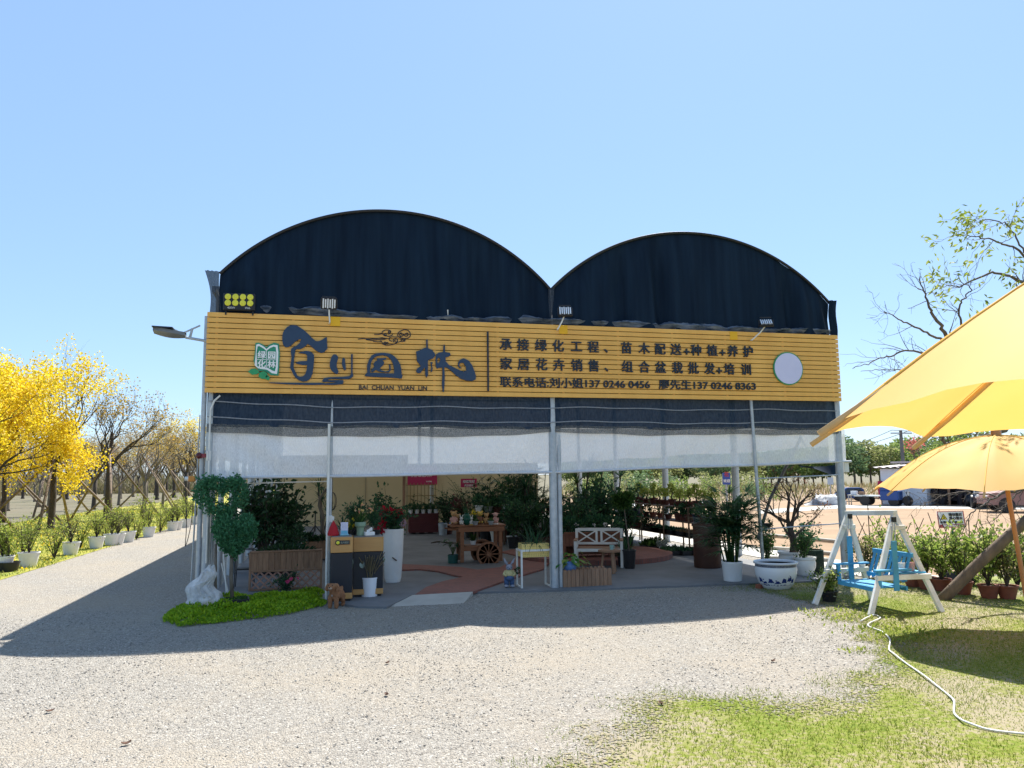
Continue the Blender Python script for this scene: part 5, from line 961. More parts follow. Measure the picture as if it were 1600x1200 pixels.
q = gp(1296, 940); t = thing('potted_bush', 'low variegated bush in a dark pot by the left foot of the swing', 'potted plant', tuple(q)); pot_mesh(t, .09, .12, .16, M_black); shrub_mesh(150, .34, .55, 500, .06, LF_fresh, M_bark, t, 12); 
for c in t.children:
    if c.name.startswith(('stems', 'foliage')): c.location.z = .12
shrub_mesh(151, .2, .5, 130, .05, leafm('pale_variegated', [(.4, .42, .25), (.55, .55, .4)], .3), M_bark, t, 8, lname='variegated_leaves').location = (.16, -.06, .12)
q = gp(1484, 915); tag(G().lathe([(.11, 0), (.13, .22), (.12, .22), (.1, .02), (1e-4, .02)], 16).build('bucket', pm('navy_plastic', (.02, .03, .07), (.016, .025, .06), 4, .4), None, tuple(q), smooth=True), 'dark blue plastic bucket behind the foot of the log', 'bucket')
# hose over the lawn
hp = [(1345, 973), (1368, 962), (1378, 968), (1352, 980), (1378, 988), (1392, 1003), (1388, 1018), (1402, 1030), (1425, 1045), (1450, 1065), (1478, 1085), (1492, 1100), (1490, 1118), (1505, 1133), (1540, 1143), (1610, 1154), (1700, 1160)]
P = np.array([gp(*p) for p in hp]); tt = np.linspace(0, len(P)-1, 120); Q = np.stack([np.interp(tt, range(len(P)), P[:, k]) for k in range(3)], 1)
for _ in range(4): Q[1:-1] = (Q[:-2]+2*Q[1:-1]+Q[2:])/4
Q[:, 2] = .022+.006*np.sin(tt*3); tag(G().tube(Q, .008, 8).build('garden_hose', pm('white_hose', (.74, .75, .72), (.6, .6, .57), 6, .45), smooth='all'), 'white garden hose winding across the lawn', 'hose')
# weeds where gravel meets the lawn
rs = np.random.RandomState(12); g = G(); P = []; D = []
for px, py, n_, sp_ in ((1330, 965, 70, .35), (1395, 990, 90, .28), (1375, 982, 60, .25), (1300, 958, 60, .3), (1338, 1018, 26, .12), (1410, 1000, 60, .28)):
    q = gp(px, py); 
    for k in range(n_): P.append((q[0]+rs.normal(0, sp_), q[1]+rs.normal(0, sp_*.6), .01)); D.append((rs.normal(0, .7), rs.normal(0, .7), .9))
leaves(g, P, D, .06, .026, .2, 3); tag(g.build('weeds', LF_light), 'bright weeds between the gravel and the lawn', 'weeds', kind='stuff')
# bare tree at the right edge, seen limb by limb
bt = thing('bare_tree', 'large bare-limbed tree at the right edge with drooping twigs and a few olive leaves', 'tree', (13.3, -3.3, 0)); o_ = np.array([13.3, -3.3, 0]); rs = np.random.RandomState(17); g = G(); LP = []; LD = []
def limb(pts, r0, r1, ntw, tl, leafy=0, nn=5, sag=0.0):
    P = np.array([rp(*p) if len(p) == 3 else np.array(p[1]) for p in pts]); tt = np.linspace(0, len(P)-1, 6*len(P)); Q = np.stack([np.interp(tt, range(len(P)), P[:, k]) for k in range(3)], 1)
    for _ in range(3): Q[1:-1] = (Q[:-2]+2*Q[1:-1]+Q[2:])/4
    Q[1:-1] += rs.normal(0, .012, Q[1:-1].shape); Rr = np.linspace(r0, r1, len(Q)); g.tube(Q-o_, Rr*(.8 if r0 < .1 else 1), nn, cap=False)
    for k in range(int(ntw*.8)):
        i = rs.randint(len(Q)//4, len(Q)); d = (Q[min(i+1, len(Q)-1)]-Q[max(i-1, 0)]); d /= np.linalg.norm(d)+1e-9; d = d+rs.normal(0, .75, 3)+np.array([0, 0, -sag]); d /= np.linalg.norm(d); l = tl*rs.uniform(.5, 1.3); q = Q[i]; W = [q]
        for s_ in range(5): d = d+rs.normal(0, .22, 3)+np.array([0, 0, .02-sag*.3]); d /= np.linalg.norm(d); W.append(W[-1]+d*l/5)
        g.tube(np.array(W)-o_, np.linspace(max(.003, Rr[i]*.35), .002, 6), 4, cap=False)
        for m_ in range(3):
            j = rs.randint(1, 6); d2 = d+rs.normal(0, .8, 3); d2 /= np.linalg.norm(d2); e = W[j]+d2*l*.35; g.tube(np.array([W[j], (W[j]+e)/2+rs.normal(0, .01, 3), e])-o_, [.0024, .002, .0016], 3, cap=False)
            if leafy:
                for z_ in range(leafy): LP.append(e-o_+rs.normal(0, .05, 3)); LD.append(d2+rs.normal(0, .6, 3)+np.array([0, 0, -.3]))
tk = [(0, (13.3, -3.3, -.05)), (0, (13.35, -3.25, .9)), (0, (13.25, -3.2, 2.0)), (0, (13.3, -3.1, 3.2)), (0, (13.2, -3.0, 4.4))]
limb(tk, .17, .10, 0, 0, 0, 10)
B = lambda z: (0, (13.28, -3.15, z))
limb([B(2.0), (1650, 640, 12), (1575, 667, 11.9), (1540, 684, 11.8), (1505, 698, 11.6), (1480, 694, 11.4), (1466, 672, 11.3), (1452, 661, 11.2)], .075, .012, 16, .5, 0, 8)
limb([B(2.05), (1640, 655, 12), (1555, 640, 11.8), (1530, 612, 11.7)], .07, .035, 5, .5, 0, 7)
limb([(1480, 694, 11.4), (1466, 708, 11.4), (1448, 716, 11.3), (1425, 722, 11.3)], .02, .005, 8, .35)
limb([B(3.2), (1620, 600, 11.8), (1540, 560, 11.6), (1490, 540, 11.4), (1462, 500, 11.2), (1447, 470, 11.1), (1438, 432, 11)], .07, .008, 13, .55, 0, 7)
limb([(1490, 540, 11.4), (1450, 520, 11.2), (1405, 500, 11), (1382, 486, 10.9)], .028, .005, 11, .45)
limb([(1540, 560, 11.6), (1470, 555, 11.3), (1415, 548, 11.1), (1375, 560, 11), (1332, 576, 10.9)], .03, .005, 13, .45)
limb([(1470, 555, 11.3), (1430, 580, 11.2), (1390, 578, 11.1), (1345, 580, 11)], .016, .004, 12, .35)
limb([(1540, 560, 11.6), (1500, 505, 11.4), (1500, 470, 11.3), (1520, 455, 11.2), (1490, 428, 11.1)], .025, .006, 12, .45, 1)
limb([B(4.3), (1640, 470, 11.7), (1590, 435, 11.5), (1550, 425, 11.4), (1505, 447, 11.3), (1470, 448, 11.2)], .045, .006, 14, .5, 5)
limb([(1640, 470, 11.7), (1600, 395, 11.5), (1565, 380, 11.4), (1530, 370, 11.3), (1495, 366, 11.2)], .03, .005, 14, .45, 5)
limb([(1600, 395, 11.5), (1575, 350, 11.4), (1545, 342, 11.3), (1525, 348, 11.2)], .018, .004, 9, .4, 5)
limb([B(4.4), (1660, 420, 11.7), (1620, 350, 11.6), (1600, 330, 11.5)], .04, .008, 14, .5, 4)
limb([B(1.2), (1650, 745, 12), (1600, 762, 11.9), (1555, 775, 11.8), (1535, 790, 11.7), (1518, 800, 11.7), (1500, 835, 11.6)], .04, .005, 26, .42, 0, 6, .2)
limb([(1600, 762, 11.9), (1570, 790, 11.8), (1553, 815, 11.8), (1530, 822, 11.7)], .014, .003, 14, .3, 0, 4, .2)
limb([(1555, 775, 11.8), (1510, 768, 11.7), (1470, 775, 11.7), (1440, 790, 11.6)], .014, .003, 22, .35, 0, 4, .15)
limb([(1600, 762, 11.9), (1585, 800, 11.9), (1600, 815, 11.9)], .01, .003, 10, .3, 0, 4, .2)
g.build('limbs', pm('grey_bark', (.15, .125, .105), (.085, .07, .06), 12, .9, .5), bt, smooth='all')
g = G(); leaves(g, LP, LD, .10, .035, .2, 5, .1); g.build('foliage', LF_light, bt)
# few fallen brown leaves on the gravel
for i, (px, py, lb) in enumerate(((78, 1114, 'curled brown leaf on the gravel near the left edge'), (605, 1038, 'small dark leaf on the gravel below the ramp'), (604, 1088, 'tiny dark leaf on the bare gravel, centre foreground'), (1208, 1035, 'dark leaf on the gravel right of the centre'), (197, 1165, 'dark scrap on the gravel at the lower left'), (1033, 1102, 'dark leaf where gravel meets the lower lawn'))):
    q = gp(px, py); g = G(); rs2 = np.random.RandomState(i); g.grid([[(x*.034+.007*math.sin(3*y), y*.02*(1-abs(x)**2*.8), .008+.012*x*x+.01*y*y+.004*rs2.rand()) for y in (-1, 0, 1)] for x in (-1, -.5, 0, .5, 1)])
    tag(g.build('fallen_leaf', pm('dead_leaf', (.13, .06, .035), (.08, .04, .025), 30, .8), None, (q[0], q[1], 0), rs2.uniform(0, 6), smooth='all'), lb, 'leaf', 'fallen leaves on the gravel')
# ================================================================== INSIDE AND BEFORE THE GREENHOUSE
def fz(px, py, y): p = fp(px, py, y); return p[0], p[2]
# partition wall and back walls
M_beige = pm('cream_panel', (.56, .46, .27), (.52, .42, .24), .7, .8, .05, 3)
t = thing('partition_wall', 'plain cream partition wall across the left half of the back', 'wall', (0, 18, 0))
g = G(); g.box((2.56, 0, 1.36), (4.82, .08, 2.68)); g.build('panel', M_beige, t); g = G()
for x in (.2, 1.75, 3.35, 4.95): g.box((x, -.055, 1.36), (.04, .03, 2.68))
g.build('panel_joint', pm('joint_tan', (.38, .32, .2), (.34, .28, .17), 2, .7), t)
t = thing('back_room', 'cream back room with a wide doorway under a crimson sign', 'room', (0, 14.2, 0))
xa, xb = fp(684, 760, 14.2)[0], 9.2
g = G(); g.box(((xa+xb)/2, 0, 1.15), (xb-xa, .1, 2.3)); g.box((xb-.05, 2.2, 1.15), (.1, 4.2, 2.3)); g.build('wall', M_beige, t)
g = G(); x0 = fp(633, 760, 14.2)[0]; g.box(((x0+xa)/2, 0, 2.12), (xa-x0-.02, .12, .36)); g.build('lintel', M_beige, t)
g = G(); g.box((x0-.04, 0, 1.15), (.09, .14, 2.3)); g.build('door_jamb', M_wood, t); g = G(); g.box(((x0+xb)/2, 4.4, 1.15), (xb-x0+.6, .1, 2.3)); g.build('rear_panel', M_beige, t)
# crimson signs
M_crim = pm('crimson_sign', (.42, .02, .09), (.37, .018, .08), 2, .5)
def hang_sign(label, pxa, pya, pxb, pyb, y, txts):
    x0, z1 = fz(pxa, pya, y); x1, z0 = fz(pxb, pyb, y); t = thing('shop_sign', label, 'sign', ((x0+x1)/2, y, (z0+z1)/2), 0); g = G(); g.box((0, 0, 0), (x1-x0, .03, z1-z0)); g.build('panel', M_crim, t)
    for s, u, v, sz in txts: me = text_mesh(s, sz, .004, .001, 'LEFT'); link('lettering', me, M_emw, t, ((u-.5)*(x1-x0), -.018, v*(z1-z0)))
hang_sign('crimson sign with large white brush lettering over the back doorway', 637, 729, 683, 757, 13.9, (('与花·以花为伴', .06, -.06, .125), ('花卉绿植', .62, -.36, .05)))
hang_sign('smaller dark red sign with two lines of white characters among the palms', 720, 748, 745, 761, 12.6, (('绿植租摆', .12, .02, .10), ('请进参观', .2, -.4, .08)))
# big potted plants ------------------------------------------------------------------
def fanpalm(g, base, h, seed, nst, leaflen, per, fan=9):
    rs = np.random.RandomState(seed); st = G()
    for k in range(nst):
        a = rs.uniform(0, 6.283); b_ = np.array(base)+np.array([math.cos(a), math.sin(a), 0])*rs.uniform(0, .13); top = b_+np.array([math.cos(a)*.14*h*rs.uniform(.2, 1), math.sin(a)*.14*h*rs.uniform(.2, 1), h*rs.uniform(.55, .95)]); st.tube([b_, (b_+top)/2, top], [.014, .012, .009], 5)
        for j in range(per):
            s_ = rs.uniform(.35, 1); q = b_*(1-s_)+top*s_; aa = rs.uniform(0, 6.283); el = rs.uniform(-.1, .9); d = np.array([math.cos(aa)*math.cos(el), math.sin(aa)*math.cos(el), math.sin(el)]); e = q+d*leaflen*.7; st.tube([q, e], [.005, .004], 3, cap=False)
            x = np.cross(d, [0, 0, 1]); x /= np.linalg.norm(x)+1e-6
            for m_ in range(fan):
                an = (m_/(fan-1)-.5)*2.6; dd = d*math.cos(an)+x*math.sin(an); blade(g, e, dd+[0, 0, .1], leaflen*rs.uniform(.75, 1.1)*(1-.25*abs(an)/1.3), .034, .55, 3, seed+m_)
    return st
def straps(g, base, n, ln, wd, bend, seed, up=(.2, 1.2), r=.03):
    rs = np.random.RandomState(seed)
    for k in range(n):
        a = rs.uniform(0, 6.283); el = rs.uniform(*up); blade(g, np.array(base)+np.array([math.cos(a), math.sin(a), 0])*r*rs.rand(), (math.cos(a)*math.cos(el), math.sin(a)*math.cos(el), math.sin(el)), ln*rs.uniform(.7, 1.15), wd, bend*rs.uniform(.6, 1.3), 5, seed+k)
def pinnate(g, st, base, n, ln, seed, lw=.028, ll=.22, spread=(.7, 1.35)):
    rs = np.random.RandomState(seed)
    for k in range(n):
        a = rs.uniform(0, 6.283); el = rs.uniform(*spread); d = np.array([math.cos(a)*math.cos(el), math.sin(a)*math.cos(el), math.sin(el)]); P = [np.array(base, float)]; l_ = ln*rs.uniform(.65, 1.1)
        for s_ in range(8): d = d+np.array([0, 0, -.12*s_/4]); d /= np.linalg.norm(d); P.append(P[-1]+d*l_/8)
        st.tube(P, np.linspace(.010, .003, 9), 4, cap=False); x = np.cross(d, [0, 0, 1]); x /= np.linalg.norm(x)+1e-6
        for s_ in np.linspace(.3, 1, 13):
            i = min(7, int(s_*8)); q = P[i]+(P[i+1]-P[i])*(s_*8-i) if s_ < 1 else P[8]
            for sg_ in (-1, 1): blade(g, q, x*sg_+d*.7+np.array([0, 0, .1]), ll*rs.uniform(.7, 1.1)*(1.15-.5*s_), lw, .7, 3, seed)
def bigplant(kind, label, x, y, s, seed, pot, leaf, potdims=(.14, .19, .32), group='tall potted plants inside', zb=.03):
    t = thing('potted_plant', label, 'potted plant', (x, y, zb), seed, group, s); ph = potdims[2]; pot_mesh(t, *potdims, pot); g = G(); st = G(); base = (0, 0, ph-.03)
    if kind == 'palm': pinnate(g, st, base, 15, 1.5, seed)
    elif kind == 'fan': st = fanpalm(g, base, 1.5, seed, 8, .36, 4)
    elif kind == 'dracaena':
        rs = np.random.RandomState(seed)
        for k in range(3):
            a = k*2.1; top = np.array([math.cos(a)*.16, math.sin(a)*.16, .9+.35*k]); st.tube([base, (np.array(base)+top)/2+[0, .03, 0], top], [.024, .02, .018], 6); straps(g, top, 34, .5, .035, 1.0, seed+k, (-.2, 1.3))
    elif kind == 'bush':
        shrub_mesh(seed, 1.15, 1.0, 620, .13, leaf, M_bark, t, 12, stem_r=.01)
        for c in t.children:
            if c.name.startswith(('stems', 'foliage')): c.location.z = ph-.04
        return t
    elif kind == 'strap': straps(g, base, 46, .8, .045, .8, seed, (.5, 1.4), .06)
    elif kind == 'broad':
        rs = np.random.RandomState(seed)
        for k in range(16):
            a = k*2.4; l_ = rs.uniform(.35, .9); e = np.array([math.cos(a)*l_*.5, math.sin(a)*l_*.5, ph+l_*.9]); st.tube([base, (np.array(base)+e)/2+[0, 0, .08], e], [.010, .008, .005], 4, cap=False); blade(g, e, (math.cos(a), math.sin(a), .2), .42, .19, 1.0, 6, k)
    g.build('foliage', leaf, t)
    if st.n: st.build('stems', M_bark if kind == 'dracaena' else LF_mid, t, smooth='all')
    return t
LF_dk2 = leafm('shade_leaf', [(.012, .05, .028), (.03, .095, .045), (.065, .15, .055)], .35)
M_gpot = pm('grey_pot', (.30, .31, .31), (.24, .25, .25), 5, .6); M_bpot = pm('blue_glaze', (.05, .17, .38), (.04, .13, .32), 5, .25)
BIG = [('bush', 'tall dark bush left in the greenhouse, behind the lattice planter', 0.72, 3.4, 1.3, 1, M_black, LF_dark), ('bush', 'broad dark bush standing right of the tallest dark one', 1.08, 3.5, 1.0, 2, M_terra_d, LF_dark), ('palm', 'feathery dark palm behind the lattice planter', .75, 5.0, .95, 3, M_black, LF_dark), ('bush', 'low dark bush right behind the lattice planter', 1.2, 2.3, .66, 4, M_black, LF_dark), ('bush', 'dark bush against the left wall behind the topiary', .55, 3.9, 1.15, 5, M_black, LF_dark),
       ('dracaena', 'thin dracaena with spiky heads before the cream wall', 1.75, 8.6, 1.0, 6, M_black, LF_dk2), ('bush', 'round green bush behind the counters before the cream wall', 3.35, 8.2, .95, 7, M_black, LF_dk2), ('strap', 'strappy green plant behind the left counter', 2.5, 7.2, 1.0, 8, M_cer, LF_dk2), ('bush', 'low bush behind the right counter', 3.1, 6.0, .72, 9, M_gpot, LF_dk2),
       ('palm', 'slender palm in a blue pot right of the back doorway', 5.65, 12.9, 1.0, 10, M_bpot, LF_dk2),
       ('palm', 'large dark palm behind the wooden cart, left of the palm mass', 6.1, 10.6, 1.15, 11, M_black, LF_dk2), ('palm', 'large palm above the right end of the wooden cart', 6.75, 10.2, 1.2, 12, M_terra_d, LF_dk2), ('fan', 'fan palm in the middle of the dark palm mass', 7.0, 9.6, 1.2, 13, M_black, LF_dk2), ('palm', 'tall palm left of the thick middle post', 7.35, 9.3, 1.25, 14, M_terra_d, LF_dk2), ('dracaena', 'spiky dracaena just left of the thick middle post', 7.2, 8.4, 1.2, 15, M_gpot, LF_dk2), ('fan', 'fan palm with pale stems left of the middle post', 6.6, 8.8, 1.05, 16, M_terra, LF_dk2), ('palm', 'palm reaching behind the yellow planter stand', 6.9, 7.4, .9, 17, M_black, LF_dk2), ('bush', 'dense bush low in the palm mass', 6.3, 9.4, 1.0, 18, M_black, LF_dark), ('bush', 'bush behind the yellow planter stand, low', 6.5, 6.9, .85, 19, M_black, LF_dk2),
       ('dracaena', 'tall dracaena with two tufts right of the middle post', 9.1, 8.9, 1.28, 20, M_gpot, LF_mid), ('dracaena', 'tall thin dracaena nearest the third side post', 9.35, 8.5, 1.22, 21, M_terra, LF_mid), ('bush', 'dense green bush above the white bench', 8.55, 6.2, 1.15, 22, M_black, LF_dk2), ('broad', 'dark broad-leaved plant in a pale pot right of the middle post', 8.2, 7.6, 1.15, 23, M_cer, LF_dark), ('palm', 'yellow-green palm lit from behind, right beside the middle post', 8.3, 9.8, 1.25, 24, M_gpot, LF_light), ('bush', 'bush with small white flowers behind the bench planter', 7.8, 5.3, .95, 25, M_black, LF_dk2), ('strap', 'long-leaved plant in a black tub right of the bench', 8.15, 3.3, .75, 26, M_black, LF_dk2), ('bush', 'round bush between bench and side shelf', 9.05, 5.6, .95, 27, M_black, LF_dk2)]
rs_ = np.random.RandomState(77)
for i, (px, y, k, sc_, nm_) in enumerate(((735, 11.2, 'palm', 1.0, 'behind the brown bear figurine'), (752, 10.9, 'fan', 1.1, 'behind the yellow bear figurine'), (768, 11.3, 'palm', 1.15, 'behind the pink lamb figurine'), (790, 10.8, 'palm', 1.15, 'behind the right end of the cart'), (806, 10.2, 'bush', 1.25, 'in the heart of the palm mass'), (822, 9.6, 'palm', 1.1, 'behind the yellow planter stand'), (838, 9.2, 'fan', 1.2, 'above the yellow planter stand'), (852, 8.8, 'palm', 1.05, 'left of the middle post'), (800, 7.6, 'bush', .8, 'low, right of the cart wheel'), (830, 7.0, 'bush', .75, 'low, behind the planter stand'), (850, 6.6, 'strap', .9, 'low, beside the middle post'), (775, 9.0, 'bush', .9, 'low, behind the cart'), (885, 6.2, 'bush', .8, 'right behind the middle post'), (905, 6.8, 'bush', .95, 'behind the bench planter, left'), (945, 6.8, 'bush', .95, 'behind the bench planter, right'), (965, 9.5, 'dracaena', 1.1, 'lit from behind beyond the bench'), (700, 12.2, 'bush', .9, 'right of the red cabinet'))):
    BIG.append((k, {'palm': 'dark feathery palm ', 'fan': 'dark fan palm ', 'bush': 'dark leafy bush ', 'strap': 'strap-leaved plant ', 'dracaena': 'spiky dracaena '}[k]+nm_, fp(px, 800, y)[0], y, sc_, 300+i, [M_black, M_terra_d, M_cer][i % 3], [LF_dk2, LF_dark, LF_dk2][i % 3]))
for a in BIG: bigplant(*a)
# tiered rack with small pots behind the cart
def rack(name, label, x0, x1, y0, y1, tiers, m, nleg, cat='shelf'):
    t = thing(name, label, cat, ((x0+x1)/2, (y0+y1)/2, .03)); w_, d_ = x1-x0, y1-y0
    for z in tiers:
        g = G(); nb = max(2, int(min(w_, d_)/.11))
        for i in range(nb):
            if w_ > d_: g.box((0, -d_/2+(i+.5)*d_/nb, z-.03), (w_, d_/nb-.015, .02))
            else: g.box((-w_/2+(i+.5)*w_/nb, 0, z-.03), (w_/nb-.015, d_, .02))
        g.build('shelf_board', m, t)
    for i in range(nleg):
        for s_ in (-1, 1):
            g = G()
            if w_ > d_: g.box((-w_/2+.03+(w_-.06)*i/(nleg-1), s_*(d_/2+.012), tiers[-1]/2-.01), (.05, .022, tiers[-1]-.02))
            else: g.box((s_*(w_/2+.012), -d_/2+.03+(d_-.06)*i/(nleg-1), tiers[-1]/2-.01), (.022, .05, tiers[-1]-.02))
            g.build('leg', m, t)
    return t
M_shelf = pm('shelf_wood', (.22, .15, .10), (.14, .09, .06), 5, .8, .2)
rack('plant_shelf', 'long three-tiered plant shelf along the right side of the greenhouse', 9.95, 10.45, 3.95, 13.6, (.40, .74, 1.08), M_shelf, 8)
rack('plant_shelf', 'two-tiered rack of white pots among the palms behind the cart', 5.75, 8.0, 8.0, 8.5, (.42, .85), M_shelf, 4)
# small potted plants (prototypes, copied)
SP = {}
def smallproto(k):
    t = thing('small_potted_plant', 'x', 'potted plant', (0, 0, -70), 0, 'x'); g = G(); st = G(); rs = np.random.RandomState(hash(k) % 1000 if False else sum(map(ord, k)))
    if k == 'bonsai':
        pot_mesh(t, .085, .115, .13, M_terra_d); st.tube([(0, 0, .1), (.03, .01, .18), (-.02, 0, .26), (.03, .02, .36)], [.026, .02, .016, .009], 7); bl = [((.03, .02, .38), (.10, .09, .07)), ((-.09, 0, .29), (.08, .07, .05)), ((.11, .03, .29), (.07, .07, .045))]
        st.tube([(-.02, 0, .25), (-.09, 0, .28)], .007, 4); st.tube([(.0, 0, .28), (.1, .03, .28)], .007, 4); P, D = cloud_pts(rs, 210, bl, .5); leaves(g, P, D+rs.normal(0, .6, D.shape), .055, .032, .2, 1)
        g.build('foliage', LF_light, t); st.build('trunk', M_bark, t, smooth='all')
    elif k == 'leafy':
        pot_mesh(t, .075, .10, .13, M_terra_d); P, D = cloud_pts(rs, 150, [((0, 0, .2), (.13, .13, .11)), ((.05, .03, .27), (.08, .08, .07))], .4); leaves(g, P, D+[0, 0, .4], .075, .038, .2, 2); g.build('foliage', LF_dk2, t)
    elif k == 'white':
        pot_mesh(t, .07, .09, .17, M_cer); P, D = cloud_pts(rs, 150, [((0, 0, .27), (.13, .13, .13))], .4); leaves(g, P, D+[0, 0, .3], .10, .035, .2, 2, .15); g.build('foliage', LF_dk2, t)
    elif k == 'dark':
        pot_mesh(t, .09, .12, .16, pm('dark_blue_pot', (.025, .04, .08), (.02, .03, .06), 4, .4)); straps(g, (0, 0, .14), 24, .3, .03, .8, 3, (.4, 1.4), .03); g.build('foliage', LF_mid, t)
    elif k == 'column':
        pot_mesh(t, .06, .08, .11, M_terra); P, D = cloud_pts(rs, 90, [((0, 0, .2), (.05, .05, .1)), ((.01, 0, .32), (.06, .06, .07))], .4); leaves(g, P, D, .06, .03, .2, 4); g.build('foliage', LF_mid, t)
    elif k == 'fern':
        pot_mesh(t, .08, .11, .14, M_gpot); straps(g, (0, 0, .13), 40, .34, .03, 1.8, 6, (.3, 1.4), .04); g.build('foliage', LF_mid, t)
    SP[k] = t
for k in ('bonsai', 'leafy', 'white', 'dark', 'column', 'fern'): smallproto(k)
def onx(px, py, x): d = _ray(px, py); return CAM+d*((x-CAM[0])/d[0])
ORD = ['first', 'second', 'third', 'fourth', 'fifth', 'sixth', 'seventh', 'eighth', 'ninth', 'tenth', 'eleventh', 'twelfth', 'thirteenth', 'fourteenth', 'fifteenth']
tops = (997, 1004, 1012, 1022, 1030, 1040, 1051, 1062, 1077, 1089, 1101, 1113)
for i, px in enumerate(reversed(tops)):
    q = onx(px, 790, 10.12); dup(SP['bonsai'], (10.12, q[1], 1.10), i*1.7, (.95+.12*math.sin(i*2.3),)*2+(1.0+.18*math.sin(i*4.1),), 'bonsai in a dark red pot, %s from the near end of the top side shelf' % ORD[i], 'bonsai along the top side shelf')
mid = ((1101, 'leafy', 1.5), (1092, 'dark', 1.2), (1078, 'leafy', 1.25), (1070, 'leafy', 1.2), (1062, 'leafy', 1.3), (1045, 'leafy', .9), (1032, 'column', 1.1), (1021, 'column', 1.15), (1010, 'leafy', .9), (995, 'dark', 1.1), (985, 'dark', 1.1), (977, 'white', 1))
for i, (px, k, s) in enumerate(mid):
    q = onx(px, 815, 10.12); dup(SP[k], (10.12, q[1], .76), i*1.3, s, 'small potted plant, %s from the near end of the middle side shelf' % ORD[i], 'pots along the middle side shelf')
low = ((1017, 'leafy', 1.2), (1009, 'fern', 1.0), (1002, 'leafy', 1.1), (995, 'leafy', 1.2), (988, 'leafy', 1.2), (981, 'fern', 1))
for i, (px, k, s) in enumerate(low):
    q = onx(px, 830, 10.12); dup(SP[k], (10.12, q[1], .42), i, s, 'small potted plant, %s beyond the seedling trays on the lowest side shelf' % ORD[i], 'pots along the lowest side shelf')
def tray(label, x, y, z, w_, d_, seed, lf=LF_dk2, h=.08, group='seedling trays by the side shelf'):
    t = thing('seedling_tray', label, 'tray', (x, y, z), 0, group); g = G()
    g.box((0, 0, .01), (w_, d_, .02)); [g.box((sx*(w_/2-.008), 0, .055), (.016, d_, .09)) for sx in (-1, 1)]; [g.box((0, sy*(d_/2-.008), .055), (w_-.034, .016, .09)) for sy in (-1, 1)]; g.build('tray_body', M_black, t); g = G(); g.box((0, 0, .055), (w_-.04, d_-.04, .06)); g.build('soil', M_soil, t)
    rs = np.random.RandomState(seed); n = int(260*w_*d_/.4); P = np.stack([rs.uniform(-w_/2, w_/2, n)*.9, rs.uniform(-d_/2, d_/2, n)*.95, np.full(n, .085)], 1); D = rs.normal(0, .5, (n, 3)); D[:, 2] = 1; g = G(); leaves(g, P, D, h, h*.4, .2, seed); g.build('seedlings', lf, t)
for i, (px, lb) in enumerate(((1092, 'black seedling tray nearest the camera on the lowest side shelf'), (1075, 'black seedling tray second from the near end of the lowest side shelf'), (1058, 'black seedling tray third from the near end of the lowest side shelf'), (1043, 'black seedling tray fourth from the near end of the lowest side shelf'), (1030, 'black seedling tray farthest along the lowest side shelf'))):
    q = onx(px, 842, 10.2); tray(lb, 10.2, q[1], .41, .46, .62+.1*i, 20+i, LF_terr if False else LF_dry if i < 2 else LF_dk2, .07)
for i, (px, py, lb, lf, hh) in enumerate(((1072, 866, 'black tray of dark plants on the floor under the near side shelf', LF_dk2, .09), (1052, 866, 'long black tray on the floor below the second shelf leg', LF_dk2, .12), (1020, 858, 'black tray with lush green plants on the floor under the shelf', LF_mid, .2), (1092, 866, 'tray of brownish plants on the floor nearest the brown tub', LF_dry, .08))):
    q = gp(px, py, .03); tray(lb, q[0], q[1], .032, .45, .6, 40+i, lf, hh, 'seedling trays on the floor')
q = gp(1037, 861, .03); t = thing('potted_plant', 'pale variegated plant on the floor under the side shelf', 'potted plant', (q[0], q[1], .03)); pot_mesh(t, .08, .1, .1, M_cer); shrub_mesh(170, .28, .4, 260, .06, leafm('silver_leaf', [(.35, .38, .35), (.5, .53, .48), (.2, .26, .2)], .2), M_bark, t, 9, stem_r=.005)
rs = np.random.RandomState(31)
nms = ['leftmost', 'second from left', 'third from left', 'fourth from left', 'fifth from left', 'sixth from left', 'seventh from left', 'eighth from left', 'rightmost']
for z, tn, ks in ((.88, 'upper', ('white', 'fern', 'leafy')), (.45, 'lower', ('white', 'white', 'fern'))):
    for i in range(9): dup(SP[ks[i % 3]], (5.87+.25*i, 8.2, z), i, 1.15+.15*math.sin(i*3), 'small potted plant, %s on the %s tier of the rack behind the cart' % (nms[i], tn), 'pots on the rack behind the cart')
nm2 = ['left end', 'second', 'third', 'fourth', 'right end']
# red cabinet with white pots, bamboo trellis behind
xa, xb = fp(639, 820, 12.5)[0], fp(685, 820, 12.5)[0]; cb = thing('red_cabinet', 'dark red slatted cabinet before the back doorway', 'cabinet', ((xa+xb)/2, 12.7, .03)); w_ = xb-xa
g = G(); g.box((0, 0, .34), (w_, .42, .56)); g.build('cabinet_body', pm('dark_red_wood', (.10, .018, .02), (.075, .014, .017), 5, .5), cb); g = G()
for i in range(5): g.box((0, -.215, .1+.115*i), (w_-.02, .016, .10))
g.build('slat_front', MATS['dark_red_wood'], cb); g = G(); g.box((0, 0, .635), (w_+.04, .46, .03)); g.build('cabinet_top', MATS['dark_red_wood'], cb)
for i in range(5): dup(SP['white'], ((xa+xb)/2+(i-2)*w_/4.6, 12.62, .68), i, (.8, .8, .75), 'white pot with dark leaves on the red cabinet, %s of five' % nm2[i], 'pots on the red cabinet')
t = thing('bamboo_trellis', 'bamboo trellis of upright canes behind the red cabinet', 'trellis', ((xa+xb)/2, 13.2, .03)); g = G()
for i in range(9): g.tube([(-w_/2+w_*i/8, 0, 0), (-w_/2+w_*i/8, 0, 1.62)], .012, 6)
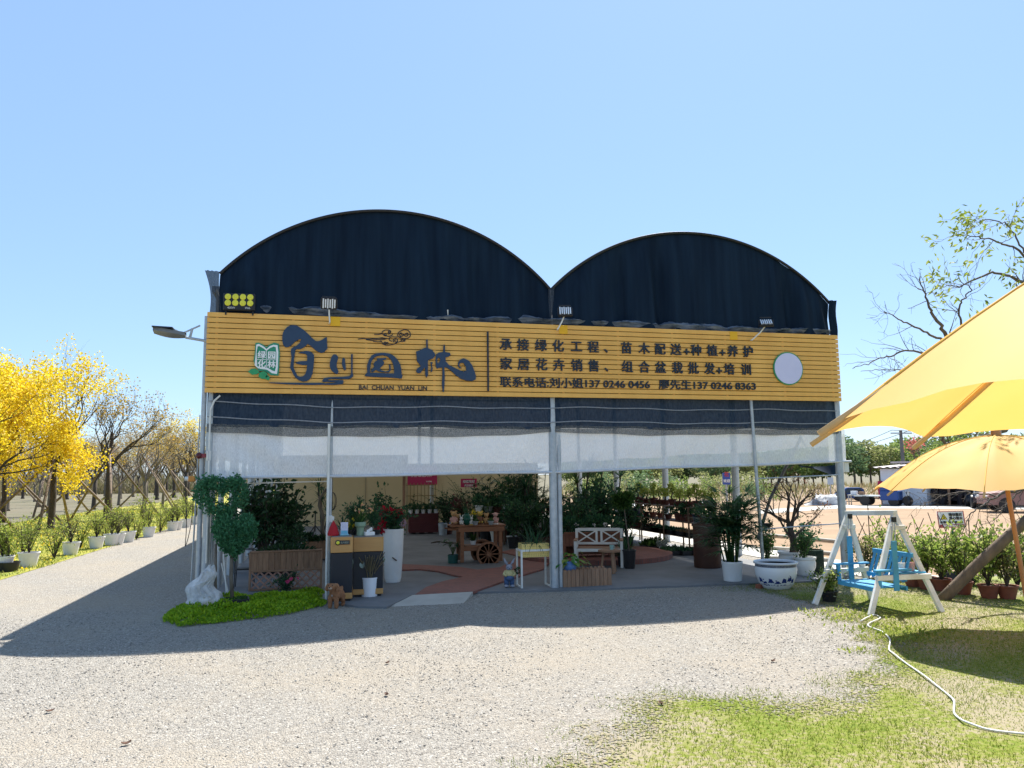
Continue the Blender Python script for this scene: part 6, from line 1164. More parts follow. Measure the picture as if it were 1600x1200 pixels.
for z in (.75, 1.2, 1.55): g.tube([(-w_/2-.03, -.02, z), (w_/2+.03, -.02, z)], .014, 6)
g.build('canes', pm('bamboo', (.24, .17, .07), (.18, .12, .05), 8, .5), t)
for i in range(3): bigplant('bush', 'dark plant before the bamboo trellis, ' + ('left', 'middle', 'right')[i]+' of three', xa+w_*(.2+.3*i), 12.95, .62, 200+i, M_black, LF_dark, group='plants before the bamboo trellis')
t = bigplant('bush', 'bush of deep red leaves between the doorway palm and the cart', 5.95, 11.6, .8, 210, M_black, leafm('maroon_leaf', [(.12, .01, .03), (.2, .015, .04), (.09, .01, .03)], .3)); 
q = gp(692, 836, .03); G_ = thing('tin_pail', 'grey tin pail on the floor right of the red cabinet', 'pail', tuple(q)); g = G(); g.lathe([(.12, 0), (.15, .36), (.14, .36), (.11, .02), (1e-4, .02)], 16); g.build('pail_body', M_steel, G_, smooth=True); g = G(); g.tube([(.15*math.cos(a), 0, .36+.1*math.sin(a)) for a in np.linspace(0, math.pi, 12)], .006, 5); g.build('handle', M_black, G_)
for k in list(SP.values()):
    for c in list(k.children): bpy.data.objects.remove(c)
    bpy.data.objects.remove(k)
# driftwood, tripod, planter box at the left back
x, z = fz(505, 835, 6.0); g = G(); g.tube([fp(507, 842, 6), fp(503, 828, 6), fp(505, 808, 6), fp(499, 790, 6), fp(500, 778, 6), fp(508, 766, 6), fp(516, 760, 6)], [.05, .045, .042, .04, .032, .028, .012], 8); g.tube([fp(500, 780, 6), fp(497, 776, 6)], [.02, .012], 6); g.tube([fp(507, 768, 6), fp(517, 770, 6)], [.018, .008], 6)
tag(g.build('driftwood_branch', M_bark_l, smooth='all'), 'bent bare branch standing before the cream wall, left of the slim post', 'branch')
tr = thing('tripod', 'small black tripod before the cream wall left of the bent branch', 'tripod', (fp(492, 838, 5.8)[0], 5.8, fp(492, 838, 5.8)[2])); k = 17.5/FPX
g = G(); g.tube([(0, 0, .1), (0, 0, 38*k)], .014, 8); g.build('column', M_black, tr)
for a in (.3, 2.4, 4.5): g = G(); g.tube([(0, 0, 17*k), (math.cos(a)*.2, math.sin(a)*.2, 0)], .012, 6); g.build('leg', M_black, tr)
xa, z1 = fz(480, 848, 5.6); xb, z0 = fz(518, 862, 5.6); t = thing('planter_box', 'long grey-brown plank planter under the bent branch and tripod', 'planter', ((xa+xb)/2, 5.8, .03)); g = G()
for i in range(3): g.box((0, -.2, .1+z1/3*i*.9), (xb-xa+.2, .03, z1/3*.85))
g.box((0, .2, z1/2), (xb-xa+.2, .03, z1-.05)); [g.box((s_*((xb-xa)/2+.085), 0, z1/2), (.03, .37, z1-.05)) for s_ in (-1, 1)]; g.build('box_body', M_wood, t); g = G(); g.box((0, 0, z1-.06), (xb-xa+.1, .36, .04)); g.build('soil', M_soil, t)
rs = np.random.RandomState(9); g = G(); P, D = cloud_pts(rs, 500, [((-.35, 0, z1+.02), (.3, .2, .12)), ((.1, 0, z1), (.3, .2, .08))], .4); leaves(g, P, D+[0, 0, .3], .1, .05, .2, 2); g.build('foliage', LF_dark, t)
# topiary --------------------------------------------------------------
YT_ = -.22
def tpx(px, py, dy=0): return np.array(fp(px, py, YT_+dy))
b0 = fp(364, 935, -.22); tp = thing('topiary', 'clipped topiary with an open heart above a solid heart, on a slim trunk', 'topiary', (b0[0], YT_, 0)); o_ = np.array([b0[0], YT_, 0])
g = G(); g.tube([np.array([0, 0, 0]), tpx(361, 900)-o_, tpx(362, 865)-o_, tpx(358, 820)-o_], [.028, .026, .025, .02], 8); g.build('trunk', M_bark_l, tp, smooth='all')
g = G(); g.tube([tpx(337, 955)-o_, tpx(337, 850)-o_], [.022, .02], 8); g.build('support_cane', M_bark_l, tp, smooth='all')
rs = np.random.RandomState(14)
P = []; 
poly = [(331, 822), (340, 806), (358, 804), (366, 812), (378, 806), (394, 806), (402, 820), (399, 836), (390, 850), (378, 862), (366, 873), (352, 862), (338, 846)]
while len(P) < 3900:
    px, py = rs.uniform(328, 404), rs.uniform(802, 875)
    if edge_dist(np.array([px]), np.array([py]), poly)[0]+rs.normal(0, 1.2) > 0:
        ed = max(1, edge_dist(np.array([px]), np.array([py]), poly)[0]); th = .22*min(1, (ed/14)**.5); P.append(tpx(px, py, (1 if rs.rand() > .5 else -1)*th*rs.uniform(.6, 1.05))-o_)
P = np.array(P); D = rs.normal(size=P.shape); D[:, 2] += .3; D[:, 1] -= .3; g = G(); leaves(g, P, D, .052, .03, .25, 1); g.build('heart_crown', LF_teal, tp)
ring = np.array([(345, 768), (338, 757), (326, 752), (316, 757), (314, 769), (320, 781), (332, 793), (346, 804), (358, 796), (370, 784), (378, 770), (376, 757), (366, 753), (356, 758), (349, 766)], float)
tt = rs.uniform(0, len(ring)-1, 3300); P = []
for t_ in tt:
    i = int(t_); q = ring[i]*(1-t_+i)+ring[i+1]*(t_-i); a = rs.uniform(0, 6.283); rr = .095*rs.uniform(.55, 1.08)*(1.15 if 766 < q[1] else 1); c = tpx(*q)-o_; P.append(c+np.array([math.cos(a)*rr, math.sin(a)*rr*1.1, rs.normal(0, .03)+math.sin(a*2+t_)*rr*.7]))
P = np.array(P); D = rs.normal(size=P.shape); D[:, 2] += .3; g = G(); leaves(g, P, D, .05, .03, .25, 2); g.build('open_heart_crown', LF_teal, tp)
g = G(); g.tube([tpx(358, 822)-o_, tpx(350, 806)-o_, tpx(346, 803)-o_], .02, 6); g.build('neck', M_bark_l, tp)
pb = thing('planter_trough', 'low black planting trough at the foot of the topiary, right of the rock', 'planter', (b0[0]+.02, -.30, 0), R(8)); g = G(); [g.box((0, s_*.16, .07), (.42, .02, .14)) for s_ in (-1, 1)]; [g.box((s_*.2, 0, .07), (.02, .298, .14)) for s_ in (-1, 1)]; g.build('trough_body', M_black, pb); g = G(); g.box((0, 0, .06), (.37, .28, .08)); g.build('soil', M_soil, pb)
rs2 = np.random.RandomState(3); P = np.stack([rs2.uniform(-.17, .17, 300), rs2.uniform(-.13, .13, 300), np.full(300, .1)], 1); D = rs2.normal(0, .5, (300, 3)); D[:, 2] = 1; g = G(); leaves(g, P, D, .06, .03, .2, 3); g.build('foliage', LF_mid, pb)
for i, (xa, xb, lb) in enumerate((((349, 925), (349, 866), 'white stick leaning behind the rock, taller one'), ((352, 925), (346, 880), 'white stick leaning behind the rock, shorter one'))):
    g = G(); a = fp(*xa, 1.0+.05*i); a[2] = 0.02; g.tube([a+[.05, 0, 0], fp(*xb, 1.2)], .011, 6); tag(g.build('white_stick', M_white), lb, 'stick', 'white sticks behind the rock')
# rock
bm = bmesh.new(); bmesh.ops.create_icosphere(bm, subdivisions=5, radius=1)
rsr = np.random.RandomState(8); cuts = [(Vector(d).normalized(), k) for d, k in (((.2, -.9, .35), .62), ((-.75, -.5, .55), .60), ((.8, -.45, .3), .66), ((-.9, .1, .15), .72), ((.55, -.35, .8), .70), ((-.2, -.75, .75), .68), ((.95, .2, .5), .7), ((-.5, .3, .85), .66), ((.3, .4, .9), .8))]+[(Vector(rsr.normal(size=3)).normalized(), rsr.uniform(.78, .95)) for _ in range(16)]
for v in bm.verts:
    p = v.co.copy()
    for n_, k_ in cuts:
        d_ = p.dot(n_)-k_
        if d_ > 0: p -= n_*d_*.93
    p += p.normalized()*(.10*mnoise.fractal(p*2.3+Vector((3, 1, 7)), 1.0, 2.1, 6)+.05*mnoise.ridged_multi_fractal(p*3.5, 1, 2, 4, 1, 2)-.06)
    p += p.normalized()*.13*(mnoise.noise(p*3.1+Vector((8, 2, 4))))
    p += p.normalized()*(.05*mnoise.noise(p*7)+.03*mnoise.noise(p*15))
    zz = (p.z+.62)*.44; u_ = max(0, min(1, zz/.6)); wd = 1.0-.36*u_; v.co = (p.x*.305*wd+.07*u_-.02-.09*math.exp(-((u_-.55)/.16)**2), p.y*.27*wd, max(-.02, zz))
me = bpy.data.meshes.new('rock'); bm.to_mesh(me); bm.free()
def rock_mat():
    m = pm('pale_rock', (.72, .70, .67), (.33, .32, .31), 5, .85, 1.0, 12, detail=9); n = m.node_tree; N = n.nodes; L = n.links; b = N['Principled BSDF']; src = b.inputs['Base Color'].links[0].from_socket
    nz = N.new('ShaderNodeTexNoise'); nz.inputs['Scale'].default_value = 3.1; tc = N.new('ShaderNodeTexCoord'); L.new(tc.outputs['Object'], nz.inputs['Vector']); mr = N.new('ShaderNodeMapRange'); mr.inputs[1].default_value = .56; mr.inputs[2].default_value = .68; mr.inputs[4].default_value = .75; L.new(nz.outputs[0], mr.inputs[0]); mx = N.new('ShaderNodeMix'); mx.data_type = 'RGBA'; L.new(mr.outputs[0], mx.inputs[0]); L.new(src, mx.inputs[6]); mx.inputs[7].default_value = (.42, .29, .16, 1); L.new(mx.outputs[2], b.inputs['Base Color']); return m
q = fp(319, 950, -.3); tag(link('rock', me, rock_mat(), None, (q[0], -.3, 0), 0, False), 'pale jagged ornamental rock at the left corner of the greenhouse', 'rock')
# lime ground cover
poly = [tuple(gp(*p)[:2]) for p in ((256, 966), (285, 950), (330, 941), (400, 936), (500, 924), (508, 936), (503, 948), (455, 959), (400, 968), (340, 976), (290, 979), (262, 973))]
rs = np.random.RandomState(15); X = rs.uniform(-.6, 2.1, 40000); Yv = rs.uniform(-1.7, 1.2, 40000); e = edge_dist(X, Yv, poly)+.07*fbm(X, Yv, 3, 2); k = e > 0; X, Yv, e = X[k][:13000], Yv[k][:13000], e[k][:13000]
zt = np.minimum(1, e/.22)**.6*(.10+.05*fbm(X, Yv, 2.2, 4)+.025*fbm(X, Yv, 6, 5))
P = np.stack([X, Yv, np.maximum(.01, zt*rs.uniform(.45, 1, len(X)))], 1); D = rs.normal(0, .8, P.shape); D[:, 2] = np.abs(D[:, 2])+.25; g = G(); leaves(g, P, D, .042, .03, .2, 6); tag(g.build('ground_cover', LF_lime), 'bright lime-green ground cover spreading before the rock and lattice planter', 'ground cover', kind='stuff')
# lattice planter
x0, x1, yy = .62, 1.74, 1.18; zt_ = fz(445, 861, yy)[1]; zm = fz(445, 891, yy)[1]; lp = thing('lattice_planter', 'weathered wooden planter with upright boards above a diamond lattice', 'planter', ((x0+x1)/2, yy, 0)); w_ = x1-x0
g = G()
for i in range(12): g.box((-w_/2+w_*(i+.5)/12, -.012, (zt_+zm)/2), (w_/12-.004, .018, zt_-zm-.02))
g.build('board_panel', M_wood, lp, bevel=.002)
g = G(); g.box((0, -.01, zt_+.0), (w_+.04, .06, .025)); g.box((0, -.02, zm), (w_, .035, .03)); g.box((0, -.02, .05), (w_, .035, .03)); g.build('rail', M_woodh, lp, bevel=.003)
for s_ in (-1, 1): g = G(); g.box((s_*(w_/2+.012), 0, zt_/2), (.035, .05, zt_-.03)); g.build('corner_post', M_wood, lp, bevel=.003)
g = G(); hh = zm-.05; st = .135
for s_ in (-1, 1):
    for i in range(-4, 13):
        xa, xb = -w_/2+i*st, -w_/2+i*st+hh*1.0; za, zb_ = .05, .05+hh
        if s_ < 0: xa, xb = xb, xa
        (xa_, za_), (xb_, zb2) = (xa, za), (xb, zb_)
        def clip(xa, za, xb, zb, lim):
            if (xa-lim)*(xb-lim) < 0: t_ = (lim-xa)/(xb-xa); return lim, za+(zb-za)*t_
            return None
        if max(xa, xb) < -w_/2 or min(xa, xb) > w_/2: continue
        for lim in (-w_/2, w_/2):
            c_ = clip(xa_, za_, xb_, zb2, lim)
            if c_:
                if (lim < 0 and xa_ < lim) or (lim > 0 and xa_ > lim): xa_, za_ = c_
                else: xb_, zb2 = c_
        g.bar((xa_, -.012+.009*s_, za_), (xb_, -.012+.009*s_, zb2), .026, .008, up=(0, 1, 0))
g.build('lattice', pm('lattice_wood', (.46, .26, .19), (.34, .19, .14), 6, .8), lp)
g = G(); g.box((0, .36, (zt_+zm)/2), (w_, .02, zt_-zm-.02)); [g.box((s_*(w_/2+.012), .18, (zt_+zm)/2), (.02, .33, zt_-zm-.02)) for s_ in (-1, 1)]; g.box((0, .18, zt_-.1), (w_-.02, .33, .04)); g.build('trough', M_wood, lp)
rs = np.random.RandomState(41); P, D = cloud_pts(rs, 420, [((0, .18, zt_-.02), (w_*.45, .15, .07))], .4); g = G(); leaves(g, P, D+[0, 0, .3], .08, .03, .2, 1); g.build('foliage', LF_dark, lp)
q = gp(447, 930); t = thing('flowering_shrub', 'small green shrub with pink flowers before the diamond lattice', 'shrub', (q[0], .92, 0)); shrub_mesh(180, .30, .42, 420, .05, LF_dk2, M_bark, t, 10, stem_r=.004)
g = G(); P = []; D = []; 
for c in ((.07, -.2, .26), (.02, -.22, .22), (.17, -.15, .25)):
    for k in range(9 if c[0] < .1 else 4): a = k*.7; P.append(c); D.append((math.cos(a), -.5+.3*math.sin(2*a), math.sin(a)))
leaves(g, P, D, .045, .035, .2, 1); g.build('flowers', LF_pink, t)
# dark folding frame and pale boxes left of the planter
t = thing('plant_stand', 'black metal plant stand between the topiary and the lattice planter', 'stand', (fp(382, 900, 1.7)[0], 1.7, 0)); g = G(); zz = fz(382, 858, 1.7)[1]
for sx in (-.13, .13):
    for sy in (-.12, .12): g.tube([(sx*1.2, sy, 0), (sx, sy, zz)], .009, 6)
for z in (zz, zz*.5): [g.tube([(-.13, s_*.12, z), (.13, s_*.12, z)], .008, 5) for s_ in (-1, 1)]; [g.tube([(s_*.13, -.12, z), (s_*.13, .12, z)], .008, 5) for s_ in (-1, 1)]
g.build('frame', M_black, t); g = G(); g.box((0, 0, zz*.5+.012), (.24, .22, .012)); g.build('shelf_board', M_black, t)
# counters
M_cwood = pm('honey_board', (.55, .30, .10), (.47, .24, .075), 3, .5, .06, stretch=(.6, 4, 4)); M_cblk = pm('charcoal_board', (.012, .017, .026), (.009, .013, .02), 2, .45)
def counter(label, pxa, pxb, yf, pyt, dep):
    xa = fp(pxa, 890, yf)[0]; xb = fp(pxb, 890, yf)[0]; zt = fz((pxa+pxb)/2, pyt, yf)[1]; t = thing('counter', label, 'counter', ((xa+xb)/2, yf+dep/2, .03), 0, 'charcoal counters with honey wood bands'); w_ = xb-xa; h = zt-.03; 
    g = G(); g.box((0, 0, h*.44), (w_-.012, dep-.02, h*.62)); g.build('front_panel', M_cblk, t, bevel=.004); g = G(); g.box((0, 0, h*.875), (w_, dep, h*.24)); g.build('top_band', M_cwood, t, bevel=.005); g = G(); g.box((0, 0, h*.085), (w_, dep, h*.09)); g.build('foot_band', M_cwood, t, bevel=.005); g = G(); g.box((0, .02, h*.02), (w_-.06, dep-.08, h*.04)); g.build('plinth', M_black, t)
    g = G(); g.box((0, .01, h+.002), (w_-.03, dep-.04, .012)); g.build('counter_top', pm('grey_top', (.25, .24, .23), (.2, .19, .18), 3, .5), t); return t, (xa+xb)/2, zt, w_
c1, cx1, cz1, cw1 = counter('narrow charcoal and honey wood counter right of the slim white post, with a badge', 516, 551, -.38, 839, .45)
c2, cx2, cz2, cw2 = counter('wider charcoal and honey wood counter beside the tall white flower pot', 551.5, 599, -.02, 839, .5)
bx_, bz_ = fz(528, 848, -.4); g = G(); g.lathe([(.04, 0), (.04, .012), (.03, .016), (1e-4, .016)], 20); g.xf(0, Matrix.Translation((bx_-cx1, -.229, bz_-.03))@Matrix.Rotation(R(90), 4, 'X')); g.box((bx_-cx1+.10, -.232, bz_-.03), (.15, .012, .06)); bd_ = g.build('badge', M_black, c1); g = G(); g.lathe([(.026, 0), (1e-4, .003)], 16); g.xf(0, Matrix.Translation((bx_-cx1, -.246, bz_-.03))@Matrix.Rotation(R(90), 4, 'X')); g.build('badge_face', M_led, bd_)
me = text_mesh('花卉园艺', .034, .003, .0005, 'LEFT', .12); me.transform(Matrix.Translation((bx_-cx1+.04, -.241, bz_-.043))); link('lettering', me, pm('badge_print', (.35, .38, .3), (.3, .33, .26), 3, .5), bd_)
# chipped white paint mark low on the left counter
rs = np.random.RandomState(5); mk = []
for k in range(7): a, b_ = rs.uniform(-.035, .035, 2); r_ = rs.uniform(.006, .018); mk.append([(bx_-cx1-.03+a+r_*math.cos(q_)*rs.uniform(.6, 1.2), .23+b_+r_*math.sin(q_)*rs.uniform(.6, 1.2)) for q_ in np.linspace(0, 6.28, 8, endpoint=False)])
link('paint_chip', flat(mk, .002), M_emw, c1, (0, -.2175, 0))
# things on the counters
z_ = cz1+.012; p = fz(521, 822, -.2); g = G(); g.lathe([(.085, 0), (.088, .03), (.06, .12), (.03, .18), (.012, .215), (1e-4, .22)], 18); tag(g.build('red_cone_hat', pm('red_felt', (.42, .012, .02), (.35, .01, .016), 6, .8), None, (p[0], -.2, z_), smooth=True), 'red pointed felt hat on the left counter', 'hat')
p = fz(538, 825, -.25); t = thing('card_stand', 'small clear stand with a printed card and blue base on the left counter', 'stand', (p[0], -.25, z_), .1); g = G(); g.box((0, 0, .11), (.11, .012, .18)); g.build('card', pm('lilac_card', (.6, .6, .72), (.5, .5, .62), 30, .4), t); g = G(); g.box((0, 0, .01), (.13, .07, .02)); g.build('base', pm('cyan_base', (.2, .5, .58), (.16, .42, .5), 4, .3), t, bevel=.004); g = G(); g.box((0, -.008, .05), (.1, .006, .05)); g.build('card_print', pm('cyan_print', (.15, .45, .6), (.1, .35, .5), 20, .4), t)
p = fz(563, 830, .15); vs = thing('flower_vase', 'sage-green flared vase of orchids on the right counter', 'vase', (p[0], .15, cz2+.012)); g = G(); g.lathe([(.058, 0), (.056, .1), (.06, .13), (.085, .15), (.088, .19), (.084, .215), (.07, .215), (.06, .17), (1e-4, .17)], 24); g.build('vase_body', pm('sage_ceramic', (.25, .36, .25), (.21, .31, .21), 4, .35), vs, smooth=True)
g = G(); straps(g, (0, 0, .2), 44, .26, .022, .5, 4, (.5, 1.5), .05); g.build('foliage', LF_mid, vs); rs = np.random.RandomState(8); P = np.repeat(np.stack([rs.uniform(-.17, .2, 12), rs.uniform(-.1, .1, 12), rs.uniform(.36, .5, 12)], 1), 5, 0); g = G(); leaves(g, P, rs.normal(size=P.shape), .035, .03, .2, 2); g.build('flowers', leafm('peach_petal', [(.6, .25, .15), (.7, .45, .3), (.65, .5, .1)], .3), vs)
p = fz(549, 820, .2); t = thing('potted_orchid', 'yellow orchid plant left of the sage-green vase', 'potted plant', (p[0]-.02, .25, cz2+.012)); pot_mesh(t, .05, .06, .09, M_black); g = G(); straps(g, (0, 0, .09), 24, .26, .022, .8, 14, (.4, 1.4), .03); g.build('foliage', LF_mid, t); P = np.repeat(np.stack([rs.uniform(-.16, .06, 10), rs.uniform(-.12, .05, 10), rs.uniform(.12, .26, 10)], 1), 6, 0); g = G(); leaves(g, P, rs.normal(size=P.shape), .04, .03, .2, 3); g.build('flowers', LF_yellow, t)
p = fz(577, 832, .1); t = thing('tissue_box', 'white tissue box with a pulled tissue right of the sage-green vase', 'tissue box', (p[0], .1, cz2+.012), .3); g = G(); g.box((0, 0, .03), (.16, .09, .06)); g.build('box_body', M_cer, t, bevel=.008); g = G(); g.grid([[(x, .03*math.sin(x*60+z*30)*(z-.05)*6, z+.02*math.sin(x*50)) for x in np.linspace(-.04, .05, 8)] for z in (.058, .08, .11)]); g.build('tissue', M_cer, t)
p = fz(590, 832, .3); bigplant('bush', 'dark leafy plant on the right end of the wider counter', p[0]-.02, .34, .36, 61, M_black, LF_dk2, (.14, .18, .2), 'plants on the counters', cz2+.012)
p = fz(533, 815, .0); bigplant('strap', 'dark strap-leaved plant at the back of the narrow counter', p[0]+.02, -.05, .38, 62, M_cer, LF_dark, (.14, .18, .2), 'plants on the counters', cz1+.012)
p = fz(553, 820, .35); bigplant('bush', 'green plant behind the yellow orchid', p[0], .42, .42, 63, M_black, LF_dk2, (.12, .16, .2), 'plants on the counters', cz2+.012)
ht = thing('hanging_lantern', 'oval wire lantern hanging right of the slim white post', 'lantern', tuple(fp(519, 797, 3.0))); g = G()
for a in np.linspace(0, math.pi, 5)[:-1]: g.tube([(.08*math.sin(b_)*math.cos(a), .08*math.sin(b_)*math.sin(a), .17+.17*math.cos(b_)) for b_ in np.linspace(0, 6.283, 24)], .006, 5, cap=False)
g.build('wire_cage', M_black, ht); g = G(); g.tube([(0, 0, .34), (-.02, 0, 2.9)], .004, 4); g.build('cord', M_black, ht)
sk = thing('socket_box', 'white socket box on the slim post beside the counters', 'box', tuple(fp(516, 811, -.0))); g = G(); g.box((0.0, 0, 0), (.07, .04, .11)); g.build('box_body', M_white, sk, bevel=.006); g = G(); g.box((.045, 0, .01), (.03, .03, .06)); g.build('plug', M_white, sk)
# white pots before the counters
q = gp(577, 934); t = thing('potted_plant', 'glossy white cylinder pot with a sheaf of dry stems and round grey leaves', 'potted plant', (q[0], q[1], 0)); pot_mesh(t, .125, .14, .32, pm('glossy_white', (.83, .83, .84), (.8, .8, .81), 2, .2), .004, True, 'pot', 28)
rs = np.random.RandomState(71); g = G()
for k in range(75):
    a = rs.uniform(0, 6.283); r0_, r1_ = rs.uniform(0, .09), rs.uniform(.05, .27); hh = rs.uniform(.22, .44); g.tube([(r0_*math.cos(a), r0_*math.sin(a), .28), ((r0_+r1_)*.45*math.cos(a), (r0_+r1_)*.45*math.sin(a), .28+hh*.55), (r1_*math.cos(a), r1_*math.sin(a), .28+hh)], [.010, .009, .006], 5)
g.build('dry_stems', pm('dry_stem', (.20, .165, .09), (.12, .095, .055), 9, .8), t)
g = G(); g2 = G()
for k, (u, v, w2, s2) in enumerate(((-.2, -.06, .58, .085), (-.1, -.03, .70, .085), (-.02, 0, .63, .06), (.1, -.05, .65, .06), (.2, 0, .58, .055), (-.25, .03, .5, .055), (.04, .08, .66, .05), (.15, .06, .55, .055), (-.12, -.1, .52, .05))):
    an = np.linspace(0, 6.283, 14); nrm = np.array([.3*math.sin(k*2.1), -1, .35*math.cos(k*1.7)]); nrm /= np.linalg.norm(nrm); x = np.cross(nrm, [0, 0, 1]); x /= np.linalg.norm(x); y = np.cross(x, nrm); c = np.array([u, v, w2]); V = [c+s2*(math.cos(a)*x*.8+math.sin(a)*y)*(1+.0*a)+nrm*.02*math.cos(2*a) for a in an[:-1]]; g.add([c-nrm*.01]+V, [(0, i+1, (i+1) % 13+1) for i in range(13)])
g.build('round_leaves', leafm('grey_green_leaf', [(.34, .42, .36), (.46, .54, .46), (.26, .34, .28)], .2), t)
q = gp(614, 909, .03); t = thing('potted_plant', 'tall white tapered pot with red flowers and dark leaves right of the counters', 'potted plant', (q[0], q[1], .03)); g = G(); hp_ = fz(614, 826, q[1])[1]; g.lathe([(.13, 0), (.15, .08), (.175, hp_*.5), (.19, hp_-.05), (.185, hp_-.03), (.17, hp_-.03), (.165, hp_-.08), (1e-4, hp_-.08)], 28); g.build('pot', M_cer, t, smooth=True); g = G(); g.bar((-.03, -.18, hp_*.46), (.045, -.18, hp_*.40), .012, .02); g.build('handle', M_bark, t)
shrub_mesh(190, .42, .62, 520, .085, LF_dk2, M_bark, t, 12, stem_r=.006)
for c in t.children:
    if c.name.startswith(('stems', 'foliage')): c.location.z = hp_-.12
rs = np.random.RandomState(19); P, D = cloud_pts(rs, 260, [((-.14, -.08, hp_+.26), (.13, .1, .09)), ((.05, -.08, hp_+.22), (.11, .1, .08)), ((-.02, 0, hp_+.2), (.1, .1, .06)), ((-.22, -.05, hp_+.02), (.07, .07, .1))], .4); g = G(); leaves(g, P, D, .06, .05, .2, 1); g.build('flowers', LF_red, t); P, D = cloud_pts(rs, 50, [((.15, -.2, hp_+.08), (.05, .04, .04))], .4); g = G(); leaves(g, P, D, .035, .03, .2, 1); g.build('pale_flowers', leafm('mauve_petal', [(.4, .25, .35), (.5, .35, .42)], .3), t)
# dog --------------------------------------------------------------------
def skin(name, nodes, edges, m, parent, sub=2, root=0):
    me = bpy.data.meshes.new(name); me.from_pydata([n[0] for n in nodes], edges, []); o = bpy.data.objects.new(name, me); COL.objects.link(o); md = o.modifiers.new('s', 'SKIN'); md.use_smooth_shade = True
    for i, n in enumerate(nodes): r_ = n[1] if not np.isscalar(n[1]) else (n[1], n[1]); me.skin_vertices[0].data[i].radius = r_; me.skin_vertices[0].data[i].use_root = (i == root)
    sd = o.modifiers.new('d', 'SUBSURF'); sd.levels = sub; sd.render_levels = sub; bpy.context.view_layer.update(); dg = bpy.context.evaluated_depsgraph_get(); m2 = bpy.data.meshes.new_from_object(o.evaluated_get(dg)); bpy.data.objects.remove(o); m2.name = name; m2.materials.clear(); return m2
nodes = [((-.13, 0, .215), .075), ((0, 0, .22), .078), ((.115, 0, .23), .085), ((.15, 0, .30), .055), ((.18, 0, .385), (.085, .08)), ((.245, 0, .365), .038), ((.272, 0, .36), .024)]
edges = [(0, 1), (1, 2), (2, 3), (3, 4), (4, 5), (5, 6)]
def chain(par, pts):
    p = par
    for c in pts: nodes.append(c); edges.append((p, len(nodes)-1)); p = len(nodes)-1
for s_ in (-1, 1):
    chain(2, [((.12, s_*.055, .17), .045), ((.125, s_*.057, .09), .034), ((.125, s_*.058, .03), .034), ((.15, s_*.058, .014), .022)])
    chain(0, [((-.115, s_*.06, .17), .055), ((-.09, s_*.063, .125), .042), ((-.155, s_*.063, .075), .03), ((-.145, s_*.063, .025), .032), ((-.115, s_*.063, .014), .022)])
    chain(4, [((.165, s_*.075, .395), .03), ((.165, s_*.098, .34), .038), ((.165, s_*.095, .29), .03)])
chain(0, [((-.2, 0, .275), .022), ((-.225, 0, .325), .034)])
me = skin('body', nodes, edges, None, None, 3)
bm = bmesh.new(); bm.from_mesh(me); bm.normal_update()
ns = [v.normal.copy() for v in bm.verts]
for v, n_ in zip(bm.verts, ns):
    c = mnoise.noise(v.co*110)*.6+mnoise.noise(v.co*60+Vector((5, 5, 5)))*.8; k = .35 if (v.co.x > .235 and v.co.z > .32) else 1; v.co += n_*(.0085*c*k+.003)
bm.to_mesh(me); bm.free()
q = gp(521, 951); dg_ = thing('dog', 'caramel poodle standing on the gravel before the counters, facing the camera', 'dog', (q[0]+.04, q[1]+.1, 0), math.atan2(-.93, -.42), scale=.86)
M_fur = pm('caramel_fur', (.40, .195, .10), (.26, .12, .058), 26, .95, .6, 90, spec=.1); me.materials.append(M_fur); me.polygons.foreach_set('use_smooth', np.ones(len(me.polygons), bool)); o = bpy.data.objects.new('body', me); COL.objects.link(o); o.parent = dg_
g = G(); g.ball((.29, 0, .368), (.010, .014, .010), 10, 6); [g.ball((.252, s_*.036, .40), .0095, 8, 6) for s_ in (-1, 1)]; g.build('eyes_and_nose', M_black, dg_, smooth='all')
g = G(); g.ball((.262, 0, .350), (.03, .036, .024), 12, 8); g.build('pale_muzzle', pm('pale_fur', (.50, .36, .26), (.42, .28, .19), 40, .95, .4, 120), dg_, smooth='all')
g = G(); g.ball((.208, .012, .225), (.008, .008, .016), 8, 6); g.build('tag', M_steel, dg_)
# cart with figurines -------------------------------------------------------
M_cart = pm('cart_wood', (.30, .13, .06), (.22, .09, .04), 4, .6, .15, stretch=(.7, 5, 5)); yc = 3.9
xl = fp(722, 860, yc)[0]; xr = fp(782, 860, yc)[0]; ct = thing('flower_cart', 'reddish wooden flower cart with spoked wheels and a handle to the left', 'cart', ((xl+xr)/2, yc+.25, .06)); hw = (xr-xl)/2; H_ = .76
g = G()
for i in range(5): g.box((-.06, -.24+.12*i, H_), (hw*2+.34, .112, .03))
g.build('table_top', M_cart, ct, bevel=.004)
g = G(); [g.box((0, s_*.28, H_-.075), (hw*2+.16, .035, .1)) for s_ in (-1, 1)]; [g.box((s_*(hw+.05), 0, H_-.075), (.035, .52, .1)) for s_ in (-1, 1)]; g.build('apron', M_cart, ct, bevel=.004)
for sx in (-1, 1):
    for sy in (-1, 1): g = G(); g.box((sx*hw, sy*.25, (H_-.03)/2), (.075, .06, H_-.03)); g.build('leg', M_cart, ct, bevel=.005)
g = G(); [g.box((-.05, s_*.25, .28), (hw*2-.1, .04, .09)) for s_ in (-1, 1)]; g.box((-.05, 0, .33), (hw*2-.12, .44, .02)); g.build('lower_shelf', M_cart, ct, bevel=.004)
for s_ in (-1, 1): g = G(); g.tube([(-hw+.05, s_*.22, H_-.06), (-hw-.2, s_*.22, H_-.075), (-hw-.3, s_*.22, H_-.07)], [.022, .02, .016], 8); g.build('handle', M_cart, ct, smooth=True)
xw, zw = fz(764, 866, yc-.1); Rw = .265
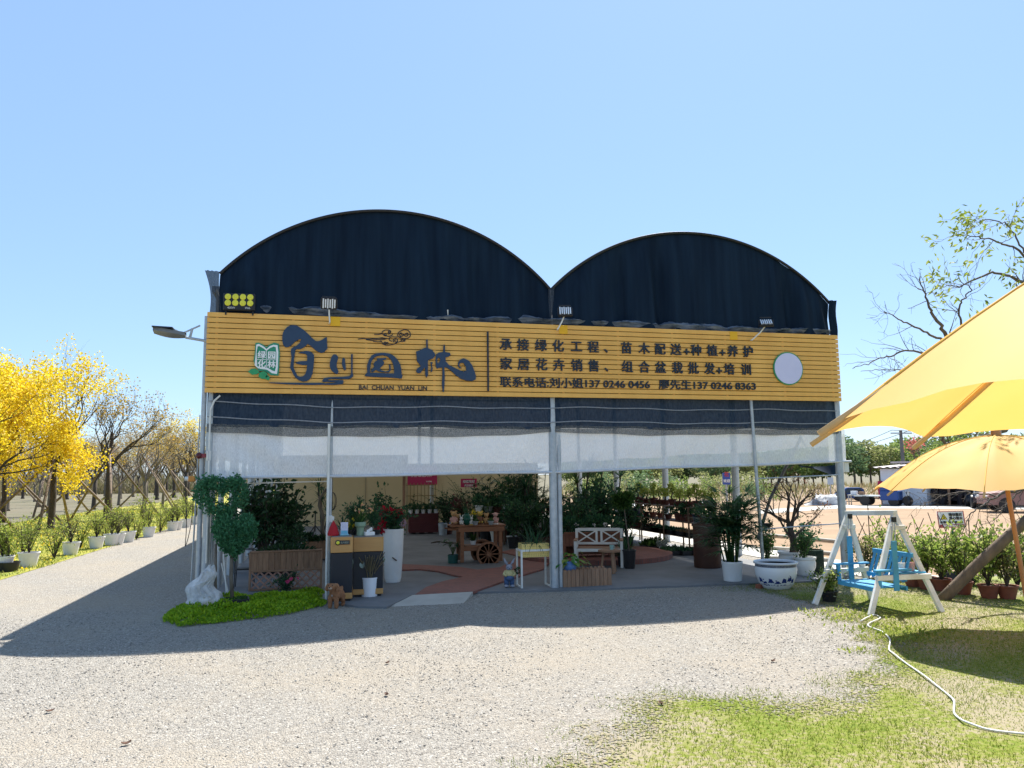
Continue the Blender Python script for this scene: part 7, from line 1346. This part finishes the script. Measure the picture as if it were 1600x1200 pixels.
for s_ in (-1, 1):
    wx_ = xw-(xl+xr)/2; M_ = Matrix.Translation((wx_, s_*.335, zw-.06+.0))@Matrix.Rotation(R(90), 4, 'X')
    g = G(); g.lathe([(Rw-.045, -.02), (Rw, -.02), (Rw, .02), (Rw-.045, .02), (Rw-.045, -.02)], 40); g.xf(0, M_); wl_ = g.build('wheel', M_cart, ct)
    g = G()
    for k in range(12): a = k*math.pi/6; g.bar((.04*math.cos(a), .04*math.sin(a), 0), ((Rw-.044)*math.cos(a), (Rw-.044)*math.sin(a), 0), .018, .018)
    g.xf(0, M_); g.build('spokes', M_cart, wl_); g = G(); g.lathe([(1e-4, -.03), (.05, -.03), (.05, .03), (1e-4, .03)], 20); g.xf(0, M_); g.build('hub', M_cart, wl_)
zc = .06+H_+.017
M_teddy = pm('tan_resin', (.50, .30, .13), (.42, .24, .1), 8, .6); M_pinkr = pm('pink_resin', (.62, .36, .30), (.55, .3, .25), 8, .6); M_whr = pm('white_resin', (.72, .70, .66), (.62, .6, .56), 8, .6); M_yelr = pm('yellow_resin', (.62, .42, .08), (.54, .36, .06), 8, .6); M_brr = pm('brown_resin', (.26, .12, .06), (.2, .09, .045), 8, .6)
def figurine(label, px, dy, s, head, bodym, ears='round', base=M_brr, sit=True):
    x = fp(px, 820, yc+.1+dy)[0]; t = thing('figurine', label, 'figurine', (x, yc+.1+dy, zc), R(8*math.sin(px)), 'resin figurines on the flower cart', s)
    g = G(); g.lathe([(.07, 0), (.072, .02), (.05, .03), (1e-4, .03)], 16); g.build('base', base, t, smooth=True)
    g = G(); g.lathe([(.035, .03), (.062, .05), (.066, .09), (.05, .14), (.034, .17), (1e-4, .185)], 16); [g.ball((q_*.06, -.03, .115), (.02, .024, .045), 8, 6) for q_ in (-1, 1)]; g.build('torso', bodym, t, smooth='all')
    g = G(); [g.ball((q_*.032, -.05, .05), (.024, .038, .022), 8, 6) for q_ in (-1, 1)]; g.build('feet', head, t, smooth='all')
    g = G(); g.ball((0, -.005, .225), (.058, .052, .052), 14, 10); g.ball((0, -.052, .212), (.026, .018, .02), 10, 6)
    if ears == 'round': [g.ball((q_*.048, 0, .268), (.024, .012, .024), 10, 6) for q_ in (-1, 1)]
    elif ears == 'long': [g.tube([(q_*.02, 0, .26), (q_*.04, .005, .31), (q_*.055, .01, .355)], [.012, .018, .007], 8) for q_ in (-1, 1)]
    else: [g.ball((q_*.06, 0, .25), (.03, .012, .014), 8, 6) for q_ in (-1, 1)]
    g.build('head', head, t, smooth='all'); g = G(); [g.ball((q_*.02, -.053, .236), .006, 6, 4) for q_ in (-1, 1)]; g.ball((0, -.072, .216), .007, 6, 4); g.build('face', M_black, t); return t
figurine('tall tan bear figurine in a pink dress at the left end of the cart', 709, -.02, 1.05, M_teddy, M_pinkr); figurine('brown bear figurine second from the left on the cart', 716, .08, .82, M_teddy, M_brr); figurine('white rabbit figurine left of the green globe vase', 721, -.08, .62, M_whr, M_whr, 'long'); figurine('white rabbit figurine right of the green globe vase', 736.5, -.1, .6, M_whr, M_whr, 'long', M_yelr)
figurine('yellow bear figurine in brown in the middle of the cart', 750, .04, 1.0, M_yelr, M_brr); figurine('tan bear figurine right of the yellow bear', 760, .0, .85, M_teddy, M_teddy); figurine('pink lamb figurine at the right end of the cart', 774, -.05, .9, M_pinkr, M_pinkr, 'side', M_whr)
x = fp(730, 820, yc)[0]; t = thing('globe_vase', 'glossy dark green globe vase between two white rabbits on the cart', 'vase', (x, yc+.05, zc)); g = G(); g.lathe([(.04, 0), (.085, .05), (.105, .12), (.09, .19), (.05, .235), (.055, .25), (.04, .25), (1e-4, .2)], 22); g.build('vase_body', pm('emerald_glaze', (.012, .10, .065), (.01, .08, .05), 4, .15), t, smooth=True); g = G(); straps(g, (0, 0, .23), 22, .2, .016, .5, 77, (.5, 1.5), .03); g.build('foliage', LF_dk2, t)
x = fp(744, 820, yc)[0]; t = thing('small_planter', 'small dark planter of yellow flowers behind the right rabbit', 'potted plant', (x, yc+.2, zc)); pot_mesh(t, .05, .065, .09, M_green_pot); g = G(); straps(g, (0, 0, .08), 26, .26, .016, .7, 78, (.5, 1.5), .03); g.build('foliage', LF_mid, t); rs = np.random.RandomState(2); P = np.repeat(np.stack([rs.uniform(-.1, .12, 10), rs.uniform(-.05, .05, 10), rs.uniform(.2, .36, 10)], 1), 5, 0); g = G(); leaves(g, P, rs.normal(size=P.shape), .035, .02, .2, 3); g.build('flowers', LF_yellow, t)
for i, (px, lb) in enumerate(((742, 'mossy stone pot between the right rabbit and the yellow bear'), (766, 'mossy stone pot left of the pink lamb'))):
    x = fp(px, 820, yc)[0]; t = thing('stone_pot', lb, 'pot', (x, yc-.06, zc), 0, 'stone pots on the cart'); pot_mesh(t, .045, .06, .08, M_gpot); g = G(); rs = np.random.RandomState(i); P, D = cloud_pts(rs, 60, [((0, 0, .09), (.05, .05, .03))]); leaves(g, P, D, .04, .02, .2, i); g.build('foliage', LF_mid, t)
x = fp(742, 850, yc)[0]; bigplant('strap', 'bushy green fern on the lower shelf of the cart', x, yc+.2, .42, 64, M_cer, LF_mid, (.12, .16, .2), 'plants on and under the cart', .06+.345)
x = fp(710, 880, yc)[0]; bigplant('broad', 'dark leafy plant in a teal pot on the floor left of the cart', x, yc+.2, .52, 65, M_green_pot, LF_dark, (.2, .22, .34), 'plants on and under the cart', .035)
q = gp(700, 870, .03); g = G(); g.tube([(q[0]-.35+.14*i+.0, q[1]+.3+.05*math.sin(i), .33+.02*math.sin(i*1.3)) for i in range(6)], [.012, .02, .022, .02, .016, .01], 7); tag(g.build('curved_branch', M_bark, smooth='all'), 'dark curved branch lying over the plants left of the cart', 'branch')
# rabbit statue
q = gp(797, 921); rb = thing('rabbit_statue', 'grey rabbit statue in a yellow shirt and blue trousers by the brick path', 'statue', (q[0], q[1]+.05, .03 if q[1] > -.1 else 0), R(-8), scale=1.12); M_rab = pm('grey_resin', (.30, .31, .36), (.22, .23, .27), 14, .75, .2); M_tro = pm('blue_resin', (.06, .12, .24), (.05, .09, .19), 10, .7); M_shr = pm('pale_yellow_resin', (.55, .47, .22), (.46, .39, .18), 10, .7)
g = G(); [g.ball((s_*.045, -.03, .022), (.036, .06, .022), 10, 6) for s_ in (-1, 1)]; g.build('feet', M_rab, rb, smooth='all'); g = G(); [g.tube([(s_*.04, 0, .03), (s_*.038, 0, .13)], [.036, .04], 10) for s_ in (-1, 1)]; g.lathe([(.06, .10), (.078, .13), (.07, .17)], 16); g.build('trousers', M_tro, rb, smooth='all')
g = G(); g.lathe([(.068, .16), (.07, .19), (.056, .235), (.03, .26), (1e-4, .262)], 16); [g.tube([(s_*.05, 0, .235), (s_*.085, -.03, .19), (s_*.045, -.065, .175)], [.024, .022, .02], 8) for s_ in (-1, 1)]; g.build('shirt', M_shr, rb, smooth='all'); g = G(); g.ball((0, -.01, .29), (.05, .05, .046), 14, 10); g.ball((0, -.05, .277), (.026, .022, .02), 10, 6); g.build('head', M_rab, rb, smooth='all'); 
for s_, e_ in ((-1, -.075), (1, .085)): g = G(); g.tube([(s_*.02, 0, .32), (s_*.02+e_*.45, .008, .37), (e_, .012, .425)], [.013, .021, .006], 8); g.build('ear', M_rab, rb, smooth='all')
g = G(); [g.ball((s_*.024, -.054, .298), .007, 6, 5) for s_ in (-1, 1)]; g.ball((0, -.072, .282), .007, 6, 5); g.build('face', M_black, rb)
g = G(); P, D = cloud_pts(np.random.RandomState(1), 60, [((.13, -.02, .24), (.035, .03, .04))]); leaves(g, P, D, .04, .02, .2, 1); g.build('held_plant', LF_dark, rb)
# yellow planter on white stand
xa = fp(814, 900, .12)[0]; xb = fp(862, 900, .12)[0]; zt = fz(838, 852, .12)[1]; w_ = xb-xa; st = thing('planter_stand', 'pale yellow perforated planter on a white metal stand beside the middle post', 'planter', ((xa+xb)/2, .28, .03)); zz = fz(838, 861, .12)[1]-.03
for sx in (-1, 1):
    g = G(); y0_, y1_ = -.16, .16
    for yq in (y0_, y1_): g.box((sx*(w_/2-.014), yq, zz/2), (.028, .028, zz))
    g.box((sx*(w_/2-.014), 0, .013), (.024, y1_-y0_-.03, .024)); g.build('leg_frame', M_white, st)
g = G(); [g.box((0, s_*.16, zz+.012), (w_, .03, .032)) for s_ in (-1, 1)]; [g.box((s_*(w_/2-.014), 0, zz+.012), (.03, .285, .032)) for s_ in (-1, 1)]; g.build('top_frame', M_white, st)
M_py = pm('pale_yellow', (.78, .60, .20), (.72, .54, .17), 3, .5); bz0, bz1 = zz-.10, zz+.12; g = G(); [g.box((0, s_*.138, (bz0+bz1)/2), (w_-.065, .01, bz1-bz0)) for s_ in (-1, 1)]; [g.box((s_*(w_/2-.037), 0, (bz0+bz1)/2), (.01, .264, bz1-bz0)) for s_ in (-1, 1)]; g.box((0, 0, bz0+.01), (w_-.08, .26, .01)); g.build('planter_body', M_py, st)
g = G()
for zq in (bz0+.035, bz1-.03):
    for i in range(14):
        for dz in (-.014, .014): g.lathe([(.006, 0), (1e-4, .001)], 8, (0, 0, 0)); k = len(g.v)-1; g.xf(k, Matrix.Translation((-w_/2+.06+(w_-.12)*i/13, -.1445, zq+dz))@Matrix.Rotation(R(90), 4, 'X'))
g.build('perforations', pm('hole_shade', (.25, .17, .05), (.2, .14, .04), 3, .8), st); g = G(); g.box((0, 0, bz1-.03), (w_-.085, .255, .03)); g.build('soil', M_soil, st)
g = G(); straps(g, (.05, 0, bz1-.02), 90, .42, .012, 1.6, 31, (.2, 1.5), .2); straps(g, (-.18, -.05, bz1-.02), 6, .62, .012, 2.6, 33, (.6, 1.2), .05); g.build('foliage', LF_dk2, st)
# picket planter with a blue pot on it
xa = fp(880, 905, 0)[0]; xb = fp(956, 905, 0)[0]; w_ = xb-xa; zt = fz(918, 889, 0)[1]; pk = thing('picket_planter', 'low wooden picket box right of the middle post', 'planter', ((xa+xb)/2, .16, .03)); zt -= .03; npk = 12
for s_ in (-1, 1):
    g = G(); rs = np.random.RandomState(3+s_)
    for i in range(npk):
        x = -w_/2+w_*(i+.5)/npk; hh = zt+rs.uniform(-.006, .01); wd = w_/npk-.006; pl = [(x-wd/2, 0), (x+wd/2, 0), (x+wd/2, hh-.03)]+[(x+wd/2*math.cos(a), hh-.03+.03*math.sin(a)) for a in np.linspace(.3, math.pi-.3, 6)]+[(x-wd/2, hh-.03)]; k = len(g.v); g.prism(pl, -.008, .008); g.xf(k, Matrix.Translation((0, s_*.15, 0))@Matrix.Rotation(R(90), 4, 'X'))
    g.build('pickets', M_wood, pk)
g = G(); [g.box((s_*(w_/2-.012), 0, zt*.45), (.02, .28, zt*.8)) for s_ in (-1, 1)]; g.box((0, 0, zt*.72), (w_-.05, .27, .04)); g.build('box_body', M_wood, pk)
x, z = fz(890, 889, .16); bp_ = thing('potted_plant', 'round blue pot with a fresh green leafy plant on the picket box', 'potted plant', (x, .16, .03+zt*.72+.02)); g = G(); g.lathe([(.07, 0), (.115, .06), (.125, .11), (.105, .155), (.09, .165), (.085, .15), (1e-4, .14)], 24); g.build('pot', pm('cornflower_glaze', (.12, .24, .52), (.1, .2, .45), 4, .3), bp_, smooth=True)
rs = np.random.RandomState(23); g = G()
for k in range(60): a = rs.uniform(0, 6.283); el = rs.uniform(-.1, 1.2); l_ = rs.uniform(.12, .3); e = np.array([math.cos(a)*math.cos(el)*l_, math.sin(a)*math.cos(el)*l_, .15+l_*math.sin(el)*.8]); blade(g, e, (math.cos(a), math.sin(a), .1), .13, .07, 1.2, 4, k)
g.build('foliage', leafm('fresh_leaf', [(.05, .17, .03), (.09, .24, .05), (.3, .32, .05)], .4), bp_)
# bench
bn = thing('garden_bench', 'white bench with crossed back panels and brown slat seat inside the greenhouse', 'bench', (7.22, 2.55, .13*0+.03), R(-22)); L2 = .46; hb = .74
for sx in (-1, 1):
    g = G(); g.box((sx*L2, -.24, .26), (.055, .055, .52)); g.build('leg', M_white, bn, bevel=.004); g = G(); g.bar((sx*L2, .22, 0), (sx*L2, .27, hb), .055, .05, up=(0, 1, 0)); g.build('leg', M_white, bn, bevel=.004)
    g = G(); g.box((sx*L2, 0, .535), (.07, .54, .025)); g.build('armrest', M_wood, bn, bevel=.004)
g = G(); [g.box((0, -.2+.095*i, .375), (L2*2-.06, .085, .02)) for i in range(5)]; g.build('seat', M_woodh, bn, bevel=.003); g = G(); g.box((0, -.24, .345), (L2*2-.056, .03, .06)); g.box((0, .22, .345), (L2*2-.056, .03, .05)); g.build('seat_rail', M_white, bn)
g = G(); g.box((0, .268, hb-.02), (L2*2-.06, .035, .06)); g.box((0, .245, .44), (L2*2-.06, .03, .045)); [g.bar((x, .246, .46), (x, .267, hb-.05), .045, .03, up=(0, 1, 0)) for x in (-.05, .05)]; g.build('back_frame', M_white, bn)
for sx in (-1, 1):
    g = G(); a, b = sx*.07, sx*(L2-.03); g.bar((a, .242, .465), (b, .262, hb-.05), .028, .014, up=(0, 1, 0)); g.bar((b, .248, .465), (a, .268, hb-.05), .028, .014, up=(0, 1, 0)); g.build('cross_panel', M_white, bn)
# round side table with mug
q = gp(956, 896, .03); rt_ = thing('side_table', 'small round brown wooden table before the bench', 'table', (q[0], q[1]+.1, .03)); g = G(); g.lathe([(.2, .39), (.215, .395), (.215, .425), (.2, .43), (1e-4, .43)], 28); g.build('table_top', M_wood, rt_, smooth=True)
for a in (.6, 2.7, 4.8): g = G(); g.bar((.17*math.cos(a), .17*math.sin(a), 0), (.11*math.cos(a), .11*math.sin(a), .39), .055, .045); g.build('leg', M_wood, rt_, bevel=.006)
mg = thing('mug', 'pale teal mug on the small round table', 'mug', (q[0]+.04, q[1]+.08, .461)); g = G(); g.lathe([(.035, 0), (.04, .085), (.036, .085), (.03, .01), (1e-4, .01)], 16); g.build('mug_body', pm('pale_teal', (.3, .5, .47), (.26, .44, .41), 3, .3), mg, smooth=True); g = G(); g.tube([(.038+.025*math.sin(a), 0, .045+.028*math.cos(a)) for a in np.linspace(0, math.pi, 10)], .006, 6); g.build('handle', MATS['pale_teal'], mg)
# lattice planter behind the bench
xa = fp(886, 850, 3.3)[0]; xb = fp(968, 850, 3.3)[0]; w_ = xb-xa; zt = fz(925, 832, 3.3)[1]; t = thing('lattice_planter', 'brown boarded planter behind the white bench', 'planter', ((xa+xb)/2, 3.5, .13), R(-6)); zt -= .13
g = G(); [g.box((-w_/2+w_*(i+.5)/12, -.2, zt*.72), (w_/12-.004, .02, zt*.52)) for i in range(12)]; g.build('board_panel', pm('red_brown_board', (.24, .10, .055), (.18, .07, .04), 4, .7, .2, stretch=(5, 5, 1)), t); g = G(); [g.box((0, -.2+.4*s_, zt*.5), (w_, .018, zt*.9)) for s_ in (1,)]; [g.box((s_*w_/2, 0, zt*.5), (.03, .43, zt)) for s_ in (-1, 1)]; g.box((0, 0, zt*.85), (w_-.05, .36, .05)); g.box((0, -.215, zt), (w_+.05, .05, .03)); g.build('box_body', MATS['red_brown_board'], t)
g = G()
for i in range(-3, 10):
    for s_ in (-1, 1):
        xq = -w_/2+i*.15; e = zt*.45; xa_, xb_ = (xq, xq+e) if s_ > 0 else (xq+e, xq)
        if min(xa_, xb_) > -w_/2 and max(xa_, xb_) < w_/2: g.bar((xa_, -.2+.008*s_, .02), (xb_, -.2+.008*s_, e), .008, .022, up=(0, 1, 0))
g.build('lattice', MATS['red_brown_board'], t); rs = np.random.RandomState(6); P, D = cloud_pts(rs, 900, [((x_, 0, zt+.14+.05*math.sin(x_*7)), (.24, .17, .16)) for x_ in np.linspace(-w_*.4, w_*.4, 4)], .4); g = G(); leaves(g, P, D+[0, 0, .3], .1, .05, .2, 3); g.build('foliage', LF_dk2, t)
P, D = cloud_pts(rs, 40, [((x_, -.16, zt+.16), (.02, .02, .02)) for x_ in (-.32, .05, .3)]); g = G(); leaves(g, P, D, .04, .035, .2, 4); g.build('flowers', leafm('white_petal', [(.7, .65, .65), (.75, .7, .6)], .3), t)
# standard tree in a black tub, stack of tubs
q = gp(984, 888, .03); t = thing('standard_tree', 'small round-headed tree on a thin straight stem in a black pot beside the bench', 'potted tree', (q[0], q[1], .03)); pot_mesh(t, .10, .13, .36, M_black); zc_ = fz(976, 786, q[1])[1]; g = G(); g.tube([(0, 0, .3), (-.03, 0, .7), (-.10, 0, zc_)], [.014, .012, .010], 6); g.build('stem', M_bark_l, t, smooth='all'); P, D = cloud_pts(np.random.RandomState(4), 1100, [((-.12, 0, zc_+.0), (.17, .17, .13)), ((-.2, 0, zc_+.06), (.11, .1, .08)), ((-.02, 0, zc_+.08), (.11, .1, .09))], .45); g = G(); leaves(g, P, D+[0, 0, .2], .075, .04, .2, 3); g.build('crown', LF_mid, t)
q = gp(993, 889, .03); bigplant('strap', 'spiky dark plant in a black tub just right of the round-headed tree', q[0]-.05, q[1]+.5, .62, 66, M_black, LF_dk2, (.16, .19, .3), 'plants beside the bench')
# brown tub, rhapis in white pot, bowl, urns, old bonsai
q = gp(1110, 887, .03); t = thing('brown_tub', 'tall dark brown cylindrical tub behind the fan palm', 'tub', (q[0], q[1]+.1, .03)); zt = fz(1110, 817, q[1]+.1)[1]-.03; g = G(); g.lathe([(.26, 0), (.27, .03), (.27, zt-.06), (.29, zt-.06), (.29, zt), (.26, zt), (.25, zt-.06), (1e-4, zt-.06)], 36); g.build('tub_body', pm('dark_brown_tub', (.085, .035, .02), (.06, .025, .016), 5, .55), t, smooth=True); g = G(); straps(g, (.1, 0, zt-.05), 34, .6, .04, .5, 91, (.3, 1.4), .1); g.build('foliage', LF_mid, t)
q = gp(1146, 910); wp = thing('fan_palm', 'tall fan palm with dense drooping leaves in a ribbed white pot', 'potted plant', (q[0], q[1]+.02, 0)); g = G(); an = np.arange(56)*2*math.pi/56; prof = [(.145, 0), (.15, .02), (.172, .30), (.18, .33), (.18, .36), (.165, .36), (.155, .30)]
rows = []
for r_, z in prof: rows.append([((r_*(1+(.012*math.sin(28*a) if .01 < z < .31 else 0)))*math.cos(a), (r_*(1+(.012*math.sin(28*a) if .01 < z < .31 else 0)))*math.sin(a), z) for a in np.linspace(0, 6.283185, 113)])
g.grid(rows); g.lathe([(1e-4, .3), (.155, .3)], 24); g.build('pot', M_cer, wp, smooth='all'); g = G(); stt = fanpalm(g, (0, 0, .3), 1.2, 17, 24, .40, 8, 9); rs = np.random.RandomState(88)
g.build('foliage', leafm('palm_leaf', [(.015, .06, .025), (.03, .10, .04), (.07, .16, .06), (.12, .2, .08)], .35), wp); stt.build('stems', LF_mid, wp, smooth='all')
q = gp(1220, 921); bw = thing('porcelain_bowl', 'large blue and white porcelain bowl with a dark patterned rim on the grass', 'bowl', (q[0], q[1]+.12, 0)); g = G(); hb_ = .44; g.lathe([(.20, 0), (.22, .02), (.28, .10), (.325, .22), (.335, .32), (.325, .36)], 48); g.build('bowl_body', pm('porcelain', (.74, .76, .76), (.70, .72, .73), 2, .12), bw, smooth=True); g = G(); g.lathe([(.325, .36), (.322, .40)], 48); g.build('rim_band', pm('rim_pattern', (.03, .04, .07), (.20, .22, .25), 55, .3), bw, smooth=True); g = G(); g.lathe([(.322, .40), (.345, .405), (.352, .42), (.345, hb_), (.33, hb_), (.31, .42), (.30, .3), (.2, .06), (1e-4, .05)], 48); g.build('rim', pm('rim_white', (.66, .68, .70), (.6, .62, .64), 3, .2), bw, smooth=True)
def bowlr(z): return np.interp(z, [0, .02, .10, .22, .32, .36], [.20, .22, .28, .325, .335, .325])
def bowl_poly(pts): # outline in (angle deg from front, height) laid on the curved side
    g = G(); P = []
    for a, z in pts: r_ = bowlr(z)+.0015; an_ = R(-122+a); P.append((r_*math.cos(an_), r_*math.sin(an_), z))
    c = np.mean([(a, z) for a, z in pts], 0); r_ = bowlr(c[1])+.003; an_ = R(-122+c[0]); return [(r_*math.cos(an_), r_*math.sin(an_), c[1])]+P
M_cob = pm('cobalt', (.03, .05, .20), (.02, .035, .15), 14, .2); g = G(); rs = np.random.RandomState(12)
for a0, wd, z0_, hh in ((-52, 18, .09, .13), (-36, 20, .08, .07), (-16, 24, .09, .10), (4, 26, .08, .08), (24, 20, .09, .12), (42, 22, .08, .17), (56, 16, .09, .11)):
    pts = [(a0-wd/2, z0_)]+[(a0-wd/2+wd*t_, z0_+hh*(math.sin(math.pi*t_)**.8)*rs.uniform(.75, 1.1)) for t_ in np.linspace(.12, .88, 7)]+[(a0+wd/2, z0_), (a0, z0_-.012)]
    V = bowl_poly(pts); g.add(V, [(0, i, i+1) for i in range(1, len(V)-1)]+[(0, len(V)-1, 1)])
for k in range(9): a0 = rs.uniform(-45, 45); z0_ = rs.uniform(.07, .24); V = bowl_poly([(a0-3, z0_), (a0, z0_+.012), (a0+4, z0_+.004), (a0+1, z0_-.008)]); g.add(V, [(0, 1, 2), (0, 2, 3), (0, 3, 4), (0, 4, 1)])
g.build('painted_hills', M_cob, bw)
q = gp(1190, 919); g = G(); g.box((0, 0, .035), (.2, .1, .07)); tag(g.build('brick', pm('brick_red', (.30, .10, .055), (.24, .08, .045), 8, .85, .3), None, (q[0], q[1], 0), .4, bevel=.006), 'single red brick beside the porcelain bowl', 'brick')
def urn(label, px, py, s, zb=0):
    q = gp(px, py, zb); t = thing('white_urn', label, 'pot', (q[0], q[1], zb), 0, 'white pots behind the bowl', s); g = G(); g.lathe([(.14, 0), (.19, .08), (.24, .22), (.25, .32), (.23, .38), (.26, .40), (.26, .44), (.23, .44), (.2, .36), (1e-4, .34)], 32); g.build('urn_body', M_cer, t, smooth=True); return t
u1 = urn('white urn holding the old bare bonsai behind the bowl', 1238, 897, .95); 
ob = thing('old_bonsai', 'old twisted bonsai with a fan of bare reddish twigs in the white urn', 'bonsai', (u1.location.x+.05, u1.location.y, .33), scale=1.42); rs = np.random.RandomState(55); g = G(); tips = []
g.tube([(0, 0, 0), (.03, .02, .12), (.0, 0, .24), (-.05, 0, .42)], [.065, .05, .042, .036], 9)
for i, (d, l_, r_) in enumerate((((-.7, .1, .8), .42, .026), ((-.35, -.3, 1), .45, .024), ((.1, .1, 1), .48, .026), ((.45, .2, 1), .42, .024), ((.1, -.4, .9), .4, .02), ((-.9, .2, .45), .36, .02), ((.7, -.1, .8), .36, .02))):
    dd = np.array(d); dd = dd/np.linalg.norm(dd); grow(g, tips, rs, (-.05*rs.rand(), 0, rs.uniform(.2, .42)), dd, l_, r_, 1, 4, .05, .55, 4, .2, (3, 3), .6, .62)
g.build('trunk', M_bark, ob, smooth='all'); tp_ = np.array([q_[0] for q_ in tips]); P = tp_[rs.rand(len(tp_)) < .5]; P = np.repeat(P, 2, 0)+rs.normal(0, .02, (len(P)*2, 3)); g = G(); leaves(g, P, rs.normal(size=P.shape), .035, .018, .2, 2); g.build('buds', leafm('rust_bud', [(.12, .06, .04), (.2, .1, .06), (.14, .13, .05)], .3), ob)
u2 = urn('shorter white urn right of the bonsai urn', 1258, 901, .8); shrub_mesh(221, .55, .6, 420, .07, LF_mid, M_bark, u2, 10)
for c in u2.children:
    if c.name.startswith(('stems', 'foliage')): c.location.z = .34
bigplant('bush', 'leafy green plant left of the old bonsai', gp(1214, 892)[0], gp(1214, 892)[1]+.3, .55, 67, M_cer, LF_mid, (.14, .18, .3), 'plants behind the bowl', 0); bigplant('bush', 'green plant above the woven planter bag', gp(1266, 893)[0], gp(1266, 893)[1]+.2, .62, 68, M_black, LF_dk2, (.14, .18, .3), 'plants behind the bowl', 0)
q = gp(1274, 897); t = thing('planter_bag', 'upright dark green woven planter bag right of the urns', 'planter bag', (q[0], q[1], 0)); g = G(); g.lathe([(.15, 0), (.165, .03), (.165, .44), (.15, .45), (.14, .4), (1e-4, .39)], 24); g.build('bag', netm('woven_green', (.035, .06, .045), (.018, .035, .026), 0, 40), t, smooth=True)
hb = thing('hanging_basket', 'small hanging basket of trailing green leaves on the side rail', 'hanging basket', tuple(fp(1199, 822, .05))); g = G(); g.lathe([(.05, -.03), (.085, .03), (.09, .05), (1e-4, .05)], 16); g.build('basket', M_black, hb, smooth=True); P, D = cloud_pts(np.random.RandomState(6), 200, [((0, 0, .07), (.1, .09, .06)), ((0, -.05, -.05), (.09, .05, .09))], .4); g = G(); leaves(g, P, D, .04, .02, .2, 1, .3); g.build('foliage', LF_dk2, hb); g = G(); g.tube([(0, 0, .05), (0, 0, .3)], .003, 4); g.build('hook', M_black, hb)
for i, (a, b, r_, lb) in enumerate((((1190, 838), (1322, 850), .05, 'long white pipe lying along the edge of the field, upper one'), ((1196, 858), (1300, 868), .045, 'long pale pipe lying along the edge of the field, lower one'), ((1196, 874), (1300, 878), .04, 'pale plank lying on the path right of the greenhouse'))):
    p0, p1 = gp(*a), gp(*b); g = G(); g.tube([p0+[0, 0, r_], (p0+p1)/2+[0, 0, r_+.01], p1+[0, 0, r_]], r_, 10); tag(g.build('pipe', M_concw, smooth=True), lb, 'pipe', 'pale pipes by the field edge')
for i, (px, py, lb) in enumerate(((898, 786, 'teal glazed urn raised on a stand right of the middle post'),)):
    p = fp(912, 800, 7.2); t = thing('teal_urn', lb, 'urn', (p[0], 7.2, .03)); zq = p[2]-.03; g = G(); g.box((0, 0, zq/2), (.07, .07, zq)); g.box((0, 0, zq), (.3, .3, .03)); g.box((0, 0, .02), (.28, .28, .04)); g.build('stand', M_shelf, t); g = G(); g.lathe([(.07, 0), (.1, .06), (.15, .2), (.16, .26), (.18, .28), (.18, .31), (.15, .31), (1e-4, .26)], 24, (0, 0, zq+.016)); g.build('urn_body', pm('teal_glaze', (.06, .16, .18), (.045, .12, .14), 4, .25), t, smooth=True); g = G(); straps(g, (0, 0, zq+.28), 30, .5, .045, .9, 41, (.3, 1.4), .05); g.build('foliage', LF_dark, t)
